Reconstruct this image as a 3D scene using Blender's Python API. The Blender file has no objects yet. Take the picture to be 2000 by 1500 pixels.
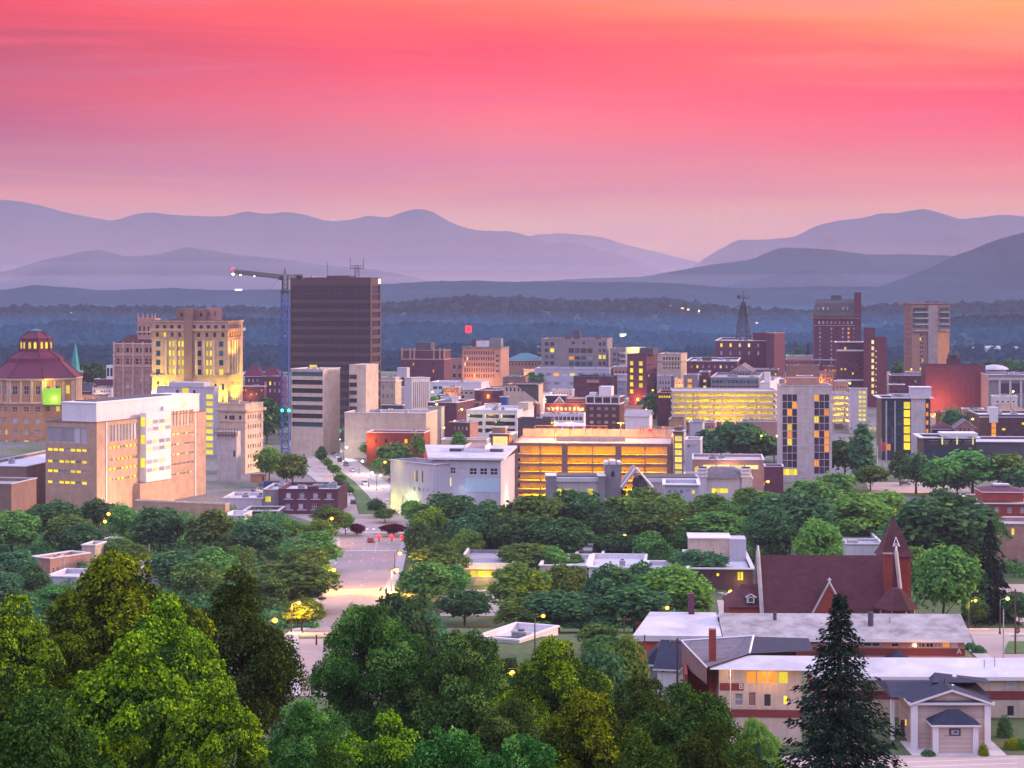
import bpy, math, random
import numpy as np
from mathutils import Vector, Matrix
random.seed(7)
RNG = np.random.default_rng(11)
SC = bpy.context.scene
COL = SC.collection
D2R = math.radians
# ------------------------------------------------------------------ camera, world, sun
F0, HOR = 4000.0, 560.0           # focal length and horizon row, in photo pixels
cam_d = bpy.data.cameras.new("camera")
cam_d.sensor_width = 36.0
cam_d.lens = 72.0
cam_d.shift_y = -(750.0 - HOR) / 2000.0
cam_d.clip_start = 1.0
cam_d.clip_end = 60000.0
cam = bpy.data.objects.new("camera", cam_d)
cam.rotation_euler = (D2R(90), 0, 0)
COL.objects.link(cam)
SC.camera = cam
SC.view_settings.view_transform = 'Standard'
SC.view_settings.look = 'None'
SC.view_settings.exposure = 0.12
SC.view_settings.gamma = 1.0
SC.cycles.max_bounces = 5
SC.cycles.diffuse_bounces = 3
SC.cycles.glossy_bounces = 2
SC.cycles.transmission_bounces = 3
SC.cycles.transparent_max_bounces = 6
SC.cycles.volume_bounces = 0
SC.cycles.use_denoising = True
SC.cycles.sample_clamp_indirect = 4.0
SC.cycles.caustics_reflective = False
SC.cycles.caustics_refractive = False


def s2l(c):
	return tuple((x / 255.0 / 12.92) if x / 255.0 <= 0.04045 else ((x / 255.0 + 0.055) / 1.055) ** 2.4 for x in c)


DOME = 1.15
NOI = 1.0
SUN_AZ, SUN_EL = D2R(78), D2R(15)          # azimuth from the view direction towards the right
W = bpy.data.worlds.new("World")
SC.world = W
W.use_nodes = True
nt = W.node_tree
nt.nodes.clear()
N = nt.nodes.new
L = nt.links.new


def mathn(t, op, a=None, b=None, c=None, clamp=False):
	n = t.nodes.new('ShaderNodeMath')
	n.operation = op
	n.use_clamp = clamp
	for i, v in enumerate((a, b, c)):
		if v is None:
			continue
		if isinstance(v, (int, float)):
			n.inputs[i].default_value = v
		else:
			t.links.new(v, n.inputs[i])
	return n.outputs[0]


def mixc(t, f, a, b, blend='MIX'):
	n = t.nodes.new('ShaderNodeMix')
	n.data_type = 'RGBA'
	n.blend_type = blend
	for key, v in ((0, f), (6, a), (7, b)):
		if isinstance(v, (int, float)):
			n.inputs[key].default_value = v
		elif isinstance(v, tuple):
			n.inputs[key].default_value = (*v[:3], 1)
		else:
			t.links.new(v, n.inputs[key])
	return n.outputs[2]


def ramp(t, fac, stops, interp='LINEAR'):
	n = t.nodes.new('ShaderNodeValToRGB')
	e = n.color_ramp.elements
	n.color_ramp.interpolation = interp
	while len(e) < len(stops):
		e.new(0.5)
	for i, (p, c) in enumerate(stops):
		e[i].position = p
		e[i].color = (*c[:3], 1)
	t.links.new(fac, n.inputs[0])
	return n.outputs[0]


def build_world():
	tc = N('ShaderNodeTexCoord')
	sep = N('ShaderNodeSeparateXYZ')
	L(tc.outputs['Generated'], sep.inputs[0])
	x, y, z = sep.outputs
	# streaky cloud noise, stretched along the horizon
	mp = N('ShaderNodeMapping')
	mp.inputs['Scale'].default_value = (2.2, 2.2, 34.0)
	mp.inputs['Rotation'].default_value = (0, D2R(4), 0)
	L(tc.outputs['Generated'], mp.inputs[0])
	nz = N('ShaderNodeTexNoise')
	nz.inputs['Scale'].default_value = 2.2
	nz.inputs['Detail'].default_value = 6
	nz.inputs['Roughness'].default_value = 0.55
	nz.inputs['Distortion'].default_value = 0.5
	L(mp.outputs[0], nz.inputs[0])
	nf = mathn(nt, 'SUBTRACT', nz.outputs[0], 0.5)
	zz = mathn(nt, 'MULTIPLY_ADD', mathn(nt, 'MULTIPLY', nf, mathn(nt, 'MULTIPLY_ADD', z, 16.0, -0.45, clamp=True)), 0.060 * NOI, z)
	t = mathn(nt, 'DIVIDE', zz, 0.5, clamp=True)      # ramp spans z 0..0.5

	def R(rows):  # rows: list of (photo row, colour) then high-sky stops
		out = []
		for r, c in rows:
			zq = (HOR - r) / F0
			zq = zq / math.sqrt(1 + zq * zq)
			out.append((max(0.0, zq / 0.5), s2l(c)))
		return out
	def RL(rows):     # the same with linear colours
		out = []
		for r, c in rows:
			zq = (HOR - r) / F0
			out.append((max(0.0, zq / math.sqrt(1 + zq * zq) / 0.5), c))
		return out
	hi = [(0.52, s2l((205, 160, 205))), (0.8, s2l((190, 190, 232))), (1.0, s2l((196, 200, 240)))]
	left = ramp(nt, t, RL([(385, (0.785, 0.19, 0.028)), (340, (0.475, 0.09, 0.067)), (260, (0.444, 0.002, 0.033)), (190, (0.537, 0.002, 0.002)), (110, (0.446, 0.002, 0.002)), (60, (0.705, 0.002, 0.002)), (0, (0.753, 0.002, 0.002))]) + hi)
	midd = ramp(nt, t, RL([(560, (1.0, 0.551, 0.002)), (440, (1.0, 0.41, 0.002)), (370, (0.804, 0.167, 0.059)), (310, (0.77, 0.133, 0.111)), (260, (0.894, 0.1, 0.07)), (190, (1.0, 0.053, 0.031)), (120, (1.0, 0.002, 0.002)), (60, (1.0, 0.058, 0.002)), (0, (1.0, 0.121, 0.002))]) + hi)
	right = ramp(nt, t, RL([(560, (1.0, 0.393, 0.002)), (400, (1.0, 0.279, 0.002)), (330, (0.89, 0.099, 0.033)), (270, (0.947, 0.022, 0.002)), (190, (1.0, 0.002, 0.002)), (150, (0.978, 0.074, 0.002)), (80, (1.0, 0.191, 0.002)), (0, (0.993, 0.333, 0.002))]) + hi)
	u = mathn(nt, 'DIVIDE', x, mathn(nt, 'MAXIMUM', y, 0.05))
	fl = mathn(nt, 'MULTIPLY_ADD', u, -4.0, 0.0, clamp=True)
	fr = mathn(nt, 'MULTIPLY_ADD', u, 4.0, 0.0, clamp=True)
	c1 = mixc(nt, fl, midd, left)
	c1 = mixc(nt, fr, c1, right)
	# darker cloud bands
	band = mathn(nt, 'MULTIPLY_ADD', nf, 3.0 * NOI, 0.0, clamp=True)
	c1 = mixc(nt, mathn(nt, 'MULTIPLY', band, 0.55), c1, s2l((205, 88, 122)))
	# the back of the sky is a plain lavender dusk
	back = ramp(nt, mathn(nt, 'MAXIMUM', z, 0.0), [(0.0, s2l((188, 170, 205))), (0.3, s2l((196, 184, 226))), (1.0, s2l((198, 202, 242)))])
	fb = mathn(nt, 'MULTIPLY_ADD', y, 1.8, 0.15, clamp=True)
	c2 = mixc(nt, fb, back, c1)
	below = mathn(nt, 'MULTIPLY_ADD', z, 30.0, 1.0, clamp=True)
	c2 = mixc(nt, below, s2l((92, 92, 120)), c2)
	sky = N('ShaderNodeTexSky')
	sky.sky_type = 'NISHITA'
	sky.sun_disc = False
	sky.sun_elevation = SUN_EL
	sky.sun_rotation = SUN_AZ
	bg0 = N('ShaderNodeBackground')
	bg0.inputs[1].default_value = 0.0
	L(sky.outputs[0], bg0.inputs[0])
	bg = N('ShaderNodeBackground')
	L(c2, bg.inputs[0])
	# the dome overhead is brighter than the band of sky in the picture
	L(mathn(nt, 'ADD', 1.30, mathn(nt, 'MULTIPLY', mathn(nt, 'MULTIPLY_ADD', z, 4.0, -0.8, clamp=True), DOME)), bg.inputs[1])
	ad = N('ShaderNodeAddShader')
	L(bg0.outputs[0], ad.inputs[0])
	L(bg.outputs[0], ad.inputs[1])
	out = N('ShaderNodeOutputWorld')
	L(ad.outputs[0], out.inputs[0])


build_world()
W.cycles.sampling_method = 'MANUAL'
W.cycles.sample_map_resolution = 1024
sun_d = bpy.data.lights.new("sun", 'SUN')
sun_d.energy = 5.0
sun_d.angle = D2R(9)
sun_d.color = (1.0, 0.62, 0.36)
sun = bpy.data.objects.new("sun", sun_d)
_dir = Vector((math.sin(SUN_AZ) * math.cos(SUN_EL), math.cos(SUN_AZ) * math.cos(SUN_EL), math.sin(SUN_EL)))
sun.rotation_euler = _dir.to_track_quat('Z', 'Y').to_euler()
sun.location = (300, -50, 200)
COL.objects.link(sun)

# ------------------------------------------------------------------ materials
MATS = {}


def new_mat(name):
	m = bpy.data.materials.new(name)
	m.use_nodes = True
	t = m.node_tree
	b = t.nodes['Principled BSDF']
	return m, t, b


def surf(name, col, rough=0.85, var=0.28, scale=0.35, streak=0.0, brick=None, spec=0.3, metal=0.0, dark=None, tint=None):
	"""weathered surface: broad and fine noise, optional vertical rain streaks or brick courses"""
	if name in MATS:
		return MATS[name]
	m, t, b = new_mat(name)
	tc = t.nodes.new('ShaderNodeTexCoord')
	P = tc.outputs['Object']
	n1 = t.nodes.new('ShaderNodeTexNoise')
	n1.inputs['Scale'].default_value = scale
	n1.inputs['Detail'].default_value = 8
	n1.inputs['Roughness'].default_value = 0.65
	t.links.new(P, n1.inputs[0])
	f = n1.outputs[0]
	c = ramp(t, f, [(0.25, tuple(x * (1 - var) for x in col)), (0.5, col), (0.78, tuple(min(1, x * (1 + var * 0.8)) for x in col))])
	if brick:
		bn = t.nodes.new('ShaderNodeTexBrick')
		bn.inputs['Scale'].default_value = 1.0
		bn.inputs['Brick Width'].default_value = brick[0]
		bn.inputs['Row Height'].default_value = brick[1]
		bn.inputs['Mortar Size'].default_value = brick[2]
		bn.inputs['Color1'].default_value = (1, 1, 1, 1)
		bn.inputs['Color2'].default_value = (0.78, 0.78, 0.8, 1)
		bn.inputs['Mortar'].default_value = (0.72, 0.72, 0.72, 1)
		sx = t.nodes.new('ShaderNodeSeparateXYZ')
		t.links.new(P, sx.inputs[0])
		cx = t.nodes.new('ShaderNodeCombineXYZ')
		t.links.new(mathn(t, 'ADD', sx.outputs[0], sx.outputs[1]), cx.inputs[0])
		t.links.new(sx.outputs[2], cx.inputs[1])
		t.links.new(cx.outputs[0], bn.inputs[0])
		c = mixc(t, 1.0, c, bn.outputs[0], 'MULTIPLY')
	if streak:
		mp = t.nodes.new('ShaderNodeMapping')
		mp.inputs['Scale'].default_value = (1.3, 1.3, 0.06)
		t.links.new(P, mp.inputs[0])
		n2 = t.nodes.new('ShaderNodeTexNoise')
		n2.inputs['Scale'].default_value = 1.6
		n2.inputs['Detail'].default_value = 5
		t.links.new(mp.outputs[0], n2.inputs[0])
		k = mathn(t, 'MULTIPLY_ADD', n2.outputs[0], 3.2, -1.4, clamp=True)
		dk = dark or tuple(x * 0.55 for x in col)
		c = mixc(t, mathn(t, 'MULTIPLY', k, streak), c, dk)
	t.links.new(c, b.inputs['Base Color'])
	b.inputs['Roughness'].default_value = rough
	b.inputs['Specular IOR Level'].default_value = spec
	b.inputs['Metallic'].default_value = metal
	MATS[name] = m
	return m


def emis(name, col, strength, base=(0.05, 0.05, 0.05), vary=0.0):
	if name in MATS:
		return MATS[name]
	m, t, b = new_mat(name)
	b.inputs['Base Color'].default_value = (*base, 1)
	b.inputs['Emission Color'].default_value = (*col, 1)
	b.inputs['Roughness'].default_value = 0.3
	if vary:
		tc = t.nodes.new('ShaderNodeTexCoord')
		n1 = t.nodes.new('ShaderNodeTexNoise')
		n1.inputs['Scale'].default_value = 0.9
		n1.inputs['Detail'].default_value = 3
		t.links.new(tc.outputs['Object'], n1.inputs[0])
		oi = t.nodes.new('ShaderNodeObjectInfo')
		a = mathn(t, 'MULTIPLY_ADD', n1.outputs[0], vary * 2, 1 - vary)
		bb = mathn(t, 'MULTIPLY_ADD', oi.outputs['Random'], 0.5, 0.7)
		t.links.new(mathn(t, 'MULTIPLY', mathn(t, 'MULTIPLY', a, bb), strength), b.inputs['Emission Strength'])
	else:
		b.inputs['Emission Strength'].default_value = strength
	MATS[name] = m
	return m


def glass(name, col, rough=0.12):
	if name in MATS:
		return MATS[name]
	m, t, b = new_mat(name)
	oi = t.nodes.new('ShaderNodeObjectInfo')
	c = ramp(t, oi.outputs['Random'], [(0.0, tuple(x * 0.6 for x in col)), (0.7, col), (1.0, tuple(min(1, x * 1.7 + 0.02) for x in col))])
	t.links.new(c, b.inputs['Base Color'])
	b.inputs['Roughness'].default_value = rough
	b.inputs['Specular IOR Level'].default_value = 0.6
	MATS[name] = m
	return m


BR = (0.45, 0.16, 0.012)
M = dict(
	brick=surf('red_brick', (0.23, 0.052, 0.052), streak=0.3, brick=BR),
	brickp=surf('purple_brick', (0.135, 0.045, 0.075), streak=0.3, brick=BR),
	brickd=surf('dark_brick', (0.11, 0.048, 0.052), streak=0.3, brick=BR),
	brickr=surf('bright_brick', (0.33, 0.062, 0.045), streak=0.2, brick=BR),
	brickt=surf('tan_brick', (0.40, 0.225, 0.17), streak=0.3, brick=BR),
	tan=surf('tan_stone', (0.46, 0.30, 0.22), streak=0.45),
	tanl=surf('pale_stone', (0.56, 0.42, 0.33), streak=0.4),
	cream=surf('cream_stucco', (0.54, 0.43, 0.35), streak=0.4),
	pinks=surf('pink_brick', (0.50, 0.27, 0.22), streak=0.3, brick=BR),
	white=surf('white_paint', (0.66, 0.63, 0.66), streak=0.35, var=0.08),
	lilac=surf('pale_grey_panel', (0.48, 0.45, 0.52), streak=0.35, var=0.1),
	conc=surf('concrete', (0.42, 0.38, 0.37), streak=0.5),
	concl=surf('light_concrete', (0.50, 0.45, 0.45), streak=0.45),
	grey=surf('grey_render', (0.24, 0.22, 0.24), streak=0.5),
	greyd=surf('dark_grey', (0.085, 0.08, 0.095), streak=0.4),
	brown=surf('brown_panel', (0.24, 0.145, 0.125), streak=0.4),
	bronze=surf('bronze_spandrel', (0.088, 0.050, 0.062), rough=0.5, streak=0.25),
	bronzed=surf('bronze_dark_glass', (0.036, 0.022, 0.036), rough=0.2, spec=0.6, var=0.3),
	terra=surf('terracotta', (0.52, 0.25, 0.13), streak=0.35),
	rooflight=surf('white_roof_membrane', (0.50, 0.48, 0.52), streak=0, var=0.34, scale=0.16),
	roofgrey=surf('grey_gravel_roof', (0.30, 0.28, 0.31), var=0.3, scale=0.15),
	roofdark=surf('tar_roof', (0.085, 0.08, 0.09), var=0.35, scale=0.2),
	pinktile=surf('rose_roof_tile', (0.135, 0.024, 0.055), streak=0.5, dark=(0.12, 0.05, 0.05)),
	redtile=surf('red_shingle_roof', (0.105, 0.032, 0.038), var=0.3, scale=0.5, brick=(0.9, 0.3, 0.02)),
	copper=surf('green_copper', (0.05, 0.26, 0.27), var=0.25),
	teal=surf('teal_metal_roof', (0.035, 0.15, 0.19), rough=0.5, var=0.2),
	navy=surf('navy_shingles', (0.028, 0.032, 0.062), var=0.35, scale=1.2, brick=(0.6, 0.25, 0.02)),
	shingle=surf('weathered_shingles', (0.16, 0.14, 0.16), var=0.5, scale=0.9, brick=(0.8, 0.3, 0.02)),
	steel=surf('dark_steel', (0.03, 0.032, 0.045), rough=0.5, spec=0.5),
	blue=surf('blue_crane_paint', (0.02, 0.075, 0.28), rough=0.45),
	metal=surf('galvanised_metal', (0.42, 0.43, 0.46), rough=0.45, metal=0.4),
	wood=surf('wooden_pole', (0.10, 0.065, 0.045), var=0.3, scale=2),
	trim=surf('white_trim', (0.68, 0.64, 0.66), var=0.08),
	redp=surf('red_painted_band', (0.20, 0.045, 0.045), var=0.15),
	siding=surf('beige_siding', (0.56, 0.43, 0.38), var=0.06, brick=(40, 0.3, 0.03)),
	blackg=glass('dark_glass', (0.035, 0.035, 0.05)),
	tealg=glass('teal_glass', (0.02, 0.09, 0.13), 0.06),
	paleg=glass('pale_curtained_glass', (0.34, 0.33, 0.40), 0.3),
	purpleg=glass('purple_glass', (0.07, 0.045, 0.09), 0.15),
	lity=emis('lit_yellow_window', s2l((255, 226, 30)), 1.0, vary=0.3),
	lito=emis('lit_orange_window', s2l((255, 150, 30)), 1.1, vary=0.3),
	litw=emis('lit_warm_window', s2l((255, 236, 150)), 1.0, vary=0.25),
	lampo=emis('sodium_lamp', s2l((255, 160, 40)), 9.0),
	lampw=emis('white_lamp', s2l((255, 250, 210)), 8.0),
	lampg=emis('greenish_lamp', s2l((225, 255, 80)), 8.0),
	red_l=emis('red_light', s2l((255, 20, 30)), 5.0),
	green_l=emis('green_light', s2l((40, 255, 190)), 5.0),
	violet_l=emis('violet_tube_light', s2l((110, 90, 255)), 5.0),
	bark=surf('bark', (0.075, 0.052, 0.038), var=0.35, scale=2.0),
)


def foliage(name, col, col2, trans=0.35, rnd=0.35):
	"""leaf material: colour differs from leaf to leaf and from tree to tree"""
	m, t, b = new_mat(name)
	t.nodes.remove(b)
	out = t.nodes['Material Output']
	g = t.nodes.new('ShaderNodeNewGeometry')
	oi = t.nodes.new('ShaderNodeObjectInfo')
	c = ramp(t, g.outputs['Random Per Island'], [(0.0, tuple(x * 0.6 for x in col)), (0.6, col), (1.0, col2)])
	hs = t.nodes.new('ShaderNodeHueSaturation')
	t.links.new(mathn(t, 'MULTIPLY_ADD', oi.outputs['Random'], 0.06, 0.47), hs.inputs['Hue'])
	t.links.new(mathn(t, 'MULTIPLY_ADD', oi.outputs['Random'], rnd * 2, 1 - rnd), hs.inputs['Value'])
	t.links.new(c, hs.inputs['Color'])
	d = t.nodes.new('ShaderNodeBsdfDiffuse')
	tr = t.nodes.new('ShaderNodeBsdfTranslucent')
	t.links.new(hs.outputs[0], d.inputs[0])
	t.links.new(hs.outputs[0], tr.inputs[0])
	mx = t.nodes.new('ShaderNodeMixShader')
	mx.inputs[0].default_value = trans
	t.links.new(d.outputs[0], mx.inputs[1])
	t.links.new(tr.outputs[0], mx.inputs[2])
	t.links.new(mx.outputs[0], out.inputs[0])
	return m


M['leaf_g'] = foliage('mid_green_leaves', (0.121, 0.27, 0.068), (0.257, 0.446, 0.095), 0.42)
M['leaf_d'] = foliage('dark_green_leaves', (0.068, 0.182, 0.074), (0.142, 0.311, 0.101), 0.42)
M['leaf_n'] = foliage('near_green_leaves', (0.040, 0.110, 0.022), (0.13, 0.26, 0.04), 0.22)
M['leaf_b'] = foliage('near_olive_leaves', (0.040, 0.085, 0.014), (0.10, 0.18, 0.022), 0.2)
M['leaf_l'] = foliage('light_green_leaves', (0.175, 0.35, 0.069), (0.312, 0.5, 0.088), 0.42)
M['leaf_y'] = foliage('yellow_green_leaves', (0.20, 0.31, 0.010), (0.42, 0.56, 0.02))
M['leaf_o'] = foliage('olive_leaves', (0.084, 0.18, 0.042), (0.168, 0.3, 0.06))
M['leaf_c'] = foliage('spruce_needles', (0.014, 0.030, 0.020), (0.030, 0.050, 0.028), 0.12)
M['leaf_r'] = foliage('purple_leaves', (0.10, 0.012, 0.04), (0.16, 0.02, 0.06))
M['leaf_far'] = foliage('far_woodland_leaves', (0.004, 0.032, 0.045), (0.010, 0.055, 0.065), 0.2)  # blue of the distant haze is put into the leaf colour


# ------------------------------------------------------------------ helpers
class MB:
	def __init__(s):
		s.v, s.f, s.m, s.mats = [], [], [], []

	def mi(s, mat):
		if mat not in s.mats:
			s.mats.append(mat)
		return s.mats.index(mat)

	def face(s, pts, mat):
		i = len(s.v)
		s.v.extend(tuple(p) for p in pts)
		s.f.append(tuple(range(i, i + len(pts))))
		s.m.append(s.mi(mat))

	def box(s, x0, x1, y0, y1, z0, z1, mat, top=None):
		i = len(s.v)
		s.v.extend([(x0, y0, z0), (x1, y0, z0), (x1, y1, z0), (x0, y1, z0), (x0, y0, z1), (x1, y0, z1), (x1, y1, z1), (x0, y1, z1)])
		k = s.mi(mat)
		for j, q in enumerate(((0, 3, 2, 1), (4, 5, 6, 7), (0, 1, 5, 4), (1, 2, 6, 5), (2, 3, 7, 6), (3, 0, 4, 7))):
			s.f.append(tuple(i + a for a in q))
			s.m.append(s.mi(top) if (top and j == 1) else k)

	def prism(s, poly, z0, z1, mat, cap=True, mat_top=None):
		n = len(poly)
		i = len(s.v)
		s.v.extend([(p[0], p[1], z0) for p in poly] + [(p[0], p[1], z1) for p in poly])
		for a in range(n):
			b = (a + 1) % n
			s.f.append((i + a, i + b, i + n + b, i + n + a))
			s.m.append(s.mi(mat))
		if cap:
			s.f.append(tuple(i + n + a for a in range(n)))
			s.m.append(s.mi(mat_top or mat))
			s.f.append(tuple(i + n - 1 - a for a in range(n)))
			s.m.append(s.mi(mat))

	def loft(s, polys, mat, cap=True):
		"""polys: list of rings of 3-D points with equal counts"""
		n = len(polys[0])
		i = len(s.v)
		for r in polys:
			s.v.extend(tuple(p) for p in r)
		k = s.mi(mat)
		for j in range(len(polys) - 1):
			for a in range(n):
				b = (a + 1) % n
				s.f.append((i + j * n + a, i + j * n + b, i + (j + 1) * n + b, i + (j + 1) * n + a))
				s.m.append(k)
		if cap:
			s.f.append(tuple(i + (len(polys) - 1) * n + a for a in range(n)))
			s.m.append(k)
			s.f.append(tuple(i + n - 1 - a for a in range(n)))
			s.m.append(k)

	def cyl(s, x, y, z0, z1, r0, r1, mat, n=10):
		s.loft([[(x + r * math.cos(2 * math.pi * a / n), y + r * math.sin(2 * math.pi * a / n), z) for a in range(n)]
				for z, r in ((z0, r0), (z1, r1))], mat)

	def bar(s, p, q, r, mat, n=4, r1=None):
		p, q = Vector(p), Vector(q)
		d = (q - p)
		if d.length < 1e-6:
			return
		d.normalize()
		a = d.orthogonal().normalized()
		b = d.cross(a)
		r1 = r if r1 is None else r1
		s.loft([[tuple(c + a * (rr * math.cos(2 * math.pi * (k + .5) / n)) + b * (rr * math.sin(2 * math.pi * (k + .5) / n))) for k in range(n)]
				for c, rr in ((p, r), (q, r1))], mat)

	def ball(s, x, y, z, r, mat, n=8, zs=1.0):
		rings = []
		for j in range(1, n // 2 + 1):
			ph = math.pi * (j - 0.5) / (n // 2 + 0.0)
			rings.append([(x + r * math.sin(ph) * math.cos(2 * math.pi * a / n), y + r * math.sin(ph) * math.sin(2 * math.pi * a / n),
						   z - r * zs * math.cos(ph)) for a in range(n)])
		s.loft(rings, mat)

	def build(s, name, parent=None, smooth=False, link=True):
		me = bpy.data.meshes.new(name)
		me.from_pydata(s.v, [], s.f)
		for mt in s.mats:
			me.materials.append(mt)
		if len(s.mats) > 1:
			me.polygons.foreach_set('material_index', s.m)
		if smooth:
			me.polygons.foreach_set('use_smooth', [True] * len(s.f))
		me.update()
		return obj(name, me, parent)


def obj(name, me, parent=None):
	o = bpy.data.objects.new(name, me)
	COL.objects.link(o)
	if parent is not None:
		o.parent = parent
	return o


def np_mesh(name, V, Fq, mats, mi=None, smooth=False):
	"""fast mesh from numpy: V (n,3), Fq (m,k) faces of equal size"""
	me = bpy.data.meshes.new(name)
	k = Fq.shape[1]
	me.vertices.add(len(V))
	me.vertices.foreach_set('co', V.astype(np.float32).ravel())
	me.loops.add(Fq.size)
	me.loops.foreach_set('vertex_index', Fq.astype(np.int32).ravel())
	me.polygons.add(len(Fq))
	me.polygons.foreach_set('loop_start', np.arange(0, Fq.size, k, dtype=np.int32))
	me.polygons.foreach_set('loop_total', np.full(len(Fq), k, dtype=np.int32))
	for m in mats:
		me.materials.append(m)
	if mi is not None:
		me.polygons.foreach_set('material_index', mi.astype(np.int32))
	if smooth:
		me.polygons.foreach_set('use_smooth', np.ones(len(Fq), dtype=bool))
	me.update(calc_edges=True)
	me.validate()
	return me


def tag(o, label=None, cat=None, group=None, kind=None):
	if label:
		o['label'] = label
	if cat:
		o['category'] = cat
	if group:
		o['group'] = group
	if kind:
		o['kind'] = kind
	return o


def empty(name, loc, rz=0.0, label=None, cat=None, group=None):
	o = bpy.data.objects.new(name, None)
	o.empty_display_size = 1.0
	COL.objects.link(o)
	o.location = loc
	o.rotation_euler = (0, 0, rz)
	return tag(o, label, cat, group)


# ground height ------------------------------------------------------------
GP = [(-120, -14), (0, -16), (60, -30), (120, -43), (200, -54), (250, -60), (300, -60), (360, -61.5), (400, -67), (450, -75), (520, -77), (1020, -76),
	  (1200, -69), (1500, -62), (1700, -78), (2000, -112), (2600, -125), (4000, -112), (7000, -60), (9000, -40), (30000, -40)]
GY = np.array([p[0] for p in GP], float)
GZ = np.array([p[1] for p in GP], float)


def gz(x, y):
	return float(np.interp(y, GY, GZ))


def X(px, Y):
	return (px - 1000.0) / F0 * Y


def Z(row, Y):
	return -(row - HOR) / F0 * Y


def hit(px, row):
	"""the point of the ground seen at a photo pixel (near to far march)"""
	y = 150.0
	s = (row - HOR) / F0
	while y < 8000:
		if -s * y <= gz(0, y):
			break
		y += 2.0
	return (X(px, y), y, gz(0, y))
# ------------------------------------------------------------------ ground, hills, haze
def build_ground():
	ys = sorted(set([p[0] for p in GP if -200 <= p[0] <= 12000] + list(range(-120, 1700, 20)) + [int(1700 * 1.035 ** k) for k in range(0, 58)] + [12500, 14000]))
	ys = [y for y in ys if y <= 14000]
	nx = 60
	V, F = [], []
	for y in ys:
		w = 420 + 0.75 * max(y, 0)
		for i in range(nx + 1):
			x = (i / nx * 2 - 1) * w
			V.append((x, y, gz(x, y)))
	for j in range(len(ys) - 1):
		for i in range(nx):
			a = j * (nx + 1) + i
			F.append((a, a + 1, a + nx + 2, a + nx + 1))
	m, t, b = new_mat('ground_surface')
	tc = t.nodes.new('ShaderNodeTexCoord')
	P = tc.outputs['Object']
	n1 = t.nodes.new('ShaderNodeTexNoise')
	n1.inputs['Scale'].default_value = 0.02
	n1.inputs['Detail'].default_value = 8
	t.links.new(P, n1.inputs[0])
	n2 = t.nodes.new('ShaderNodeTexNoise')
	n2.inputs['Scale'].default_value = 0.7
	n2.inputs['Detail'].default_value = 6
	t.links.new(P, n2.inputs[0])
	grass = ramp(t, n2.outputs[0], [(0.3, (0.03, 0.06, 0.018)), (0.7, (0.075, 0.12, 0.03))])
	pave = ramp(t, n2.outputs[0], [(0.3, (0.13, 0.12, 0.12)), (0.7, (0.24, 0.22, 0.22))])
	sp = t.nodes.new('ShaderNodeSeparateXYZ')
	t.links.new(P, sp.inputs[0])
	town = mathn(t, 'MULTIPLY', mathn(t, 'MULTIPLY_ADD', sp.outputs[1], 0.012, -7.4, clamp=True),
				 mathn(t, 'MULTIPLY_ADD', sp.outputs[1], -0.01, 16.5, clamp=True))
	f = mathn(t, 'MULTIPLY_ADD', n1.outputs[0], 5.0, -2.6)
	f = mathn(t, 'MULTIPLY_ADD', town, 1.1, mathn(t, 'SUBTRACT', f, 0.35), clamp=True)
	t.links.new(mixc(t, f, grass, pave), b.inputs['Base Color'])
	b.inputs['Roughness'].default_value = 0.95
	me = bpy.data.meshes.new('ground')
	me.from_pydata(V, [], F)
	me.materials.append(m)
	me.polygons.foreach_set('use_smooth', [True] * len(F))
	tag(obj('ground', me), kind='structure')


def fbm(seed, n, octs=5):
	r = np.random.default_rng(seed)
	out = np.zeros(n)
	xs = np.linspace(0, 1, n)
	for o in range(octs):
		k = 6 * 2 ** o
		out += np.interp(xs, np.linspace(0, 1, k + 1), r.normal(size=k + 1)) * 0.5 ** o
	return out


def noise2(seed, nx, ny, octs=5, base=4):
	r = np.random.default_rng(seed)
	out = np.zeros((ny, nx))
	for o in range(octs):
		kx, ky = base * 2 ** o * 3, base * 2 ** o
		g = r.normal(size=(ky + 2, kx + 2))
		u = np.linspace(0, kx, nx)
		v = np.linspace(0, ky, ny)
		i = u.astype(int)
		j = v.astype(int)
		fu = u - i
		fv = v - j
		fu = fu * fu * (3 - 2 * fu)
		fv = fv * fv * (3 - 2 * fv)
		G = g[np.ix_(j, i)] * (1 - fv)[:, None] * (1 - fu)[None] + g[np.ix_(j, i + 1)] * (1 - fv)[:, None] * fu[None] \
			+ g[np.ix_(j + 1, i)] * fv[:, None] * (1 - fu)[None] + g[np.ix_(j + 1, i + 1)] * fv[:, None] * fu[None]
		out += G * 0.52 ** o
	return out


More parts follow.
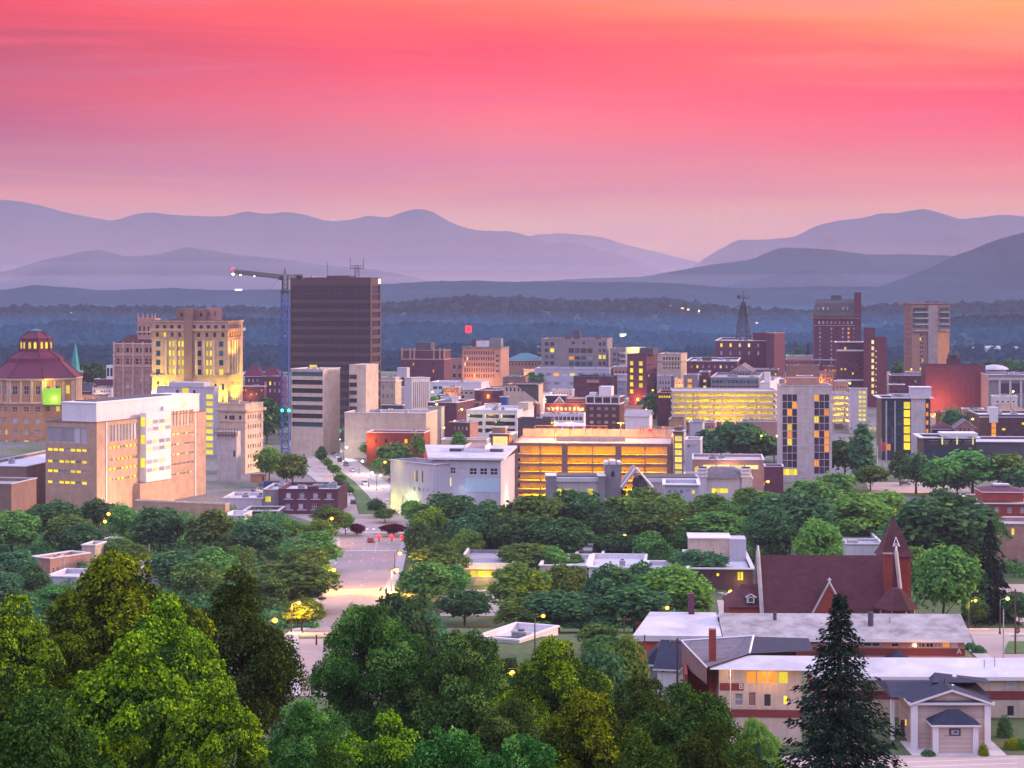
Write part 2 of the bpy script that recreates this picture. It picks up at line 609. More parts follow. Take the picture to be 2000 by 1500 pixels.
def ridge(name, pts, D, depth, seed, col, base=None, rough_amp=0.05, spur=0.32, nx=420, ny=46):
	"""a mountain range: crest follows the skyline (photo px, row) at distance D, real slopes fall away both sides"""
	px = np.linspace(pts[0][0], pts[-1][0], nx)
	rows = np.interp(px, [p[0] for p in pts], [p[1] for p in pts])
	# round the polyline corners a little
	ker = np.ones(7) / 7
	rows = np.convolve(np.pad(rows, 3, 'edge'), ker, 'valid') + fbm(seed, nx, 7) * 1.9 + np.random.default_rng(seed).normal(size=nx) * .35
	base = gz(0, D) - 30 if base is None else base
	crest = -(rows - HOR) / F0 * D
	H = crest - base
	nz = noise2(seed, nx, ny, 6, 3)
	nz = nz / (np.abs(nz).max() + 1e-6)
	V = np.zeros((ny, nx, 3))
	for j in range(ny):
		s = j / (ny - 1) * 2 - 1            # -1 front foot, 0 crest, 1 back foot
		prof = (1 - abs(s)) ** 1.25
		env = 1 - (1 - abs(s)) ** 8
		h = H * (prof + spur * nz[j] * (1 - abs(s)) ** 0.5 * env * 0.9) + np.abs(H) * rough_amp * nz[j] * 0.25 * (1 - env)
		h = np.minimum(h, H * 0.985) if j != ny // 2 else H + H * rough_amp * 0.12 * nz[j]
		y = D + s * depth
		V[j, :, 0] = (px - 1000) / F0 * D + 0 * y
		V[j, :, 1] = y
		V[j, :, 2] = base + np.maximum(h, -5)
	idx = np.arange(nx * ny).reshape(ny, nx)
	Fq = np.stack([idx[:-1, :-1], idx[:-1, 1:], idx[1:, 1:], idx[1:, :-1]], -1).reshape(-1, 4)
	m = surf('wooded_slope_' + name, col, var=0.5, scale=0.004, rough=1.0, spec=0.0)
	me = np_mesh(name, V.reshape(-1, 3), Fq, [m], smooth=True)
	return tag(obj(name, me), kind='structure')


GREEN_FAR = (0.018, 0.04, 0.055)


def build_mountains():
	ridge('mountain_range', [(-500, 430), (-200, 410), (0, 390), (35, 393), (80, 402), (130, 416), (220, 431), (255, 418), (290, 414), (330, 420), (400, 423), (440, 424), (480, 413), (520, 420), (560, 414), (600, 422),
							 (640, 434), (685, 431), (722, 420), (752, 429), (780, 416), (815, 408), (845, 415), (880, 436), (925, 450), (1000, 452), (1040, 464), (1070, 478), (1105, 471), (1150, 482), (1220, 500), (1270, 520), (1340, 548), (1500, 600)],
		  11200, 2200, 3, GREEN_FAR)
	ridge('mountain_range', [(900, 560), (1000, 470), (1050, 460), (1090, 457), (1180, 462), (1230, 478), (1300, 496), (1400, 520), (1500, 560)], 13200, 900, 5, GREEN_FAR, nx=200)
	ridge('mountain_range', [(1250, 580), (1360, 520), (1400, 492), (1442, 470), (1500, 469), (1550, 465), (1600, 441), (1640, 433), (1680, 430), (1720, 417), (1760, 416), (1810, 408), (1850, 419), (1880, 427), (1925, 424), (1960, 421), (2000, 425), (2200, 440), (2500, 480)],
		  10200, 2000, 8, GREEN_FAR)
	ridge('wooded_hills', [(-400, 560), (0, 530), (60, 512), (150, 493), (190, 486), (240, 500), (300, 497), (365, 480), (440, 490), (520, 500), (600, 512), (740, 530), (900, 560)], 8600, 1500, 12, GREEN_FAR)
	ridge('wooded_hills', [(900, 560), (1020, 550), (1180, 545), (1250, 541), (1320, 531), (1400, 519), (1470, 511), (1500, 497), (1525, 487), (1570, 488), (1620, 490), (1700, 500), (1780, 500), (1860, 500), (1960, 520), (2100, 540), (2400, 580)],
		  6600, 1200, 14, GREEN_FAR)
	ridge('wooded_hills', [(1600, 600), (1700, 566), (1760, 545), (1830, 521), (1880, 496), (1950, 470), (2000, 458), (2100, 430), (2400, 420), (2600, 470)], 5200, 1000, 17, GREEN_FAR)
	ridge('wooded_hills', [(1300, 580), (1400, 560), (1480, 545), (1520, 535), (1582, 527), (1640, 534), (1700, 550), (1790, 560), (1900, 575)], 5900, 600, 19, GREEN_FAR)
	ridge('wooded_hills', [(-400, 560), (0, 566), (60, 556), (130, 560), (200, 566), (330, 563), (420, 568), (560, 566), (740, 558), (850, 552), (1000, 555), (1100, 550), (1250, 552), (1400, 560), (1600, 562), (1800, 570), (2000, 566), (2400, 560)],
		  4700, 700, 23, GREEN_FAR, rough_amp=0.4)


build_ground()
build_mountains()

FOREST_RIDGES = [
	# crest rows, distance, half depth
	([(-300, 595), (0, 600), (50, 591), (140, 594), (300, 595), (420, 597), (600, 600), (700, 596), (760, 592), (830, 586), (900, 578), (950, 582), (1000, 579), (1090, 584), (1200, 583), (1300, 580), (1380, 590), (1460, 598), (1600, 603), (1760, 590), (2000, 586), (2300, 590)], 3500, 450),
	([(-300, 640), (0, 632), (120, 622), (260, 630), (420, 612), (520, 622), (700, 640), (800, 628), (960, 632), (1100, 626), (1240, 640), (1400, 648), (1520, 650), (1700, 640), (1850, 618), (1960, 615), (2100, 612), (2300, 620)], 2700, 330),
	([(-300, 672), (0, 668), (160, 660), (300, 676), (560, 676), (760, 690), (900, 672), (1050, 668), (1300, 678), (1380, 664), (1460, 652), (1560, 660), (1800, 668), (2000, 664), (2300, 668)], 2150, 200),
]


HILLS = []


def hillz(x, y):
	z = gz(x, y)
	for D, dep, base, px, crest in HILLS:
		s = (y - D) / dep
		if abs(s) < 1:
			zc = np.interp(x / D * F0 + 1000, px, crest)
			z = max(z, base + (zc - base) * math.cos(s * math.pi / 2) ** 1.3)
	return z


def crown_template(seed):
	r = np.random.default_rng(seed)
	v, f = [], []
	n, k = 7, 4
	for j in range(k):
		ph = (j + 0.35) / k * math.pi * 0.62
		for a in range(n):
			q = 0.75 + 0.5 * r.random()
			v.append((math.sin(ph) * math.cos(2 * math.pi * (a + j * .5) / n) * q, math.sin(ph) * math.sin(2 * math.pi * (a + j * .5) / n) * q, math.cos(ph) * (0.85 + 0.3 * r.random())))
	for j in range(k - 1):
		for a in range(n):
			b = (a + 1) % n
			f.append((j * n + a, (j + 1) * n + a, (j + 1) * n + b, j * n + b))
	return np.array(v), np.array(f)


def build_far_forest():
	T = [crown_template(s) for s in range(6)]
	VV, FF, off = [], [], 0
	r = np.random.default_rng(5)

	def put(x, y, z, s, h):
		nonlocal off
		v, f = T[r.integers(6)]
		a = r.random() * 6.28
		c, sn = math.cos(a), math.sin(a)
		w = np.empty_like(v)
		w[:, 0] = x + (v[:, 0] * c - v[:, 1] * sn) * s
		w[:, 1] = y + (v[:, 0] * sn + v[:, 1] * c) * s
		w[:, 2] = z + v[:, 2] * h
		VV.append(w)
		FF.append(f + off)
		off += len(v)
	for q, (pts, D, dep) in enumerate(FOREST_RIDGES):
		base = gz(0, D) - 8
		px = np.linspace(-300, 2300, 260)
		rows = np.interp(px, [p[0] for p in pts], [p[1] for p in pts])
		wob = fbm(40 + q, 260, 5)
		crest = -(rows - HOR) / F0 * D - 9 + wob * 2.5
		HILLS.append((D, dep, base, px, crest))
		ny = 15
		V = np.zeros((ny, 260, 3))
		for j in range(ny):
			s = j / (ny - 1) * 2 - 1
			p = math.cos(s * math.pi / 2) ** 1.3
			V[j, :, 0] = (px - 1000) / F0 * D
			V[j, :, 1] = D + s * dep
			V[j, :, 2] = base + (crest - base) * p
		idx = np.arange(260 * ny).reshape(ny, 260)
		Fq = np.stack([idx[:-1, :-1], idx[:-1, 1:], idx[1:, 1:], idx[1:, :-1]], -1).reshape(-1, 4)
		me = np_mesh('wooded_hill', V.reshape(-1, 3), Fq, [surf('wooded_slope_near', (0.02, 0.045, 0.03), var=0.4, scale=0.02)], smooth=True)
		tag(obj('wooded_hill', me), kind='structure')
		cnt = (9000, 9500, 8000)[q]
		for _ in range(cnt):
			s = -1 + 1.25 * r.random()
			if abs(s) > 1:
				continue
			u = r.random()
			pxx = -250 + 2500 * u
			x = (pxx - 1000) / F0 * D
			y = D + s * dep
			zc = np.interp(pxx, px, crest)
			z = base + (zc - base) * math.cos(s * math.pi / 2) ** 1.3
			sc = r.uniform(3.2, 7.5) * (1.3 if q == 0 else 1)
			put(x, y, z - 1, sc, sc * r.uniform(0.9, 1.5))
	# valley floor woods
	for _ in range(9000):
		y = r.uniform(1680, 4600)
		x = r.uniform(-0.30, 0.30) * y
		sc = r.uniform(3.5, 8)
		put(x, y, gz(x, y) - 1, sc, sc * r.uniform(0.8, 1.3))
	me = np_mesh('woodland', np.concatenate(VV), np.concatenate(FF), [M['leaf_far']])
	tag(obj('woodland', me), 'dark blue-green woodland covering the far valley and low hills', 'woodland', kind='stuff')


build_far_forest()


def build_haze():
	mb = MB()
	m = bpy.data.materials.new('haze_air')
	m.use_nodes = True
	t = m.node_tree
	t.nodes.clear()
	o = t.nodes.new('ShaderNodeOutputMaterial')
	v = t.nodes.new('ShaderNodeVolumePrincipled')
	v.inputs['Color'].default_value = (0.52, 0.53, 0.72, 1)
	v.inputs['Density'].default_value = HAZE_D
	v.inputs['Anisotropy'].default_value = 0.0
	t.links.new(v.outputs[0], o.inputs['Volume'])
	mb.box(-14000, 14000, -400, 15000, -200, 520, m)
	tag(mb.build('haze'), kind='stuff')
	# even-density mist layers in the far valleys; blue ones added to tint hills
	for i, (y0, y1, z0, z1, dn) in enumerate(((5300, 12600, -140, 35, 9e-5), (7200, 12500, -139, 95, 9e-5), (7300, 12400, -138, 170, 6e-5), (7400, 12300, -137, 260, 4.5e-5), (7500, 12200, -135, 360, 3e-5), (1900, 4400, -141, -40, 2.0e-4), (3650, 6200, -136, -34, 8e-5), (3700, 6150, -134, -6, 5e-5), (3750, 6100, -133, 20, 3.5e-5), (3800, 6050, -132, 70, 3e-5))):
		m2 = m.copy()
		m2.node_tree.nodes['Principled Volume'].inputs['Density'].default_value = dn
		m2.node_tree.nodes['Principled Volume'].inputs['Color'].default_value = (1.0, 0.72, 0.80, 1) if y1 > 7000 else (0.06, 0.46, 1.0, 1)
		k = MB()
		k.box(-8000 + i * 20, 8000 - i * 20, y0, y1, z0, z1, m2)
		tag(k.build('valley_mist'), kind='stuff')


HAZE_D = 0.82e-4
build_haze()
# ------------------------------------------------------------------ buildings
def build_split(mb, name, parent):
	"""one object per separate piece of the mesh"""
	n = len(mb.v)
	par = list(range(n))

	def fd(i):
		while par[i] != i:
			par[i] = par[par[i]]
			i = par[i]
		return i
	for f in mb.f:
		r = fd(f[0])
		for k in f[1:]:
			par[fd(k)] = r
	groups = {}
	for fi, f in enumerate(mb.f):
		groups.setdefault(fd(f[0]), []).append(fi)
	out = []
	for fs in groups.values():
		q = MB()
		mp = {}
		for fi in fs:
			for k in mb.f[fi]:
				if k not in mp:
					mp[k] = len(q.v)
					q.v.append(mb.v[k])
			q.f.append(tuple(mp[k] for k in mb.f[fi]))
			q.m.append(q.mi(mb.mats[mb.m[fi]]))
		out.append(q.build(name, parent))
	return out


_pane = {}


def pane_mesh(w, h, mat, style):
	"""a window pane with real thickness; framed styles get bars. origin bottom-left, looking along -y"""
	key = (round(w, 2), round(h, 2), mat.name, style)
	if key in _pane:
		return _pane[key]
	mb = MB()
	mb.box(0, w, 0, 0.05, 0, h, mat)
	fr = M['trim'] if style in ('f', 'x', 'b') else M['greyd']
	t = max(0.06, min(0.14, w * 0.06)) * (1.0 if style != 'm' else 0.8)
	if style in ('f', 'x', 'm', 'b'):
		for bx in ((0, w, 0, t), (0, w, h - t, h), (0, t, t, h - t), (w - t, w, t, h - t)):
			mb.box(bx[0], bx[1], -0.04, -0.003, bx[2], bx[3], fr)
	if style in ('x', 'm'):
		mb.box(w / 2 - t / 2, w / 2 + t / 2, -0.035, -0.002, t, h - t, fr)
	if style in ('x',):
		mb.box(t, w / 2 - t / 2, -0.03, -0.002, h / 2 - t / 2, h / 2 + t / 2, fr)
		mb.box(w / 2 + t / 2, w - t, -0.03, -0.002, h / 2 - t / 2, h / 2 + t / 2, fr)
	if style == 'b':      # sash bars
		mb.box(t, w - t, -0.03, -0.002, h / 2 - t / 2, h / 2 + t / 2, fr)
	if style == 'r':      # ribbon glazing: many mullions
		n = max(2, int(w / 1.6))
		for i in range(1, n):
			mb.box(i * w / n - 0.05, i * w / n + 0.05, -0.05, -0.002, 0, h, fr)
	me = bpy.data.meshes.new('window')
	me.from_pydata(mb.v, [], mb.f)
	for mt in mb.mats:
		me.materials.append(mt)
	me.polygons.foreach_set('material_index', mb.m)
	_pane[key] = me
	return me


def face_frame(face, a, b):
	"""returns origin, u-direction, inward normal, width, rotation of panes for each face of the block"""
	if face == 'F':
		return Vector((0, 0, 0)), Vector((1, 0, 0)), Vector((0, 1, 0)), a, 0.0
	if face == 'R':
		return Vector((a, 0, 0)), Vector((0, 1, 0)), Vector((-1, 0, 0)), b, math.pi / 2
	if face == 'L':
		return Vector((0, b, 0)), Vector((0, -1, 0)), Vector((1, 0, 0)), b, -math.pi / 2
	return Vector((a, b, 0)), Vector((-1, 0, 0)), Vector((0, -1, 0)), a, math.pi


def wall_face(mb, face, a, b, z0, z1, rects, mat, depth=0.3, off=Vector((0, 0, 0)), back=None):
	o, u, n, w, _ = face_frame(face, a, b)
	o = o + off

	def P(uu, zz, d=0.0):
		return tuple(o + u * uu + n * d + Vector((0, 0, zz)))
	us = sorted({0.0, w} | {min(max(v, 0), w) for r in rects for v in (r[0], r[1])})
	zs = sorted({z0, z1} | {min(max(v, z0), z1) for r in rects for v in (r[2], r[3])})
	if not rects:
		mb.face([P(0, z0), P(w, z0), P(w, z1), P(0, z1)], mat)
		return
	for j in range(len(zs) - 1):
		za, zb = zs[j], zs[j + 1]
		if zb - za < 1e-4:
			continue
		zm = (za + zb) / 2
		row = [r for r in rects if r[2] < zm < r[3]]
		run = None
		for i in range(len(us) - 1):
			um = (us[i] + us[i + 1]) / 2
			hole = us[i + 1] - us[i] < 1e-5 or any(r[0] < um < r[1] for r in row)
			if not hole:
				if run is None:
					run = us[i]
			if (hole or i == len(us) - 2) and run is not None:
				e = us[i] if hole else us[i + 1]
				if e - run > 1e-5:
					mb.face([P(run, za), P(e, za), P(e, zb), P(run, zb)], mat)
				run = None
	for r in rects:
		u0, u1, a0, a1 = r[:4]
		bm = back or mat
		mb.face([P(u0, a0), P(u1, a0), P(u1, a0, depth), P(u0, a0, depth)], mat)
		mb.face([P(u0, a1, depth), P(u1, a1, depth), P(u1, a1), P(u0, a1)], mat)
		mb.face([P(u0, a0), P(u0, a0, depth), P(u0, a1, depth), P(u0, a1)], mat)
		mb.face([P(u1, a0, depth), P(u1, a0), P(u1, a1), P(u1, a1, depth)], mat)


class Bld:
	"""one building: block with a yawed plan; near corner C seen at xc, left end at xl, right end at xr"""

	def __init__(s, name, label, cat, xl, xc, xr, top, Y, yaw=8, wall='conc', a=None, b=None, base=None, group=None, depth=0.3):
		t = D2R(yaw)
		s.Y, s.t, s.top = Y, t, top
		Xc = X(xc, Y)
		s.flip = yaw < 0      # near corner is the left one; the left side is visible
		ul, ur = (xl - 1000) / F0, (xr - 1000) / F0
		st, ct = math.sin(abs(t)), math.cos(abs(t))
		if not s.flip:
			s.a = a or (Xc - ul * Y) / (ct + ul * st)
			if xr > xc and not b:
				b = (ur * Y - Xc) / (st - ur * ct) if (st - ur * ct) > 0.02 else s.a
			s.b = b or s.a * 0.8
			s.b = min(max(s.b, 3), 90)
			origin = Vector((Xc - s.a * ct, Y + s.a * st, 0))
			rz = -abs(t)
		else:
			# near corner at xc is the LEFT front corner; front runs right and away; left side runs left and away
			s.a = a or (ur * Y - Xc) / (ct - ur * st)
			if xl < xc and not b:
				den = st + ul * ct
				b = (Xc - ul * Y) / den if den > 0.02 else s.a
			s.b = b or s.a * 0.8
			s.b = min(max(s.b, 3), 90)
			origin = Vector((Xc, Y, 0))
			rz = abs(t)
		gzv = gz(0, Y) if base is None else min(Z(base, Y), gz(0, Y))
		s.gz = gzv
		s.root = empty(name, (origin.x, origin.y, gzv), rz, label, cat, group)
		s.org = origin
		s.rz = rz
		s.H = Z(top, Y) - gzv
		s.wall = M[wall]
		s.rects = {'F': [], 'R': [], 'L': []}
		s.panes = []
		s.depth = depth
		s.xl, s.xc, s.xr = xl, xc, xr
		s.blocks = []

	def zr(s, row):
		return Z(row, s.Y) - s.gz

	def up(s, px, face='F'):
		"""u coordinate on a face for a photo column"""
		o, u, n, w, _ = face_frame(face, s.a, s.b)
		c, sn = math.cos(s.rz), math.sin(s.rz)
		ow = Vector((s.org.x + o.x * c - o.y * sn, s.org.y + o.x * sn + o.y * c))
		uw = Vector((u.x * c - u.y * sn, u.x * sn + u.y * c))
		k = (px - 1000) / F0
		return (k * ow.y - ow.x) / (uw.x - k * uw.y)

	def win(s, face, px0, px1, r0, r1, nc, nr, fw=0.5, fh=0.55, mat='blackg', lit=0.0, litm='lity', style='', name='window', pat=None, reveal=True):
		u0, u1 = s.up(px0, face), s.up(px1, face)
		if u1 < u0:
			u0, u1 = u1, u0
		W_ = face_frame(face, s.a, s.b)[3]
		u0, u1 = max(u0, 0.15), min(u1, W_ - 0.15)
		z1, z0 = s.zr(r0), s.zr(r1)
		cw, ch = (u1 - u0) / nc, (z1 - z0) / nr
		for j in range(nr):
			for i in range(nc):
				if pat is not None:
					chh = pat[(nr - 1 - j) % len(pat)]
					chh = chh[i % len(chh)]
				else:
					chh = None
				if chh == ' ':
					continue
				a0 = u0 + cw * (i + .5 - fw / 2)
				b0 = z0 + ch * (j + .5 - fh / 2)
				r = (a0, a0 + cw * fw, b0, b0 + ch * fh)
				s.rects[face].append(r)
				mm = M[mat]
				if chh == 'y' or (chh is None and random.random() < (lit or (.07 if mat == 'purpleg' else 0))):
					mm = M[litm]
				elif chh == 'o':
					mm = M['lito']
				elif chh == 'w':
					mm = M['litw']
				elif chh == 'p':
					mm = M['paleg']
				elif chh == 't':
					mm = M['tealg']
				s.panes.append((face, r, mm, style, name))
		return s

	def build(s, parapet=0.9, coping='trim', roof='rooflight', z_top=None, units=0, back=True, cope_w=0.25, plinth=None):
		mb = MB()
		a, b, H = s.a, s.b, s.H
		zt = H if z_top is None else z_top
		z0 = -2.0
		for f in 'FRL':
			wall_face(mb, f, a, b, z0, zt, s.rects[f], s.wall, s.depth)
		wall_face(mb, 'B', a, b, z0, zt, [], s.wall)
		if parapet:
			t = 0.35
			zr = zt - parapet
			for q in (((0, 0), (a, 0), (a - t, t), (t, t)), ((a, 0), (a, b), (a - t, b - t), (a - t, t)), ((a, b), (0, b), (t, b - t), (a - t, b - t)), ((0, b), (0, 0), (t, t), (t, b - t))):
				mb.face([(p[0], p[1], zt) for p in q], s.wall)
			mb.face([(t, t, zt), (a - t, t, zt), (a - t, t, zr), (t, t, zr)], s.wall)
			mb.face([(t, b - t, zt), (t, b - t, zr), (a - t, b - t, zr), (a - t, b - t, zt)], s.wall)
			mb.face([(t, t, zt), (t, t, zr), (t, b - t, zr), (t, b - t, zt)], s.wall)
			mb.face([(a - t, t, zt), (a - t, b - t, zt), (a - t, b - t, zr), (a - t, t, zr)], s.wall)
			s.zroof = zr
		else:
			s.zroof = zt
		mb.build('wall', s.root)
		if roof:
			rm = MB()
			i = 0.36 if parapet else -0.3
			top = s.zroof + (0.0 if parapet else 0.35)
			rm.box(i, a - i, i, b - i, top - 0.3, top - 0.001, M[roof])
			rm.build('roof', s.root)
			if not parapet:
				s.zroof = top
		if coping and parapet:
			cm = MB()
			w = cope_w
			for x0, x1, y0, y1 in ((-w, a + w, -w, 0.4), (-w, a + w, b - 0.4, b + w), (-w, 0.4, 0.4, b - 0.4), (a - 0.4, a + w, 0.4, b - 0.4)):
				cm.box(x0, x1, y0, y1, zt + 0.003, zt + 0.3, M[coping])
			cm.build('coping', s.root)
		# panes
		rest = MB()
		npn = 0
		for face, r, mm, style, name in s.panes:
			o, u, n, w, rot = face_frame(face, a, b)
			p = o + u * r[0] + n * (s.depth - 0.05) + Vector((0, 0, r[2]))
			ww, hh = r[1] - r[0], r[3] - r[2]
			npn += 1
			if npn <= 95:
				me = pane_mesh(ww, hh, mm, style)
				po = obj(name, me, s.root)
				po.location = p
				po.rotation_euler = (0, 0, rot)
			else:
				q = [p, p + u * ww, p + u * ww + Vector((0, 0, hh)), p + Vector((0, 0, hh))]
				rest.face([tuple(v) for v in q], mm)
		if rest.f:
			tag(rest.build('window', s.root), kind='stuff')
		rr = random.Random(int(s.xl * 7 + s.top))
		for k in range(units):
			ux, uy = rr.uniform(0.12, 0.8) * a, rr.uniform(0.15, 0.75) * b
			rooftop_unit(s.root, ux, uy, s.zroof, rr.uniform(1.6, 3.2), rr.uniform(1.4, 2.4), rr.uniform(1.0, 1.9), rr)
		return s

	def cornice(s, z=None, row=None, out=0.6, h=0.9, mat='trim', name='cornice'):
		z = s.zr(row) if row else z
		c = MB()
		a, b = s.a, s.b
		for x0, x1, y0, y1 in ((-out, a + out, -out, -0.003), (a + 0.003, a + out, -0.003, b + out), (-out, -0.003, -0.003, b + out)):
			c.box(x0, x1, y0, y1, z, z + h, M[mat])
			c.box(x0 + out * .4, x1 - out * .4 if x1 - x0 > out * 2 else x1, y0 + (out * .4 if y1 < 0 else 0), y1, z - h * .5, z - 0.004, M[mat])
		c.build(name, s.root)
		return s

	def band(s, r0, r1, mat, out=0.08, name='band', faces='FR', px=None):
		c = MB()
		z1, z0 = s.zr(r0), s.zr(r1)
		a, b = s.a, s.b
		if 'F' in faces:
			x0, x1 = (0, a) if px is None else (s.up(px[0]), s.up(px[1]))
			c.box(x0, x1 + (out if 'R' in faces and px is None else 0), -out, -0.003, z0, z1, M[mat])
		if 'R' in faces:
			c.box(a + 0.003, a + out, 0, b, z0, z1, M[mat])
		if 'L' in faces:
			c.box(-out, -0.003, 0, b, z0, z1, M[mat])
		c.build(name, s.root)
		return s

	def block(s, name, px0, px1, r0, r1, mat, y0=0.0, d=None, coping=None, roof=None, wins=None, z0=None):
		"""an added block on the roof or front, by photo columns and rows of its front"""
		x0, x1 = s.up(px0), s.up(px1)
		z1 = s.zr(r0)
		zb = (s.zr(r1) if r1 else s.zroof) if z0 is None else z0
		d = d or (x1 - x0) * 0.8
		mb = MB()
		off = Vector((x0, y0, 0))
		rects = []
		ps = []
		w = x1 - x0
		if wins:
			nc, nr, fw, fh, wm = wins[:5]
			for j in range(nr):
				for i in range(nc):
					aa = w * (i + .5 - fw / 2) / nc
					bb = zb + (z1 - zb) * (j + .5 - fh / 2) / nr
					rects.append((aa, aa + w * fw / nc, bb, bb + (z1 - zb) * fh / nr))
		for f in 'FRLB':
			wall_face(mb, f, w, d, zb, z1, rects if f == 'F' else [], M[mat], 0.25, off)
		mb.box(x0 + .002, x1 - .002, y0 + .002, y0 + d - .002, z1 - 0.2, z1, M[roof or mat])
		if coping:
			mb.box(x0 - .3, x1 + .3, y0 - .3, y0 + d + .3, z1 + 0.003, z1 + 0.35, M[coping])
		o = mb.build(name, s.root)
		for r in rects:
			me = pane_mesh(r[1] - r[0], r[3] - r[2], M[wm], '')
			po = obj('window', me, o)
			po.location = (x0 + r[0], y0 + 0.2, r[2])
		return o


def rooftop_unit(root, x, y, z, w, d, h, rr):
	mb = MB()
	mt = M['metal'] if rr.random() < .6 else M['lilac']
	mb.box(x, x + w, y, y + d, z + 0.15, z + h, mt)
	mb.box(x + .1, x + w - .1, y + .1, y + d - .1, z - .01, z + .147, M['greyd'])
	mb.cyl(x + w * .5, y + d * .5, z + h + .002, z + h + 0.25, min(w, d) * .3, min(w, d) * .3, M['greyd'], 10)
	for k in range(4):
		mb.box(x + .15, x + w - .15, y - .03, y - .003, z + h * (.3 + .15 * k), z + h * (.36 + .15 * k), M['greyd'])
	return mb.build('air_conditioner', root)


def hip_roof(mb, x0, x1, y0, y1, z0, z1, mat, over=0.5, ridge_frac=None, th=0.25):
	"""hipped roof; the ridge runs along the longer side"""
	x0, x1, y0, y1 = x0 - over, x1 + over, y0 - over, y1 + over
	w, d = x1 - x0, y1 - y0
	if w >= d:
		k = d / 2 if ridge_frac is None else w * (1 - ridge_frac) / 2
		R = [(x0 + k, (y0 + y1) / 2, z1), (x1 - k, (y0 + y1) / 2, z1)]
		A = [(x0, y0, z0), (x1, y0, z0), (x1, y1, z0), (x0, y1, z0)]
		mb.face([A[0], A[1], R[1], R[0]], mat)
		mb.face([A[1], A[2], R[1]], mat)
		mb.face([A[2], A[3], R[0], R[1]], mat)
		mb.face([A[3], A[0], R[0]], mat)
	else:
		k = w / 2 if ridge_frac is None else d * (1 - ridge_frac) / 2
		R = [((x0 + x1) / 2, y0 + k, z1), ((x0 + x1) / 2, y1 - k, z1)]
		A = [(x0, y0, z0), (x1, y0, z0), (x1, y1, z0), (x0, y1, z0)]
		mb.face([A[0], A[1], R[0]], mat)
		mb.face([A[1], A[2], R[1], R[0]], mat)
		mb.face([A[2], A[3], R[1]], mat)
		mb.face([A[3], A[0], R[0], R[1]], mat)
	mb.box(x0, x1, y0, y1, z0 - th, z0 - 0.003, M['trim'])


def gable_roof(mb, x0, x1, y0, y1, z0, z1, mat, axis='x', over=0.4, th=0.22, fascia='trim'):
	"""pitched roof of two thick slabs, ridge along axis"""
	if axis == 'x':
		ym = (y0 + y1) / 2
		sl = (z1 - z0) / (ym - y0)
		for sgn, ye in ((-1, y0 - over), (1, y1 + over)):
			ze = z0 - sl * over
			A = [(x0 - over, ye, ze), (x1 + over, ye, ze), (x1 + over, ym, z1), (x0 - over, ym, z1)]
			B_ = [(p[0], p[1], p[2] - th) for p in A]
			if sgn > 0:
				A.reverse()
				B_.reverse()
			mb.face(A, mat)
			mb.face(B_[::-1], mat)
			for i in range(4):
				j = (i + 1) % 4
				mb.face([B_[i], B_[j], A[j], A[i]], M[fascia])
	else:
		xm = (x0 + x1) / 2
		sl = (z1 - z0) / (xm - x0)
		for sgn, xe in ((-1, x0 - over), (1, x1 + over)):
			ze = z0 - sl * over
			A = [(xe, y0 - over, ze), (xm, y0 - over, z1), (xm, y1 + over, z1), (xe, y1 + over, ze)]
			B_ = [(p[0], p[1], p[2] - th) for p in A]
			if sgn < 0:
				pass
			else:
				A.reverse()
				B_.reverse()
			A2 = A[::-1]
			B2 = B_[::-1]
			mb.face(A2[::-1], mat)
			mb.face(B2, mat)
			for i in range(4):
				j = (i + 1) % 4
				mb.face([B_[i], B_[j], A[j], A[i]], M[fascia])


def gable_wall(mb, x0, x1, y, z0, z1, mat, axis='x', t=0.3):
	"""triangular gable end standing at y (or x) = const"""
	if axis == 'x':   # triangle spans x, faces -y
		pts = [(x0, z0), (x1, z0), ((x0 + x1) / 2, z1)]
		f = [(p[0], y, p[1]) for p in pts]
		g = [(p[0], y + t, p[1]) for p in pts]
	else:
		pts = [(x0, z0), (x1, z0), ((x0 + x1) / 2, z1)]
		f = [(y, p[0], p[1]) for p in pts]
		g = [(y + t, p[0], p[1]) for p in pts]
	mb.face(f, mat)
	mb.face(g[::-1], mat)
	for i in range(3):
		j = (i + 1) % 3
		mb.face([f[i], g[i], g[j], f[j]], mat)


def light(kind, name, loc, power, col, radius=0.4, parent=None, rot=None, spot=None, blend=0.5, sx=1, sy=1):
	ld = bpy.data.lights.new(name, kind)
	ld.energy = power
	ld.color = col
	if kind in ('POINT', 'SPOT'):
		ld.shadow_soft_size = radius
	if kind == 'SPOT':
		ld.spot_size = D2R(spot or 80)
		ld.spot_blend = blend
	if kind == 'AREA':
		ld.shape = 'RECTANGLE'
		ld.size = sx
		ld.size_y = sy
	o = bpy.data.objects.new(name, ld)
	COL.objects.link(o)
	o.location = loc
	if rot:
		o.rotation_euler = rot
	if parent:
		o.parent = parent
	return o


ORANGE = (1.0, 0.45, 0.06)
YELLOW = (1.0, 0.80, 0.10)
WARM = (1.0, 0.62, 0.35)


def text_part(txt, size, mat, parent, loc, rot=(math.pi / 2, 0, 0), ext=0.03, name='lettering'):
	c = bpy.data.curves.new(name, 'FONT')
	c.body = txt
	c.size = size
	c.extrude = ext
	c.align_x = 'CENTER'
	c.materials.append(M[mat])
	o = bpy.data.objects.new(name, c)
	COL.objects.link(o)
	dg = bpy.context.evaluated_depsgraph_get()
	dg.update()
	me = bpy.data.meshes.new_from_object(o.evaluated_get(dg))
	bpy.data.objects.remove(o)
	me.name = name
	o = obj(name, me, parent)
	o.location = loc
	o.rotation_euler = rot
	return o
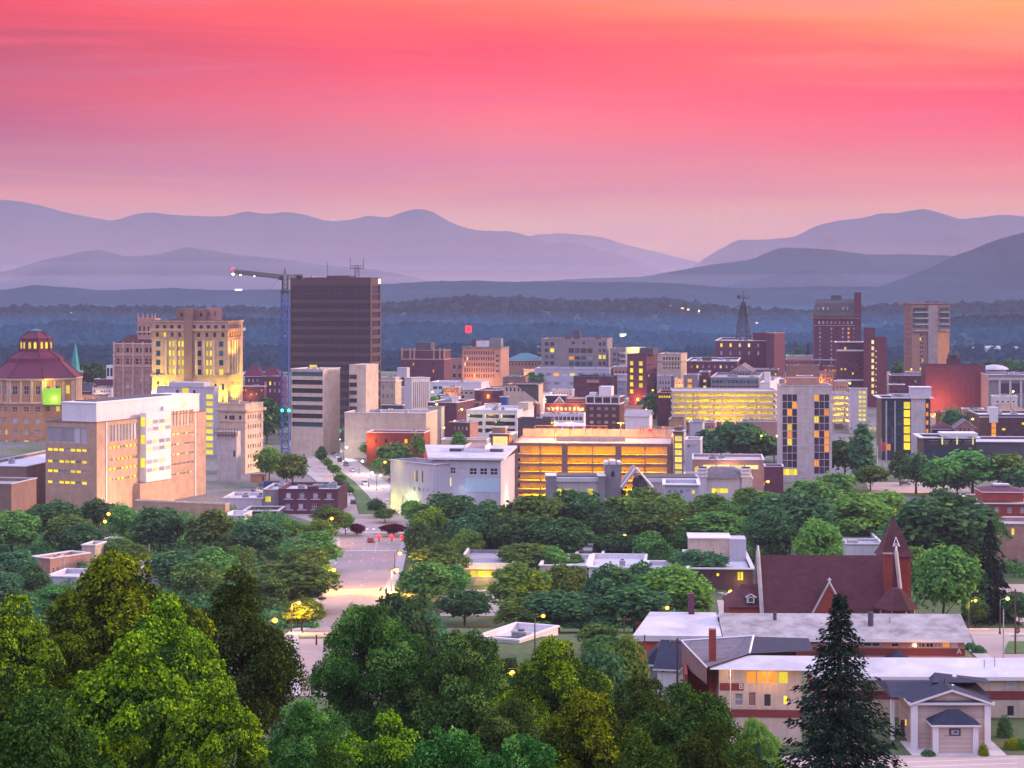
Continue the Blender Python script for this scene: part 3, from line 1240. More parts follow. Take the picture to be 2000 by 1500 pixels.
# ------------------------------------------------------------------ downtown, left cluster
def city_hall():
	Y = 1000.0
	cx = X(46, Y)
	root = empty('city_hall', (cx, Y + 26, gz(0, Y)), 0, 'orange-lit octagonal tower with stepped rose-pink tiled roof at the left edge', 'city hall')
	g = gz(0, Y)

	def zz(r):
		return Z(r, Y) - g

	def ring(R, z, n=8, ph=math.pi / 8):
		return [(R * math.cos(2 * math.pi * k / n + ph), R * math.sin(2 * math.pi * k / n + ph), z) for k in range(n)]
	# shaft: octagon with window openings, each face made with wall_face in its own frame
	R0 = 22.0
	mb = MB()
	side = 2 * R0 * math.sin(math.pi / 8)
	ap = R0 * math.cos(math.pi / 8)
	panes = []
	for k in range(8):
		ang = 2 * math.pi * k / 8 - math.pi / 2          # face normal angle
		nrm = Vector((math.cos(ang), math.sin(ang), 0))
		u = Vector((-nrm.y, nrm.x, 0))
		o = nrm * ap - u * (side / 2)
		rects = []
		rows = [(755, 772, 'blackg'), (796, 806, 'blackg'), (817, 828, 'paleg'), (841, 851, 'paleg'), (862, 873, 'paleg'), (883, 893, 'lity')]
		if k in (0, 1, 7):
			for (r0, r1, mt) in rows:
				for c in range(3):
					w = side / 3
					rects.append((w * (c + .29), w * (c + .71), zz(r1), zz(r0), mt))

		def P(uu, z_, d=0.0):
			return tuple(o + u * uu - nrm * d + Vector((0, 0, z_)))
		tmp = MB()
		# reuse the generic wall face through a local frame then map to world
		wall_face(tmp, 'F', side, 1, -2, zz(744), [r[:4] for r in rects], M['terra'], 0.4)
		base = len(mb.v)
		mb.v.extend([P(v[0], v[2], v[1]) for v in tmp.v])
		mb.f.extend([tuple(base + i for i in f) for f in tmp.f])
		mb.m.extend([mb.mi(M['terra'])] * len(tmp.f))
		for r in rects:
			panes.append((P(r[0], r[2], 0.34), ang + math.pi / 2, r[1] - r[0], r[3] - r[2], r[4]))
	mb.build('wall', root)
	for p, rot, w, h, mt in panes:
		po = obj('window', pane_mesh(w, h, M[mt if random.random() < .8 else 'lity'], 'x'), root)
		po.location = p
		po.rotation_euler = (0, 0, rot)
	col = MB()
	for k in range(8):   # pilasters at the angles and between windows on the upper belt
		for j in range(4):
			ang = 2 * math.pi * k / 8 - math.pi / 2
			nrm = Vector((math.cos(ang), math.sin(ang), 0))
			u = Vector((-nrm.y, nrm.x, 0))
			c = nrm * (ap + .35) + u * (side * (j / 3.0 - .5) * .94)
			col.bar((c.x, c.y, zz(790)), (c.x, c.y, zz(746)), 0.75, M['tanl'], 4)
	build_split(col, 'column', root)
	cm = MB()
	cm.loft([ring(R0 + .2, zz(792)), ring(R0 + .9, zz(790)), ring(R0 + .9, zz(788)), ring(R0 + .2, zz(787))], M['tanl'])
	cm.loft([ring(R0 + .2, zz(746)), ring(R0 + 1.4, zz(743.5)), ring(R0 + 1.4, zz(741)), ring(R0, zz(740.5))], M['tanl'])
	cm.build('cornice', root)
	rf = MB()
	rf.loft([ring(R0 + 1.2, zz(740.3)), ring(14.5, zz(711))], M['pinktile'])
	rf.loft([ring(14.2, zz(711) + .01), ring(13.8, zz(703)), ring(13.9, zz(702.5)), ring(8.4, zz(690))], M['pinktile'])
	rf.loft([ring(8.2, zz(690) + .01), ring(7.2, zz(664)), ring(8.0, zz(663.5)), ring(7.7, zz(662)), ring(2.9, zz(650)), ring(2.4, zz(648))], M['pinktile'])
	rf.loft([ring(3.0, zz(648) + .01), ring(2.6, zz(646.5)), ring(.4, zz(645)), ring(.2, zz(641))], M['copper'])
	roof = rf.build('roof', root)
	rb = MB()
	for k in range(8):
		a = 2 * math.pi * k / 8 + math.pi / 8
		pts = [(R0 + 1.3, 740), (14.6, 710.5), (14.0, 702), (8.5, 689.5), (7.9, 663), (3.3, 649.5)]
		for p, q in zip(pts, pts[1:]):
			rb.bar((p[0] * math.cos(a), p[0] * math.sin(a), zz(p[1]) + .1), (q[0] * math.cos(a), q[0] * math.sin(a), zz(q[1]) + .1), .3, M['brickp'])
	build_split(rb, 'roof_rib', roof)
	for k in range(8):    # lit lantern arches
		ang = 2 * math.pi * k / 8 - math.pi / 2
		nrm = Vector((math.cos(ang), math.sin(ang), 0))
		u = Vector((-nrm.y, nrm.x, 0))
		for sgn in (-1, 1):
			w, h = 1.35, 3.6
			pts = [(-w / 2, 0), (w / 2, 0), (w / 2, h * .7)] + [(w / 2 * math.cos(a), h * .7 + w * .6 * math.sin(a)) for a in (.6, 1.2, 1.95, 2.55)] + [(-w / 2, h * .7)]
			o = nrm * 7.55 + u * (sgn * 1.35)
			wm = MB()
			f = [tuple(o + u * p[0] + Vector((0, 0, zz(688) + p[1] + 1.2))) for p in pts]
			gb = [tuple(Vector(p) - nrm * 0.4) for p in f]
			wm.face(f, M['lity'])
			for i in range(len(f)):
				j = (i + 1) % len(f)
				wm.face([gb[i], gb[j], f[j], f[i]], M['terra'])
			wm.build('arched_window', root)
	# sheet hung from the shaft, lit look put in as emission; warm floodlights
	a = MB()
	a.box(X(82, Y) - cx, X(117, Y) - cx, -ap - 3.6, -ap - 3.2, zz(791), zz(759), emis('green_glow_sheet', s2l((170, 238, 0)), 1.0, vary=.25))
	a.box(X(82, Y) - cx + .4, X(117, Y) - cx - .4, -ap - 3.19, -ap - .4, zz(790), zz(789.5), M['steel'])
	a.build('glowing_sheet', root)
	light('SPOT', 'floodlight', (X(92, Y) - cx, -ap - 9, zz(905)), 52000, ORANGE, 1.0, root, (D2R(150), 0, 0), 110)
	light('POINT', 'lamp_light', (X(104, Y) - cx, -ap - 5, zz(780)), 3000, (0.6, 1.0, 0.1), 1.0, root)
	light('POINT', 'lamp_light', (X(86, Y) - cx, -ap - 4, zz(880)), 9000, YELLOW, 1.0, root)
	light('POINT', 'lantern_light', (0, 0, zz(676)), 900, YELLOW, 1.0, root)
	light('POINT', 'lamp_light', (X(95, Y) - cx, -ap - 3, zz(748)), 2500, YELLOW, 1.0, root)


city_hall()


def spire_church():
	Y = 1250.0
	cx = X(147, Y)
	g = gz(0, Y)
	root = empty('church', (cx, Y, g), D2R(-20), 'small brick church with slender green copper spire behind the octagonal tower', 'church')

	def zz(r):
		return Z(r, Y) - g
	mb = MB()
	mb.box(-3.3, 3.3, -3.3, 3.3, -2, zz(727), M['brickd'])
	mb.box(3.3, 12, -2, 6, -2, zz(762), M['brickd'])
	mb.build('wall', root)
	s = MB()
	s.loft([[(3.4 * c, 3.4 * d, zz(727)) for c, d in ((-1, -1), (1, -1), (1, 1), (-1, 1))], [(2.1 * c, 2.1 * d, zz(722)) for c, d in ((-1, -1), (1, -1), (1, 1), (-1, 1))], [(.12 * c, .12 * d, zz(666)) for c, d in ((-1, -1), (1, -1), (1, 1), (-1, 1))]], M['copper'])
	s.build('spire', root)
	r = MB()
	gable_roof(r, 3.4, 12, -2, 6, zz(762), zz(748), M['greyd'], 'x')
	r.build('roof', root)
	f = MB()
	for c in (-1, 1):
		for d in (-1, 1):
			f.bar((c * 3.2, d * 3.2, zz(728)), (c * 3.2, d * 3.2, zz(722)), .45, M['trim'], 4, 0.05)
	build_split(f, 'pinnacle', root)
	w = MB()
	w.box(-1, 1, -3.36, -3.303, zz(775), zz(760), M['blackg'])
	w.build('window', root)


spire_church()

b = Bld('brick_building', 'low brick building with rows of white windows beside the green spire', 'building', 184, 246, 246, 741, 1300, 6, 'brickp')
b.win('F', 190, 224, 748, 786, 5, 2, .8, .45, 'paleg', style='x').build(units=2)
b.block('penthouse', 204, 224, 714, 741, 'white', y0=4, wins=(3, 1, .7, .6, 'blackg'))

# pale gothic office tower
b = Bld('gothic_tower', 'pinkish stone tower with arched top windows, red roof and square turret', 'tower', 222, 302, 318, 672, 1100, 10, 'pinks')
b.win('F', 226, 300, 678, 690, 8, 1, .55, .7, 'blackg')
b.win('F', 226, 300, 700, 712, 8, 2, .62, .72, 'blackg', pat=['dddddddd', 'dddddddd'])
b.win('F', 226, 300, 722, 800, 8, 6, .66, .55, 'paleg', pat=['dpdpppdp', 'pdpdppdd', 'pppdpdpp'])
b.build(coping='trim', roof='roofgrey')
b.cornice(row=694, out=.5, h=.6, mat='tanl').cornice(row=716, out=.5, h=.7, mat='tanl')
mb = MB()
for px in (223, 241, 260, 279, 298):
	u = b.up(px)
	mb.bar((u, -.35, 0), (u, -.35, b.zr(668)), .5, M['tanl'])
build_split(mb, 'pilaster', b.root)
mb = MB()
hip_roof(mb, 1, b.a - 1, 1, b.b - 1, b.zr(672) + .4, b.zr(655), M['redtile'], over=0, ridge_frac=.45)
mb.build('roof', b.root)
t = b.block('turret', 264, 299, 622, 668, 'pinks', y0=3.5, d=8, wins=(4, 1, .4, .35, 'blackg'), z0=b.zr(670))
mb = MB()
for px in (265, 274, 283, 292, 298):
	mb.bar((b.up(px), 4.0, b.zr(622)), (b.up(px), 4.0, b.zr(611)), .5, M['pinks'], 4, .1)
mb.box(b.up(264) - .4, b.up(299) + .4, 3.1, 3.49, b.zr(650), b.zr(647), M['tanl'])
build_split(mb, 'pinnacle', t)

# county courthouse, floodlit yellow on its right side
b = Bld('courthouse', 'tall stone courthouse with central pier, floodlit golden yellow on its right side', 'courthouse', 297, 445, 474, 627, 1000, 9, 'tan', depth=.4)
yy = ['dyyddydd', 'dyyddydd', 'dyyddydd', 'dyyddydy']
b.win('F', 300, 443, 634, 644, 10, 1, .5, .75, 'blackg')
b.win('F', 300, 358, 648, 660, 4, 1, .38, .7, 'blackg', pat=['dydd'])
b.win('F', 380, 443, 648, 660, 4, 1, .38, .7, 'blackg')
for px, pat in ((309, 'dddd'), (335, 'yyyy'), (353, 'yyyy'), (389, 'dddd'), (408, 'yyyy'), (432, 'dddy')):
	b.win('F', px - 7, px + 7, 663, 736, 2 if px in (335, 353, 408) else 1, 4, .6, .58, 'tealg' if px in (309, 432) else 'blackg', pat=[[('y' if c == 'y' else 'd')] * 2 for c in pat])
b.win('F', 302, 358, 744, 754, 4, 1, .3, .7, 'blackg', pat=['dydy'])
b.win('F', 384, 443, 744, 790, 4, 2, .3, .5, 'blackg')
b.win('R', 447, 472, 634, 643, 7, 1, .45, .8, 'blackg')
b.win('R', 447, 472, 650, 659, 5, 1, .4, .8, 'blackg')
b.win('R', 449, 471, 667, 728, 4, 4, .35, .6, 'brown' if False else 'blackg')
b.win('R', 447, 472, 742, 790, 6, 3, .4, .5, 'blackg', lit=.4)
b.build(coping='greyd', roof='roofgrey', units=5)
b.cornice(row=646, out=1.1, h=1.0, mat='tan').cornice(row=735, out=.5, h=.6, mat='tan').cornice(row=661, out=.3, h=.4, mat='tan')
b.cornice(row=629, out=.5, h=.6, mat='tan', name='parapet_trim')
mb = MB()
for px in (325, 344, 384, 399, 418):
	mb.cyl(b.up(px), -.5, b.zr(733), b.zr(664), .75, .62, M['tanl'], 10)
for px in (451, 456, 461, 466):
	mb.cyl(b.a + .5, b.up(px, 'R'), b.zr(733), b.zr(664), .7, .6, M['tanl'], 10)
build_split(mb, 'column', b.root)
b.block('pier', 361, 377, 602, 790, 'brown', y0=-1.2, d=3)
b.block('penthouse', 342, 400, 604, 626, 'brown', y0=2, d=10, wins=(3, 1, .25, .35, 'blackg'))
b.block('penthouse', 396, 419, 601, 626, 'pinks', y0=5.2, d=7, wins=(2, 1, .4, .4, 'brown'))
light('SPOT', 'floodlight', (b.a + 9, b.b * .5, b.zr(800)), 60000, YELLOW, 1.0, b.root, (0, D2R(170), 0), 120)
light('SPOT', 'floodlight', (b.a + 8, b.b * .2, b.zr(700)), 26000, ORANGE, 1.0, b.root, (0, D2R(162), 0), 130)
light('SPOT', 'floodlight', (3, -9, b.zr(790)), 52000, YELLOW, 1.0, b.root, (D2R(165), 0, 0), 120)
light('SPOT', 'floodlight', (b.up(435), -7, b.zr(795)), 26000, YELLOW, 1.0, b.root, (D2R(165), 0, 0), 120)

# modern lilac block with a lit stair
b = Bld('annex_building', 'pale lilac modern block with lit yellow stair windows below the courthouse', 'building', 306, 418, 427, 757, 925, 14, 'lilac')
b.win('F', 343, 350, 762, 790, 1, 1, .9, .95, 'purpleg').win('F', 376, 382, 762, 790, 1, 1, .9, .95, 'purpleg')
b.win('F', 355, 369, 757.8, 781, 1, 1, .95, .95, 'lity')
b.win('F', 402, 416, 768, 890, 1, 9, .96, .66, 'lity')
b.build(coping='lilac', roof='rooflight', units=2)
b.block('penthouse', 327, 395, 748, 757, 'lilac', y0=2, d=8)
b.block('wing', 291, 307, 765, None, 'lilac', y0=3, d=9, wins=(1, 6, .7, .35, 'lity'), z0=-2)
light('POINT', 'lamp_light', (b.up(293), 1.0, b.zr(771)), 1200, WARM, .4, b.root)

# big detention building
b = Bld('detention_centre', 'big tan and brown block with white glass bay and slit windows, left foreground', 'building', 89, 189, 402, 826, 692, 23, 'tan', depth=.35)
b.win('F', 92, 170, 836, 867, 6, 1, .9, .96, 'paleg', style='f', pat=['pppppp'])
for r in (881, 904, 923, 945):
	b.win('F', 92, 170, r - 3, r + 3, 7, 1, .86, .85, 'blackg', pat=[random.choice(['yyypyyy', 'ypyyypy', 'yyppyyp', 'pyyypyp'])])
b.win('R', 212, 268, 833, 867, 9, 1, .86, .96, 'paleg', style='f')
b.win('R', 327, 378, 818, 850, 8, 1, .86, .96, 'paleg', style='f')
for r in (878, 902, 921, 941):
	b.win('R', 212, 268, r - 2.5, r + 2.5, 7, 1, .9, .9, 'paleg', lit=.75)
for r in (867, 888, 909, 929, 950):
	b.win('R', 327, 378, r - 2, r + 2, 6, 1, .9, .9, 'paleg', lit=.4, litm='litw')
b.build(coping='brown', roof='rooflight', units=3)
# slim white corner strips, upper set-back storey
mb = MB()
for px, r1 in ((207, 1000), (381, 970)):
	u = b.up(px, 'R')
	mb.box(b.a + .003, b.a + .28, u - .3, u + .3, 0, b.zr(826), M['trim'])
build_split(mb, 'downpipe', b.root)
s1 = MB()
s1.box(b.a * .22, b.a - 2.2, 3, b.b * .985, b.H - .8, b.H + 6.2, M['white'])
s1.box(b.a * .2, b.a - 2.0, 2.8, b.b * .99, b.H + 6.203, b.H + 6.6, M['trim'])
s1.box(b.a * .3, b.a * .72, 8, b.b * .8, b.H + 6.61, b.H + 6.9, M['roofdark'])
s1.box(b.a - 2.19, b.a - 1.2, b.b * .62, b.b * .8, b.H - .8, b.H + 3.2, M['white'])
s1.build('upper_storey', b.root)
s2 = MB()
u0, u1 = b.up(273, 'R'), b.up(322, 'R')
s2.box(b.a + .003, b.a + 2.6, u0, u1, b.zr(955), b.zr(815), M['white'])
bay = s2.build('bay', b.root)
for i, r in enumerate((838, 852, 878, 892, 918, 935)):
	for k in range(4):
		ww = (u1 - u0) / 4
		po = obj('window', pane_mesh(ww * .8, 1.3, M['paleg' if (i + k) % 3 else 'litw'], ''), bay)
		po.location = (b.a + 2.62 + .04, u0 + ww * (k + .1), b.zr(r))
		po.rotation_euler = (0, 0, math.pi / 2)
for r in (842, 878, 925):
	po = obj('window', pane_mesh(1.7, 3.2, M['lity'], ''), bay)
	po.location = (b.a + .5, u0 - .045, b.zr(r))
s3 = MB()
s3.box(b.a + .003, b.a + 2.2, u0 - 3.2, u1 + 3, b.zr(1010), b.zr(956), M['tan'])
s3.build('plinth', b.root)
light('POINT', 'wall_lamp_light', (b.a + 6, b.b * .78, b.zr(806)), 5200, ORANGE, .5, b.root)
light('SPOT', 'floodlight', (b.a + 26, b.b * .55, 3), 16000, WARM, 1.5, b.root, (0, D2R(120), 0), 140)
light('SPOT', 'floodlight', (b.a + 14, 6, 2), 9000, (1, .75, .45), 1.0, b.root, (0, D2R(130), 0), 130)
mb = MB()
mb.ball(b.a + .5, b.b * .78, b.zr(806), .7, M['lampo'])
mb.bar((b.a - 1, b.b * .78, b.zr(812)), (b.a + .5, b.b * .78, b.zr(808)), .12, M['steel'])
mb.build('wall_lamp', b.root)

b = Bld('low_annex', 'low brown annex with flat lilac roof left of the big tan block', 'building', -60, 52, 89, 912, 705, 10, 'brown', b=85)
b.build(coping='lilac', roof='rooflight', units=2)
b = Bld('roof_block', 'square brown block with grey roof at the far left edge beside the annex', 'building', -80, 22, 28, 946, 655, 10, 'brown', b=20)
b.build(coping='lilac', roof='roofgrey')

# concrete stair core under construction, crane and stone office
b = Bld('concrete_core', 'bare concrete lift core with scaffolding on top, under construction', 'concrete core', 424, 462, 470, 843, 800, 14, 'concl', base=962)
b.win('F', 455, 460, 880, 893, 1, 1, .9, .9, 'greyd')
b.build(coping=None, roof='concl')
mb = MB()
for i in range(9):
	x = -.8 + i * (b.a + 1.6) / 8
	mb.bar((x, -.9, b.zr(853)), (x, -.9, b.zr(836)), .08, M['steel'])
for r in (851, 845, 838):
	mb.bar((-.9, -.9, b.zr(r)), (b.a + .9, -.9, b.zr(r)), .08, M['wood'])
mb.box(-.9, b.a + .9, -1.3, -.35, b.zr(848), b.zr(847.2), M['brickr'])
mb.build('scaffold', b.root)
mb = MB()
for z in (860, 880, 900, 920, 940):
	mb.box(0.02, b.a - .02, -.02, -.003, b.zr(z), b.zr(z) + .06, M['grey'])
build_split(mb, 'joint_line', b.root)
b = Bld('stone_office', 'pale stone office block with heavy cornice and even windows beside the crane', 'building', 428, 479, 514, 790, 835, 22, 'tanl', depth=.35)
b.win('F', 436, 447, 812, 820, 1, 1, .4, .9, 'blackg').win('F', 446, 460, 812, 821, 1, 1, .8, .9, 'blackg').win('F', 464, 474, 812, 820, 1, 1, .5, .9, 'blackg')
b.win('R', 483, 511, 806, 940, 6, 7, .42, .42, 'blackg')
b.build(coping='tanl', roof='tan', units=2)
b.cornice(row=803, out=1.0, h=.8, mat='tanl').cornice(row=825, out=.3, h=.3, mat='tanl')
b.block('pediment', 448, 466, 783, 790, 'tanl', y0=0, d=1.2, coping='tanl')
light('SPOT', 'floodlight', (b.a + 16, b.b * .6, 1), 9000, WARM, 1.0, b.root, (0, D2R(135), 0), 130)
light('POINT', 'work_light', (-3, -2, b.zr(940)), 900, YELLOW, .4, b.root)


def tower_crane():
	Y = 850.0
	cx = X(557, Y)
	g = gz(0, Y)
	root = empty('tower_crane', (cx, Y, g), 0, 'blue tower crane with dark jib pointing left in front of the dark high-rise', 'crane')

	def zz(r):
		return Z(r, Y) - g

	def lattice(mb, p, q, w, n, mat, r=.16):
		p, q = Vector(p), Vector(q)
		d = (q - p).normalized()
		a = Vector((0, 1, 0)) if abs(d.z) < .5 else Vector((1, 0, 0))
		c = d.cross(a).normalized()
		cs = [(a * i + c * j) * w for i, j in ((-1, -1), (1, -1), (1, 1), (-1, 1))]
		for k in cs:
			mb.bar(p + k, q + k, r, mat)
		for s in range(n):
			A = p + (q - p) * (s / n)
			B = p + (q - p) * ((s + 1) / n)
			for i in range(4):
				j = (i + 1) % 4
				mb.bar(A + cs[i], B + cs[j], r * .6, mat)
				mb.bar(A + cs[i], A + cs[j], r * .6, mat)
	m = MB()
	lattice(m, (0, 0, 0), (0, 0, zz(572)), 1.45, 24, M['blue'], .2)
	m.build('mast', root)
	m = MB()
	lattice(m, (0, 0, zz(572)), (0, 0, zz(536)), 1.1, 4, M['steel'], .22)
	m.box(-2, 2, -2, 2, zz(571), zz(568), M['steel'])
	m.build('slewing_tower', root)
	m = MB()
	tip = Vector((X(472, Y) - cx, -26, zz(531)))
	lattice(m, (-1, 0, zz(541)), tip, .75, 18, M['steel'], .2)
	m.build('jib', root)
	m = MB()
	lattice(m, (1, 0, zz(541)), (X(586, Y) - cx, 9, zz(540)), .8, 4, M['steel'], .18)
	m.box(X(575, Y) - cx, X(587, Y) - cx, 6, 10, zz(546), zz(538), M['steel'])
	m.build('counter_jib', root)
	m = MB()
	m.bar((0, 0, zz(536)), (0, 0, zz(522)), .5, M['steel'], 4, .15)
	m.bar((0, 0, zz(526)), tip * .75 + Vector((0, 0, zz(541))) * 0 + Vector((0, 0, 0)), .07, M['steel'])
	m.box(-2.4, -.9, -2.6, -1, zz(547), zz(540), M['steel'])
	m.build('cab', root)
	m = MB()
	m.ball(tip.x, tip.y, tip.z + 1.0, .55, M['red_l'])
	m.build('warning_light', root)
	m = MB()
	for f, r_ in ((1.0, .5), (.86, .4), (.6, .3)):
		m.ball(tip.x * f, tip.y * f, tip.z * f + zz(541) * (1 - f) - 1.0, r_, M['lampw'])
	build_split(m, 'work_lamp', root)
	m = MB()
	for dx in (-1.3, 1.5):
		m.ball(dx + .3, -2.2, zz(801), .65, M['green_l'])
	m.bar((-1.3, -2, zz(801)), (1.8, -2, zz(801)), .12, M['steel'])
	build_split(m, 'marker_light', root)
	light('POINT', 'work_light', tuple(tip + Vector((0, -1, -2))), 500, (1, .95, .85), .5, root)
	m = MB()
	m.box(-4, 4, -4, 4, -.5, 1.4, M['concl'])
	m.build('footing', root)


tower_crane()

# the dark high-rise
b = Bld('high_rise', 'tallest dark bronze office tower with horizontal window bands and rooftop aerials', 'high-rise', 567, 724, 744, 543, 1000, 13, 'bronze', depth=.5)
nfl = 17
r0, r1 = 558.0, 852.0
st = (r1 - r0) / nfl
for k in range(nfl):
	ra = r0 + st * k
	rb = ra + st * (.62 if k else .9)
	if k in (9, 10):
		segs = ((569, 604), (604, 619), (619, 684), (684, 711), (711, 722))
		for i, (p, q) in enumerate(segs):
			b.win('F', p, q, ra, rb, 1, 1, 1.0, 1.0, 'lity' if i in (1, 3) else 'bronzed', style='r' if i not in (1, 3) else '', name='window_band')
	else:
		b.win('F', 569, 722, ra, rb, 1, 1, 1.0, 1.0, 'bronzed', style='r', name='window_band')
	b.win('R', 726.5, 742, ra, rb, 1, 1, 1.0, 1.0, 'bronzed', style='r', name='window_band')
b.build(coping='bronze', roof='roofdark', units=4, cope_w=.1)
mb = MB()
mb.box(b.a + .003, b.a + .1, b.b - 4, b.b - 1, b.zr(553), b.zr(545), M['lampw'])
mb.build('lit_sign', b.root)
b.block('penthouse', 628, 672, 538, 543, 'greyd', y0=8, d=12)
mb = MB()
ux = b.up(690)
zt = b.zroof
for i, j in ((-1, -1), (1, -1), (1, 1), (-1, 1)):
	mb.bar((ux + i, 6 + j, zt), (ux + i * .7, 6 + j * .7, b.zr(520)), .13, M['steel'])
for k in range(5):
	z = zt + (b.zr(520) - zt) * k / 4
	mb.bar((ux - 1, 5, z), (ux + 1, 5, z + 1.2), .07, M['steel'])
mb.bar((ux - 3.4, 6, b.zr(524)), (ux + 3.4, 6, b.zr(524)), .14, M['steel'])
mb.bar((ux - 3.4, 6, b.zr(519)), (ux + 3.4, 6, b.zr(519)), .14, M['steel'])
for k in range(5):
	mb.bar((ux - 3.4 + 1.7 * k, 6, b.zr(525)), (ux - 3.4 + 1.7 * k, 6, b.zr(518)), .09, M['steel'])
mb.bar((ux - 3.4, 6, b.zr(525)), (ux - 3.4, 6, b.zr(504)), .12, M['steel'])
mb.bar((ux + 3.4, 6, b.zr(525)), (ux + 3.4, 6, b.zr(504)), .12, M['steel'])
mb.bar((b.up(632), 6, zt), (b.up(632), 6, b.zr(511)), .12, M['steel'])
mb.build('aerial', b.root)

# banded white office in front of it
b = Bld('banded_office', 'white office with dark ribbon windows and blank white stair tower below the high-rise', 'building', 568, 631, 664, 722, 925, 20, 'cream', depth=1.4)
for k in range(7):
	ra = 726 + k * 16.5
	b.win('F', 569, 630, ra, ra + 9.5, 1, 1, 1.0, 1.0, 'blackg' if k % 3 else 'tealg', style='r', name='window_band')
b.build(coping='white', roof='rooflight', units=3)
b.block('wing', 664, 697, 713, None, 'cream', y0=10, d=14, z0=-2)
for k in range(5):
	ra = 733 + k * 15.5
	u0, u1 = b.up(664), b.up(679)
	mb = MB()
	mb.box(u0 + .3, u1, 9.6, 9.99, b.zr(ra + 8), b.zr(ra), M['blackg'])
	mb.build('window_band', b.root)

b = Bld('small_stone_building', 'narrow pale stone building with paired windows right of the high-rise', 'building', 743, 772, 784, 738, 1085, 18, 'cream')
b.win('F', 744, 770, 748, 800, 3, 3, .5, .45, 'paleg', pat=['dpd', 'ppd', 'ddp']).build(coping='white', units=2)
b.cornice(row=745, out=.5, h=.4, mat='white')
b.block('penthouse', 765, 784, 719, 738, 'lilac', y0=8)
b = Bld('striped_building', 'white building with tall vertical fins and pinkish slots beside the narrow stone one', 'building', 790, 804, 840, 739, 1065, 60, 'white')
b.win('R', 806, 838, 745, 798, 8, 1, .45, .96, 'brown', lit=.0, name='window_slot').build(coping='white')
b = Bld('lilac_link_building', 'small grey-lilac building tucked between stone and striped buildings', 'building', 780, 797, 802, 757, 1110, 10, 'lilac')
b.win('F', 783, 795, 764, 795, 2, 3, .6, .4, 'paleg').build()

b = Bld('ornate_brick_hotel', 'dark red brick block with pale ornamental parapet and black rooftop box', 'building', 783, 867, 880, 685, 1300, 14, 'brickp')
b.win('F', 788, 866, 705, 745, 10, 3, .35, .4, 'purpleg', lit=.05, litm='lito')
b.build(coping='tan', roof='roofgrey').band(701, 703, 'tan', .2, 'string_course')
mb = MB()
for px in (784, 800, 808, 846, 858, 866):
	mb.box(b.up(px), b.up(px) + .9, -.25, .5, b.zr(703), b.zr(680), M['tan'])
build_split(mb, 'pilaster', b.root)
b.block('penthouse', 805, 835, 670, 686, 'greyd', y0=8, d=9)
b = Bld('pink_low_building', 'small pink building with black windows between the ornate and green-corniced blocks', 'building', 880, 906, 906, 701, 1380, 5, 'pinks')
b.win('F', 882, 903, 708, 742, 2, 2, .5, .4, 'blackg').build(coping='tan')

b = Bld('corniced_office', 'pinkish stone office with green copper cornice and dense tall windows', 'building', 903, 978, 994, 679, 1350, 15, 'pinks')
b.win('F', 906, 966, 684, 740, 13, 5, .5, .6, 'brown' if False else 'purpleg', lit=.02, litm='litw')
b.win('F', 967, 976, 690, 730, 1, 4, .6, .4, 'purpleg')
b.build(coping='copper', roof='roofdark', units=4, cope_w=.9)
b.block('penthouse', 927, 950, 666, 678, 'white', y0=4, d=6, roof='greyd')
b.block('penthouse', 917, 930, 663, 678, 'greyd', y0=6, d=6)
b.block('penthouse', 950, 972, 662, 678, 'grey', y0=8, d=6)
light('POINT', 'lamp_light', (b.a * .3, -9, 2), 9000, ORANGE, .6, b.root)
light('POINT', 'lamp_light', (b.a * .7, -9, 2), 4500, WARM, .6, b.root)


def red_sign():
	Y = 1352.0
	root = empty('red_lit_sign', (X(915, Y), Y, Z(679, Y)), 0, 'glowing red badge sign on a pole above the green-corniced office', 'sign')
	m = MB()
	m.bar((0, 0, 0), (0, 0, Z(650, Y) - Z(679, Y)), .3, M['steel'])
	m.build('pole', root)
	m = MB()
	zc = Z(643, Y) - Z(679, Y)
	m.prism([(-1.9, -.3), (1.9, -.3), (1.9, .3), (-1.9, .3)], zc - 1.2, zc + 2.1, M['red_l'])
	m.loft([[(-1.5, -.28, zc - 2.3), (1.5, -.28, zc - 2.3), (1.5, .28, zc - 2.3), (-1.5, .28, zc - 2.3)], [(-1.9, -.3, zc - 1.205), (1.9, -.3, zc - 1.205), (1.9, .3, zc - 1.205), (-1.9, .3, zc - 1.205)]], M['red_l'])
	m.build('sign_panel', root)
	m = MB()
	m.box(-.7, .7, -.36, -.303, zc - .9, zc + 1.2, M['brickr'])
	m.build('emblem', root)
	light('POINT', 'sign_light', (0, -2.5, zc), 700, (1, .05, .12), .5, root)


red_sign()
# ------------------------------------------------------------------ downtown, centre
b = Bld('teal_roof_building', 'pink building with hipped teal metal roof right of the green-corniced office', 'building', 988, 1060, 1060, 705, 1480, 4, 'pinks')
b.win('F', 992, 1056, 707, 716, 10, 1, .4, .6, 'purpleg').build(parapet=0, roof=None, coping=None)
mb = MB()
hip_roof(mb, 0, b.a, 0, b.b, b.zr(704), b.zr(690), M['teal'], over=1)
mb.build('roof', b.root)
b = Bld('grey_hotel', 'wide grey-brown hotel with stacked balconies and three rooftop boxes', 'hotel', 1057, 1186, 1196, 663, 1440, 8, 'grey')
b.win('F', 1110, 1158, 680, 690, 4, 1, .85, .9, 'blackg')
b.win('F', 1110, 1158, 696, 703, 4, 1, .85, .9, 'blackg', pat=['oddp'])
b.win('F', 1110, 1158, 706, 716, 4, 1, .85, .9, 'tealg')
b.win('F', 1062, 1084, 666, 716, 2, 4, .7, .6, 'purpleg')
b.win('F', 1168, 1184, 666, 716, 2, 4, .7, .6, 'purpleg')
b.win('F', 1110, 1150, 667, 673, 2, 1, .25, .9, 'blackg')
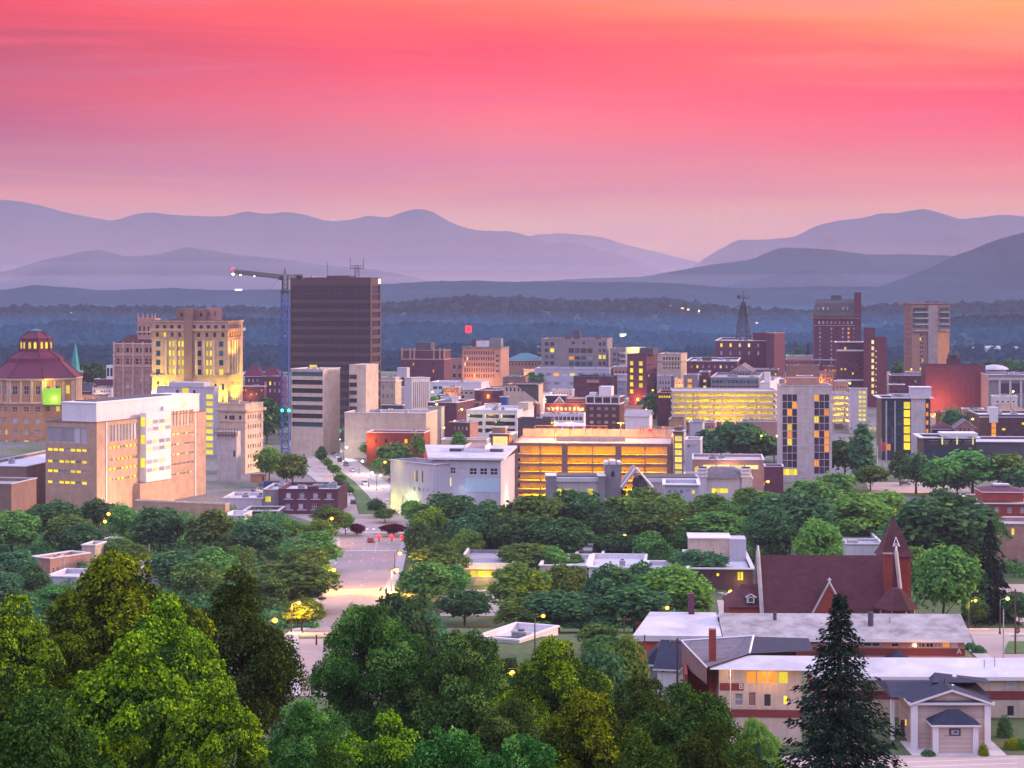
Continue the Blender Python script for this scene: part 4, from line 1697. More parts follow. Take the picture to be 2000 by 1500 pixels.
b.build(coping='pinks', roof='roofgrey')
b.block('penthouse', 1101, 1112, 655, 663, 'greyd', y0=6, d=6)
b.block('penthouse', 1118, 1131, 646, 663, 'greyd', y0=8, d=6)
b.block('penthouse', 1161, 1172, 656, 663, 'greyd', y0=6, d=6)
for k in range(4):
	mb = MB()
	z = b.zr(678 + k * 12)
	mb.box(-3, .1 - .2, .5, 9, z - .25, z, M['conc'])
	mb.box(-3, -2.85, .5, 9, z, z + 1.1, M['concl'])
	mb.build('balcony', b.root)
b = Bld('hotel_wing', 'lower grey-brown hotel wing with white rounded balconies', 'building', 1192, 1222, 1232, 681, 1430, 14, 'grey')
b.win('F', 1196, 1220, 686, 720, 3, 3, .6, .5, 'purpleg').build(coping='pinks', roof='roofgrey')
for k in range(4):
	mb = MB()
	z = b.zr(692 + k * 11)
	mb.cyl(b.up(1217), -1, z, z + 1.3, 2.6, 2.9, M['concl'], 10)
	mb.build('balcony', b.root)
b = Bld('long_grey_building', 'long lilac-grey three-storey building in front of the wide grey hotel', 'building', 1044, 1190, 1197, 721, 1290, 8, 'lilac')
b.win('F', 1048, 1188, 726, 738, 9, 1, .65, .5, 'paleg', pat=['ppopwpppp'])
b.win('F', 1048, 1188, 742, 772, 9, 2, .65, .35, 'paleg')
b.build(coping='lilac', roof='roofgrey', units=4)
b = Bld('orange_lit_shop', 'small pale building lit orange by a lamp left of the long lilac one', 'building', 1023, 1043, 1044, 722, 1330, 6, 'tanl')
b.build(coping='white')
light('POINT', 'lamp_light', (b.a * .6, -5, b.zr(742)), 5000, ORANGE, .5, b.root)
b = Bld('white_tent_building', 'low white building with long pale roof below the ornate red brick block', 'building', 840, 940, 948, 748, 1190, 10, 'white', base=790, b=25)
b.win('F', 845, 885, 754, 762, 4, 1, .8, .7, 'tealg').build(coping='white', units=2)
b = Bld('pale_shop', 'pale pink two-storey shop with a dark garage door below the pinkish office', 'building', 885, 926, 930, 762, 1140, 8, 'cream', base=800, b=14)
b.win('F', 893, 908, 772, 778, 1, 1, .8, .9, 'blackg').win('F', 887, 925, 765, 770, 4, 1, .5, .7, 'tealg').build(coping='white', units=1)
b = Bld('brown_brick_pub', 'brown brick building with an orange-lit doorway and white flat roof', 'building', 927, 976, 984, 763, 1120, 12, 'brickp', base=795, b=28)
b.win('F', 930, 944, 767, 784, 3, 1, .7, .7, 'purpleg').win('F', 950, 956, 770, 779, 1, 1, .8, .9, 'lito').win('F', 960, 974, 766, 782, 3, 1, .5, .6, 'purpleg').build(coping='white', units=2)
light('POINT', 'lamp_light', (b.a * .52, -2, b.zr(774)), 700, ORANGE, .3, b.root)
b = Bld('mural_building', 'pale building with dark stepped gable line and five small dark windows', 'building', 984, 1046, 1054, 752, 1100, 10, 'cream', base=800, b=26)
b.win('F', 986, 1024, 757, 765, 5, 1, .45, .9, 'blackg').build(coping='greyd', roof='roofdark', cope_w=.5)
mb = MB()
mb.face([(b.up(1008), -.02, b.zr(752)), (b.up(1052), -.02, b.zr(786)), (b.up(1052), -.02, b.zr(752))], M['roofdark'])
mb.build('dark_gable', b.root)
b = Bld('dark_mansard', 'dark slate mansard-roofed block above the pale mural building', 'building', 1032, 1062, 1066, 744, 1170, 10, 'greyd', base=790)
b.build(coping='greyd', roof='roofdark')
b = Bld('grey_teal_row', 'grey building with teal-tinted shopfront glass behind the pale mural building', 'building', 982, 1026, 1032, 737, 1230, 8, 'brown', base=760)
b.win('F', 986, 1014, 746, 754, 5, 1, .9, .9, 'tealg').build(coping='grey', roof='roofgrey', units=2)
b = Bld('blue_roof_hut', 'small blue-painted building between parking deck and mural building', 'building', 976, 990, 994, 776, 1040, 10, 'blue', base=800)
b.build(coping='lilac', roof='roofgrey')

b = Bld('brick_warehouse', 'dark red brick warehouse with teal roof panels left of the yellow-window block', 'building', 1120, 1196, 1206, 736, 1190, 10, 'brickp')
b.win('F', 1125, 1194, 745, 780, 6, 3, .3, .3, 'purpleg').build(coping='teal', roof='teal', units=3)
b.block('dormer', 1146, 1170, 742, 748, 'pinks', y0=-.8, d=2.5)
b = Bld('yellow_window_block', 'brick block with two columns of glowing yellow windows', 'building', 1225, 1263, 1283, 693, 1190, 25, 'brickp')
b.win('F', 1230, 1237, 703, 772, 1, 5, .9, .6, 'lity').win('F', 1247, 1256, 703, 760, 1, 4, .8, .6, 'lity')
b.win('R', 1265, 1281, 708, 760, 3, 5, .5, .4, 'purpleg')
b.build(coping='brickd', roof='roofdark')
b.block('penthouse', 1245, 1272, 680, 693, 'greyd', y0=3, d=9)
light('POINT', 'lamp_light', (b.a * .55, -4, b.zr(782)), 6500, (1, .25, .04), .5, b.root)
mb = MB()
mb.box(b.a * .5, b.a * .6, -.4, -.01, b.zr(783), b.zr(778), M['lampo'])
mb.build('entrance_lamp', b.root)
b = Bld('yellow_roof_garage', 'low rooftop deck glowing yellow behind the yellow-window block', 'building', 1222, 1256, 1260, 680, 1390, 8, 'concl')
b.build(coping='concl', roof='rooflight')
light('POINT', 'deck_lamp_light', (b.a * .5, -2, b.H + 2), 9000, YELLOW, .5, b.root)
b = Bld('arched_stone_building', 'tan stone building with arched top windows beside the yellow-window block', 'building', 1284, 1330, 1342, 692, 1310, 14, 'tanl')
b.win('F', 1294, 1328, 697, 704, 6, 1, .6, .8, 'blackg').win('F', 1294, 1328, 708, 722, 6, 2, .5, .6, 'blackg').build(coping='tanl', units=2)
b.cornice(row=706, out=.5, h=.5, mat='tanl')
b = Bld('lilac_terrace', 'low lilac terrace house with small windows below the tan stone building', 'building', 1284, 1311, 1316, 735, 1200, 10, 'lilac')
b.win('F', 1287, 1309, 742, 764, 4, 2, .5, .45, 'purpleg').build(coping='white', units=1)
b = Bld('lilac_house', 'small lilac building with dormers between brick warehouse and yellow-window block', 'building', 1198, 1222, 1226, 733, 1230, 8, 'lilac')
b.win('F', 1200, 1220, 745, 775, 3, 3, .6, .4, 'paleg').build(coping='white')
b.band(740, 744, 'white', .4, 'balcony_rail')
b = Bld('pink_house', 'pale pink flats tucked under the white balconies', 'building', 1197, 1230, 1234, 717, 1300, 8, 'pinks')
b.win('F', 1200, 1228, 722, 734, 4, 1, .5, .5, 'purpleg').build(coping='white')

b = Bld('telephone_exchange', 'red brick exchange with two rows of windows carrying a tall steel mast', 'building', 1397, 1497, 1504, 666, 1240, 9, 'brickp')
b.win('F', 1400, 1490, 669, 680, 5, 1, .22, .62, 'paleg', pat=['yywwp']).win('F', 1400, 1490, 683, 697, 5, 1, .22, .5, 'paleg').win('F', 1400, 1490, 699, 715, 5, 1, .22, .5, 'purpleg')
b.build(coping='white', roof='roofgrey', units=2)
b.block('penthouse', 1470, 1496, 650, 666, 'brickp', y0=6, d=9)
b = Bld('exchange_wing', 'taller blank red brick wing beside the steel mast', 'building', 1496, 1512, 1533, 651, 1225, 35, 'brickp')
b.build(coping='pinks', roof='roofgrey', cope_w=.15)
light('POINT', 'wall_lamp_light', (-2, -3, 3), 1500, WARM, .4, b.root)
light('POINT', 'wall_lamp_light', (b.a + 3, b.b - 3, 3), 1500, WARM, .4, b.root)


def radio_mast():
	Y = 1248.0
	zb = Z(662, Y)
	root = empty('radio_mast', (X(1452, Y), Y, zb), D2R(12), 'dark steel lattice radio mast with antenna platforms on the red brick roof', 'radio mast')

	def zz(r):
		return Z(r, Y) - zb
	mb = MB()
	prof = [(662, 3.6), (632, 2.6), (606, 1.6), (590, .9)]
	for (r0, w0), (r1, w1) in zip(prof, prof[1:]):
		c0 = [Vector((i * w0, j * w0, zz(r0))) for i, j in ((-1, -1), (1, -1), (1, 1), (-1, 1))]
		c1 = [Vector((i * w1, j * w1, zz(r1))) for i, j in ((-1, -1), (1, -1), (1, 1), (-1, 1))]
		for k in range(4):
			l = (k + 1) % 4
			mb.bar(c0[k], c1[k], .3, M['steel'])
			n = 2
			for s in range(n):
				A, B = c0[k].lerp(c1[k], s / n), c0[l].lerp(c1[l], (s + 1) / n)
				mb.bar(A, B, .17, M['steel'])
				mb.bar(c0[l].lerp(c1[l], s / n), c0[k].lerp(c1[k], (s + 1) / n), .17, M['steel'])
				mb.bar(A, c0[l].lerp(c1[l], s / n), .2, M['steel'])
	mb.build('lattice', root)
	for r, w in ((614, 4.4), (599, 4.0), (583, 3.2)):
		mb = MB()
		mb.box(-w, w, -w * .6, w * .6, zz(r), zz(r) + .5, M['steel'])
		for k in range(5):
			mb.bar((-w + k * w / 2, -w * .6, zz(r)), (-w + k * w / 2, -w * .6, zz(r) + 1.8), .12, M['steel'])
		mb.build('platform', root)
	mb = MB()
	mb.bar((0, 0, zz(590)), (0, 0, zz(569)), .35, M['steel'], 5, .12)
	mb.bar((-3, 0, zz(583)), (-3, 0, zz(577)), .9, M['steel'], 6, 1.2)
	mb.build('antenna', root)


radio_mast()

b = Bld('long_white_roof_shop', 'long low brick shop with white roof edge left of the steel mast building', 'building', 1341, 1440, 1446, 706, 1180, 8, 'brickp')
b.win('F', 1345, 1436, 711, 722, 8, 1, .3, .5, 'paleg', pat=['pydddwdd']).build(coping='white', units=4, cope_w=.5)
b.block('penthouse', 1371, 1389, 699, 706, 'brickp', y0=4)
b = Bld('pediment_building', 'low stone building with classical pediment and columns', 'building', 1429, 1468, 1474, 724, 1165, 10, 'grey')
b.win('F', 1433, 1466, 727, 738, 6, 1, .6, .8, 'purpleg').build(parapet=0, coping=None, roof=None)
mb = MB()
gable_roof(mb, 0, b.a, 0, b.b, b.zr(724), b.zr(712), M['brown'], 'y', over=.8)
gable_wall(mb, 0, b.a, 0.01, b.zr(724), b.zr(713), M['conc'], 'x')
mb.build('roof', b.root)
b = Bld('grey_orange_window_block', 'grey rendered block with two orange-lit windows above the yellow parking deck', 'building', 1335, 1363, 1368, 733, 1110, 10, 'grey')
b.win('F', 1342, 1352, 738, 760, 1, 2, .8, .6, 'lito').build(coping='lilac', units=1)
b = Bld('small_brick_block', 'small red brick block with one lit white window above the parking deck', 'building', 1366, 1384, 1388, 727, 1120, 10, 'brickp')
b.win('F', 1371, 1382, 738, 762, 1, 2, .5, .4, 'litw').build(coping='lilac')
b = Bld('glass_office_row', 'long low office with dark glazed grid behind the yellow parking deck', 'building', 1388, 1482, 1490, 738, 1110, 9, 'grey')
b.win('F', 1390, 1481, 742, 750, 12, 1, .85, .8, 'tealg').win('F', 1390, 1481, 753, 762, 12, 1, .85, .7, 'purpleg').build(coping='lilac', roof='roofgrey', units=5)
b = Bld('white_stair_tower', 'slim white stair tower rising behind the right end of the yellow deck', 'building', 1483, 1504, 1524, 748, 1090, 12, 'white')
b.build(coping='white', units=1)
b.block('shaft', 1491, 1503, 727, 750, 'white', y0=2, d=3)
b = Bld('brown_terrace', 'low brown brick row with pale roof right of the pediment building', 'building', 1470, 1520, 1528, 722, 1215, 8, 'brown')
b.win('F', 1474, 1518, 727, 735, 7, 1, .4, .5, 'purpleg').build(coping='white', units=2)
b = Bld('brown_shed', 'plain brown brick block with flat grey roof behind the slab tower', 'building', 1536, 1600, 1606, 715, 1200, 8, 'brown', b=20)
b.build(coping='grey', roof='roofgrey', units=1)
b = Bld('brown_shop', 'low brown building with small lamps right of the blank brick wing', 'building', 1536, 1588, 1592, 704, 1330, 6, 'brickp')
b.win('F', 1540, 1586, 709, 716, 6, 1, .4, .5, 'purpleg').build(coping='pinks', roof='roofgrey')
light('POINT', 'lamp_light', (b.a * .4, -6, 6), 9000, ORANGE, .5, b.root)


def parking_deck(name, label, xl, xc, xr, Y, yaw, r_top, levels, post_px, wallm, col, power, base=None, post_w=1.2, par=1.1, b=36, mesh_roof=True):
	"""open deck: slabs with solid spandrels, posts, an inner core wall, strip lights under every slab"""
	B = Bld(name, label, 'parking garage', xl, xc, xr, r_top, Y, yaw, wallm, b=b, base=base)
	a, b = B.a, B.b
	zs = [B.zr(r) for r in levels]          # top of every spandrel, from the roof down
	m = M[wallm]
	for i, z in enumerate(zs):
		sp = MB()
		slab = z - par
		SL_ = .3
		sp.box(0, a, 0, .25, slab - SL_, z, m)
		sp.box(0, a, b - .25, b, slab - SL_, z, m)
		sp.box(0, .25, .252, b - .252, slab - SL_, z, m)
		sp.box(a - .25, a, .252, b - .252, slab - SL_, z, m)
		sp.build('spandrel', B.root)
		fl = MB()
		fl.box(.253, a - .253, .253, b - .253, slab - .3, slab, M['conc'])
		fl.build('deck', B.root)
		if i:
			n = max(2, int(a / 16))
			light('AREA', 'strip_light', (a / 2, 7.0, zs[i - 1] - par - .62), power, col, parent=B.root, sx=a * .9, sy=1.2)
	ps = MB()
	for px in post_px:
		u = B.up(px)
		ps.box(u - post_w / 2, u + post_w / 2, -.32, -.003, -2, zs[0], m)
	for v in (0.2, .5, .8):
		ps.box(a + .003, a + .32, b * v - .5, b * v + .5, -2, zs[0], m)
	build_split(ps, 'post', B.root)
	cw = MB()
	cw.box(1, a - 1, 16, 16.4, -2, zs[0] - par - .35, M['concl'])
	cw.build('core_wall', B.root)
	ip = MB()
	n = int(a / 9)
	for k in range(1, n):
		ip.box(a * k / n - .3, a * k / n + .3, 3.2, 3.8, -2, zs[0] - par - .4, M['concl'])
	build_split(ip, 'inner_post', B.root)
	return B, zs


PD = parking_deck('parking_garage', 'large parking garage glowing orange on every level, centre of the picture', 1003, 1311, 1337, 742, 5, 867,
				  [867, 889, 906.5, 923.5, 940.5, 957.5, 975], (1006, 1103, 1208, 1309), 'brown', (1, .36, .006), 24000, base=982, post_w=2.2, b=38, par=.72)
B, zs = PD
a, bb = B.a, B.b
mb = MB()
mb.box(.3, a - .3, bb - .26, bb, zs[0] - .5, zs[0] + 2.6, M['tanl'])
mb.box(a * .25, a * .7, bb * .5, bb * .5 + .3, zs[0] - 1.1, zs[0] + 1.2, M['tanl'])
mb.build('upper_ramp_wall', B.root)
for px in (1075, 1208, 1105):
	u = B.up(px)
	mb = MB()
	mb.bar((u, bb * .6, zs[0] - 1), (u, bb * .6, zs[0] + 6.2), .12, M['steel'], 5)
	mb.bar((u - 1, bb * .6, zs[0] + 6.1), (u + 1, bb * .6, zs[0] + 6.1), .09, M['steel'])
	mb.box(u - 1.3, u - .7, bb * .6 - .3, bb * .6 + .3, zs[0] + 5.8, zs[0] + 6, M['lampo'])
	mb.box(u + .7, u + 1.3, bb * .6 - .3, bb * .6 + .3, zs[0] + 5.8, zs[0] + 6, M['lampo'])
	mb.build('deck_lamp', B.root)
	light('POINT', 'deck_lamp_light', (u, bb * .6, zs[0] + 5.4), 26000, (1, .36, .03), .4, B.root)
mb = MB()
for (p, q) in ((1030, 1178), (1240, 1300)):
	n = 10
	for k in range(n + 1):
		u = B.up(p) + (B.up(q) - B.up(p)) * k / n
		mb.bar((u, bb - 2, zs[0] + 1), (u, bb - 2, zs[0] + 3.9), .09, M['terra'] if k % 3 == 0 else M['wood'])
	for z in (3.9, 2.9):
		mb.bar((B.up(p), bb - 2, zs[0] + z), (B.up(q), bb - 2, zs[0] + z), .09, M['terra'])
mb.build('railing', B.root)
mb = MB()
mb.box(B.up(1263) - 0, B.up(1263) + 1.4, bb * .8, bb * .8 + .2, zs[0] + 2.2, zs[0] + 3.4, M['red_l'])
mb.build('exit_light', B.root)
# stair tower at the right and lift tower at the left
b = Bld('stair_tower', 'glazed yellow-lit stair tower at the right end of the orange garage', 'stair tower', 1316, 1335, 1340, 843, 738, 5, 'brown', base=985)
b.win('F', 1317, 1333, 850, 945, 1, 7, .9, .84, 'lity', style='x').build(coping='lilac', roof='rooflight', cope_w=1.0)
b.block('lift_head', 1318, 1333, 836, 843, 'brown', y0=.4, coping='brown')
b = Bld('lift_tower', 'squat lift tower with overhanging white roof and warm lit wall behind the office', 'lift tower', 958, 994, 1003, 848, 762, 10, 'brown', base=985)
b.win('F', 962, 992, 852, 872, 1, 1, .96, .96, 'litw').build(coping='lilac', roof='rooflight', cope_w=1.5)
b.block('lift_head', 960, 986, 836, 848, 'brown', y0=1, coping='concl')
light('POINT', 'lamp_light', (b.a + 2.5, -2, b.zr(842)), 1500, ORANGE, .4, b.root)

PD = parking_deck('parking_garage', 'pale parking deck glowing yellow on four levels, downtown right of centre', 1313, 1519, 1524, 1045, 3, 764,
				  [764, 774.5, 786, 797.5, 809, 820.5], (1314, 1338, 1362, 1387, 1411, 1436, 1461, 1487, 1518), 'concl', (1, .70, .01), 36000, base=832, post_w=.7, par=.75, b=34)
B, zs = PD
light('POINT', 'lamp_light', (B.a * .5, -10, 5), 9000, ORANGE, .5, B.root)
light('POINT', 'lamp_light', (B.a * .8, 10, zs[0] + 6), 2500, YELLOW, .5, B.root)
PD = parking_deck('parking_garage', 'small parking deck wing glowing yellow just right of the slab tower', 1626, 1659, 1662, 1060, 3, 768, [768, 779, 790, 801, 812, 823], (1627, 1658), 'concl', (1, .7, .05), 15000, base=835, post_w=.7, b=24)
b = Bld('stair_tower', 'lilac stair tower with slanting yellow lit windows below the red brick hotel', 'stair tower', 1660, 1694, 1699, 760, 1045, 6, 'lilac')
b.win('F', 1676, 1692, 762, 824, 2, 7, .7, .55, 'lity').build(coping='lilac')

b = Bld('slab_tower', 'slim pale concrete tower with blank centre and dark gridded windows either side', 'apartment tower', 1524, 1625, 1625, 754, 800, 3, 'concl', depth=.5, b=16)
pl = ['do', 'dd', 'dy', 'dd', 'oy', 'oy', 'oy', 'do', 'dd', 'dd']
b.win('F', 1528, 1557, 770, 914, 3, 10, .92, .93, 'purpleg', style='m', pat=['ddd', 'ddo', 'dod', 'ddd', 'dyd', 'dod', 'dyd', 'ddd', 'ddd', 'ddd'])
b.win('F', 1590, 1620, 770, 926, 3, 11, .92, .93, 'purpleg', style='m', pat=['odd', 'ddd', 'ddo', 'ydd', 'ddd', 'odo', 'ddo', 'ddo', 'ddd', 'odd', 'ddd'])
b.win('F', 1526, 1558, 916, 929, 4, 1, .96, .9, 'lity')
b.build(coping='concl', roof='roofgrey', units=2)
b.block('lift_head', 1541, 1602, 739, 754, 'pinks', y0=3, d=9)
mb = MB()
for px in (1558, 1589):
	u = b.up(px)
	mb.box(u - .25, u + .25, -.5, -.003, -2, b.zr(754), M['concl'])
mb.box(b.up(1559), b.up(1588), -.3, -.003, -2, b.zr(756), M['concl'])
mb.build('centre_panel', b.root)
for k in range(18):
	mb = MB()
	z = b.zr(760 + k * 9.6)
	mb.box(b.up(1559), b.up(1588), -.34, -.303, z, z + .08, M['conc'])
	mb.build('joint_line', b.root)

b = Bld('red_brick_tower', 'tall dark red brick hotel tower with black mansard roof and chimney stack', 'hotel tower', 1590, 1676, 1683, 618, 1390, 7, 'brickp')
b.win('F', 1596, 1676, 626, 634, 10, 1, .45, .7, 'paleg').win('F', 1596, 1674, 638, 712, 7, 9, .3, .5, 'purpleg', lit=.06, litm='litw', pat=['pdpdpop'])
b.build(coping='tan', roof='roofdark').cornice(row=622, out=1.2, h=.7, mat='brown').band(635, 636.5, 'pinks', .25, 'string_course').band(702, 704, 'lilac', .3, 'string_course')
mb = MB()
A0 = [(-.8, -.8), (b.a + .8, -.8), (b.a + .8, b.b + .8), (-.8, b.b + .8)]
A1 = [(1.5, 3), (b.a - 1.5, 3), (b.a - 1.5, b.b - 3), (1.5, b.b - 3)]
mb.loft([[(*p, b.zr(618) + .4) for p in A0], [(*p, b.zr(592)) for p in A1], [(b.a * .5 + (p[0] - b.a * .5) * .93, p[1] * .7 + b.b * .15, b.zr(584)) for p in A1]], M['roofdark'])
rf = mb.build('roof', b.root)
for px in (1599, 1608, 1617, 1647, 1655):
	mb = MB()
	u = b.up(px)
	mb.box(u - 1.0, u + 1.0, .4, 3.5, b.zr(606), b.zr(599), M['brown'])
	mb.box(u - .6, u + .6, .3, .398, b.zr(605), b.zr(600), M['paleg'])
	mb.build('dormer', rf)
b.block('penthouse', 1624, 1644, 577, 586, 'greyd', y0=6, d=6)
b.block('chimney', 1669, 1682, 571, 700, 'brickp', y0=-.5, d=5)

b = Bld('brick_hotel', 'red brick hotel with white cornice bands and pale windows', 'hotel', 1634, 1687, 1690, 669, 1200, 7, 'brickp')
b.win('F', 1640, 1684, 676, 685, 6, 1, .5, .6, 'purpleg').win('F', 1640, 1684, 692, 742, 6, 6, .4, .45, 'purpleg')
b.build(coping='trim', roof='roofgrey', cope_w=1).band(683, 686, 'trim', .5, 'cornice').band(741, 743.5, 'trim', .5, 'cornice')
b = Bld('brick_stair_wing', 'blank red brick wing with one column of lit windows and taller square head', 'building', 1687, 1732, 1738, 660, 1185, 9, 'brickp', base=775)
b.win('F', 1700, 1709, 662, 772, 1, 9, .55, .6, 'litw').win('F', 1708, 1714, 680, 772, 1, 8, .35, .2, 'litw').build(coping='brickp', roof='roofdark')
b.block('head', 1687, 1709, 640, 660, 'brickp', y0=1, d=7)

b = Bld('modern_tower', 'modern tower with grey spine, white balcony slabs and orange-tan lower faces', 'apartment tower', 1765, 1781, 1855, 593, 1340, -24, 'brown', depth=.4)
b.win('F', 1783, 1810, 600, 642, 1, 4, 1.0, .78, 'tealg', style='r', name='balcony_window').win('F', 1835, 1853, 600, 642, 1, 4, 1.0, .78, 'tealg', style='r', name='balcony_window')
b.win('F', 1796, 1804, 650, 725, 2, 9, .8, .55, 'purpleg').win('F', 1836, 1843, 650, 725, 2, 9, .7, .45, 'blackg')
b.win('L', 1768, 1779, 600, 725, 3, 13, .3, .4, 'purpleg')
b.build(coping='pinks', roof='roofgrey', units=4, cope_w=.8)
mb = MB()
mb.box(b.up(1812), b.up(1830), -.6, -.003, -2, b.zr(596), M['grey'])
mb.build('spine', b.root)
for k in range(4):
	for p, q in ((1785, 1811), (1835, 1853)):
		mb = MB()
		z = b.zr(610 + k * 12)
		mb.box(b.up(p), b.up(q), -1.4, -.003, z - .3, z, M['concl'])
		mb.box(b.up(p), b.up(q), -1.4, -1.25, z, z + .7, M['grey'])
		mb.build('balcony', b.root)
mb = MB()
mb.box(b.up(1831), b.up(1853) + .2, -.2, -.003, 0, b.zr(647), M['terra'])
mb.build('lower_panel', b.root)

b = Bld('blank_brick_theatre', 'huge blank red brick wall glowing orange at its lower left corner', 'theatre', 1808, 1925, 1931, 716, 1150, 7, 'brickp')
b.build(coping='brickp', roof='roofgrey', cope_w=.1)
mb = MB()
for k in range(1, 12):
	mb.box(b.a * k / 12 - .1, b.a * k / 12 + .1, -.12, -.003, -2, b.H - .3, M['brickp'])
build_split(mb, 'rib', b.root)
light('POINT', 'lamp_light', (b.a * .18, -12, 4), 36000, (1, .28, .08), .8, b.root)
b = Bld('twin_turret_church', 'brick church block with two dark domed turrets behind the blank brick wall', 'church', 1850, 1876, 1880, 702, 1230, 8, 'brickd')
b.build(coping='brickd', roof='roofdark')
for px, r in ((1857, 683), (1868, 684)):
	mb = MB()
	u = b.up(px)
	mb.cyl(u, 3, b.zr(702), b.zr(694), 1.6, 1.6, M['brickd'], 8)
	mb.cyl(u, 3, b.zr(694), b.zr(689), 1.9, 1.0, M['roofdark'], 8)
	mb.cyl(u, 3, b.zr(689), b.zr(r), 1.0, .1, M['roofdark'], 8)
	mb.build('turret', b.root)
b = Bld('brick_row', 'low red brick row with grey shopfront left of the blank brick wall', 'building', 1740, 1806, 1812, 734, 1230, 7, 'brickp')
b.win('F', 1744, 1760, 740, 758, 2, 1, .7, .8, 'purpleg').win('F', 1766, 1804, 740, 760, 6, 2, .3, .3, 'purpleg').build(coping='white', units=3)
b = Bld('low_dark_row', 'low dark-roofed building at the foot of the modern tower', 'building', 1770, 1812, 1816, 728, 1290, 7, 'brown')
b.build(coping='lilac', roof='roofdark', units=2)
b = Bld('civic_arena', 'wide grey arena with columns and white rooftop equipment at the right edge', 'arena', 1931, 2090, 2090, 733, 1120, 4, 'grey')
b.win('F', 1952, 2080, 748, 770, 6, 1, .8, .9, 'purpleg').build(coping='lilac', roof='rooflight', units=9)
mb = MB()
for px in (1952, 1973, 1994):
	mb.box(b.up(px) - .6, b.up(px) + .6, -.7, -.003, -2, b.zr(743), M['concl'])
build_split(mb, 'pier', b.root)
b.band(738, 743, 'concl', .9, 'cornice')
b = Bld('dome_hall', 'pale domed roof behind the arena at the right edge', 'hall', 1925, 1965, 1970, 722, 1190, 5, 'lilac', base=745)
b.build(coping=None, roof=None, parapet=0)
mb = MB()
mb.loft([[(b.a * .5 + r * math.cos(k * .524), b.b * .5 + r * math.sin(k * .524), b.zr(722) + h) for k in range(12)] for r, h in ((8.5, 0), (7, 1.2), (4.5, 2.2), (1.0, 2.7))], M['rooflight'], True)
mb.build('roof', b.root)
b = Bld('dark_gable_hall', 'dark hipped-roof hall in front of the arena', 'building', 1918, 2030, 2040, 812, 1040, 6, 'brickd')
b.build(coping=None, roof=None, parapet=0)
mb = MB()
hip_roof(mb, 0, b.a, 0, b.b, b.zr(812), b.zr(789), M['brown'], over=1)
mb.build('roof', b.root)

b = Bld('glass_hotel', 'modern glass hotel with yellow lit stair strip and pale concrete core', 'hotel', 1722, 1817, 1820, 778, 900, 4, 'steel', depth=.5)
b.win('F', 1730, 1762, 784, 882, 3, 6, .86, .8, 'tealg', style='m', pat=['dtd', 'dtt', 'ddt', 'dtd', 'tdt', 'otd'])
b.win('F', 1765, 1778, 784, 880, 1, 6, .96, .84, 'lity').win('F', 1808, 1814, 784, 850, 1, 4, .8, .5, 'lito')
b.build(coping='white', roof='rooflight', units=2, cope_w=1.6)
b.block('core', 1779, 1807, 772, 895, 'concl', y0=-.8, d=8)
b.block('penthouse', 1781, 1820, 758, 778, 'lilac', y0=1.5, d=9, coping='white')
b.block('sign_parapet', 1741, 1779, 769, 777, 'lilac', y0=1.2, d=1.0)
text_part('indigo', 1.6, 'greyd', b.root, (b.up(1755), 1.12, b.zr(774.5)))
mb = MB()
mb.bar((b.up(1731), -.3, 0), (b.up(1731), -.3, b.zr(783)), .35, M['concl'])
mb.bar((b.up(1748), -.3, 0), (b.up(1748), -.3, b.zr(783)), .3, M['concl'])
build_split(mb, 'column', b.root)
b = Bld('glass_pavilion', 'low teal glass pavilion with thin white canopy roof and orange column lights', 'building', 1804, 1906, 1910, 856, 850, 4, 'steel', depth=.5)
b.win('F', 1808, 1904, 876, 930, 9, 4, .88, .85, 'tealg', style='m').win('F', 1812, 1904, 858, 870, 4, 1, .8, .9, 'purpleg')
b.build(coping='white', roof='rooflight', units=2, cope_w=1.8)
b.block('canopy', 1838, 1909, 846, 852, 'white', y0=-1.5, d=12)
mb = MB()
for px in (1840, 1869, 1900):
	mb.box(b.up(px) - .25, b.up(px) + .25, -.9, -.35, b.zr(868), b.zr(853.5), M['litw'])
build_split(mb, 'column_light', b.root)
b = Bld('gabled_brick_house', 'small red brick gabled house with three red windows above the glass pavilion', 'house', 1866, 1904, 1912, 834, 930, 8, 'pinks')
b.win('F', 1872, 1896, 836, 845, 3, 1, .5, .9, 'redp').build(parapet=0, coping=None, roof=None)
mb = MB()
gable_roof(mb, 0, b.a, 0, 14, b.zr(834), b.zr(820), M['shingle'], 'y', over=.8)
gable_wall(mb, 0, b.a, .01, b.zr(834), b.zr(821), M['pinks'], 'x')
mb.build('roof', b.root)
b = Bld('red_roof_house', 'low house with red hipped roof left of the gabled brick house', 'house', 1822, 1864, 1868, 838, 940, 8, 'brickp')
b.build(parapet=0, coping=None, roof=None)
mb = MB()
hip_roof(mb, 0, b.a, 0, 12, b.zr(838), b.zr(826), M['redtile'], over=1)
mb.build('roof', b.root)
b = Bld('grey_brick_block', 'grey brick block with orange-lit stair slot and long pale parapet at right edge', 'building', 1912, 2080, 2080, 811, 950, 4, 'brickd')
b.win('F', 1954, 2070, 822, 856, 9, 3, .5, .35, 'purpleg', lit=.1).win('F', 1936, 1946, 826, 858, 1, 3, .9, .9, 'lito').build(coping='lilac', roof='rooflight', units=6)
b.block('stair_head', 1932, 1949, 796, 826, 'white', y0=-.6, d=6)
b.band(814, 816, 'lilac', .3, 'string_course')
b = Bld('white_canopy_hall', 'long low hall with white roof edge behind the trees at the right edge', 'building', 1906, 2080, 2080, 864, 880, 3, 'greyd')
b.build(coping='white', roof='rooflight', cope_w=.8)
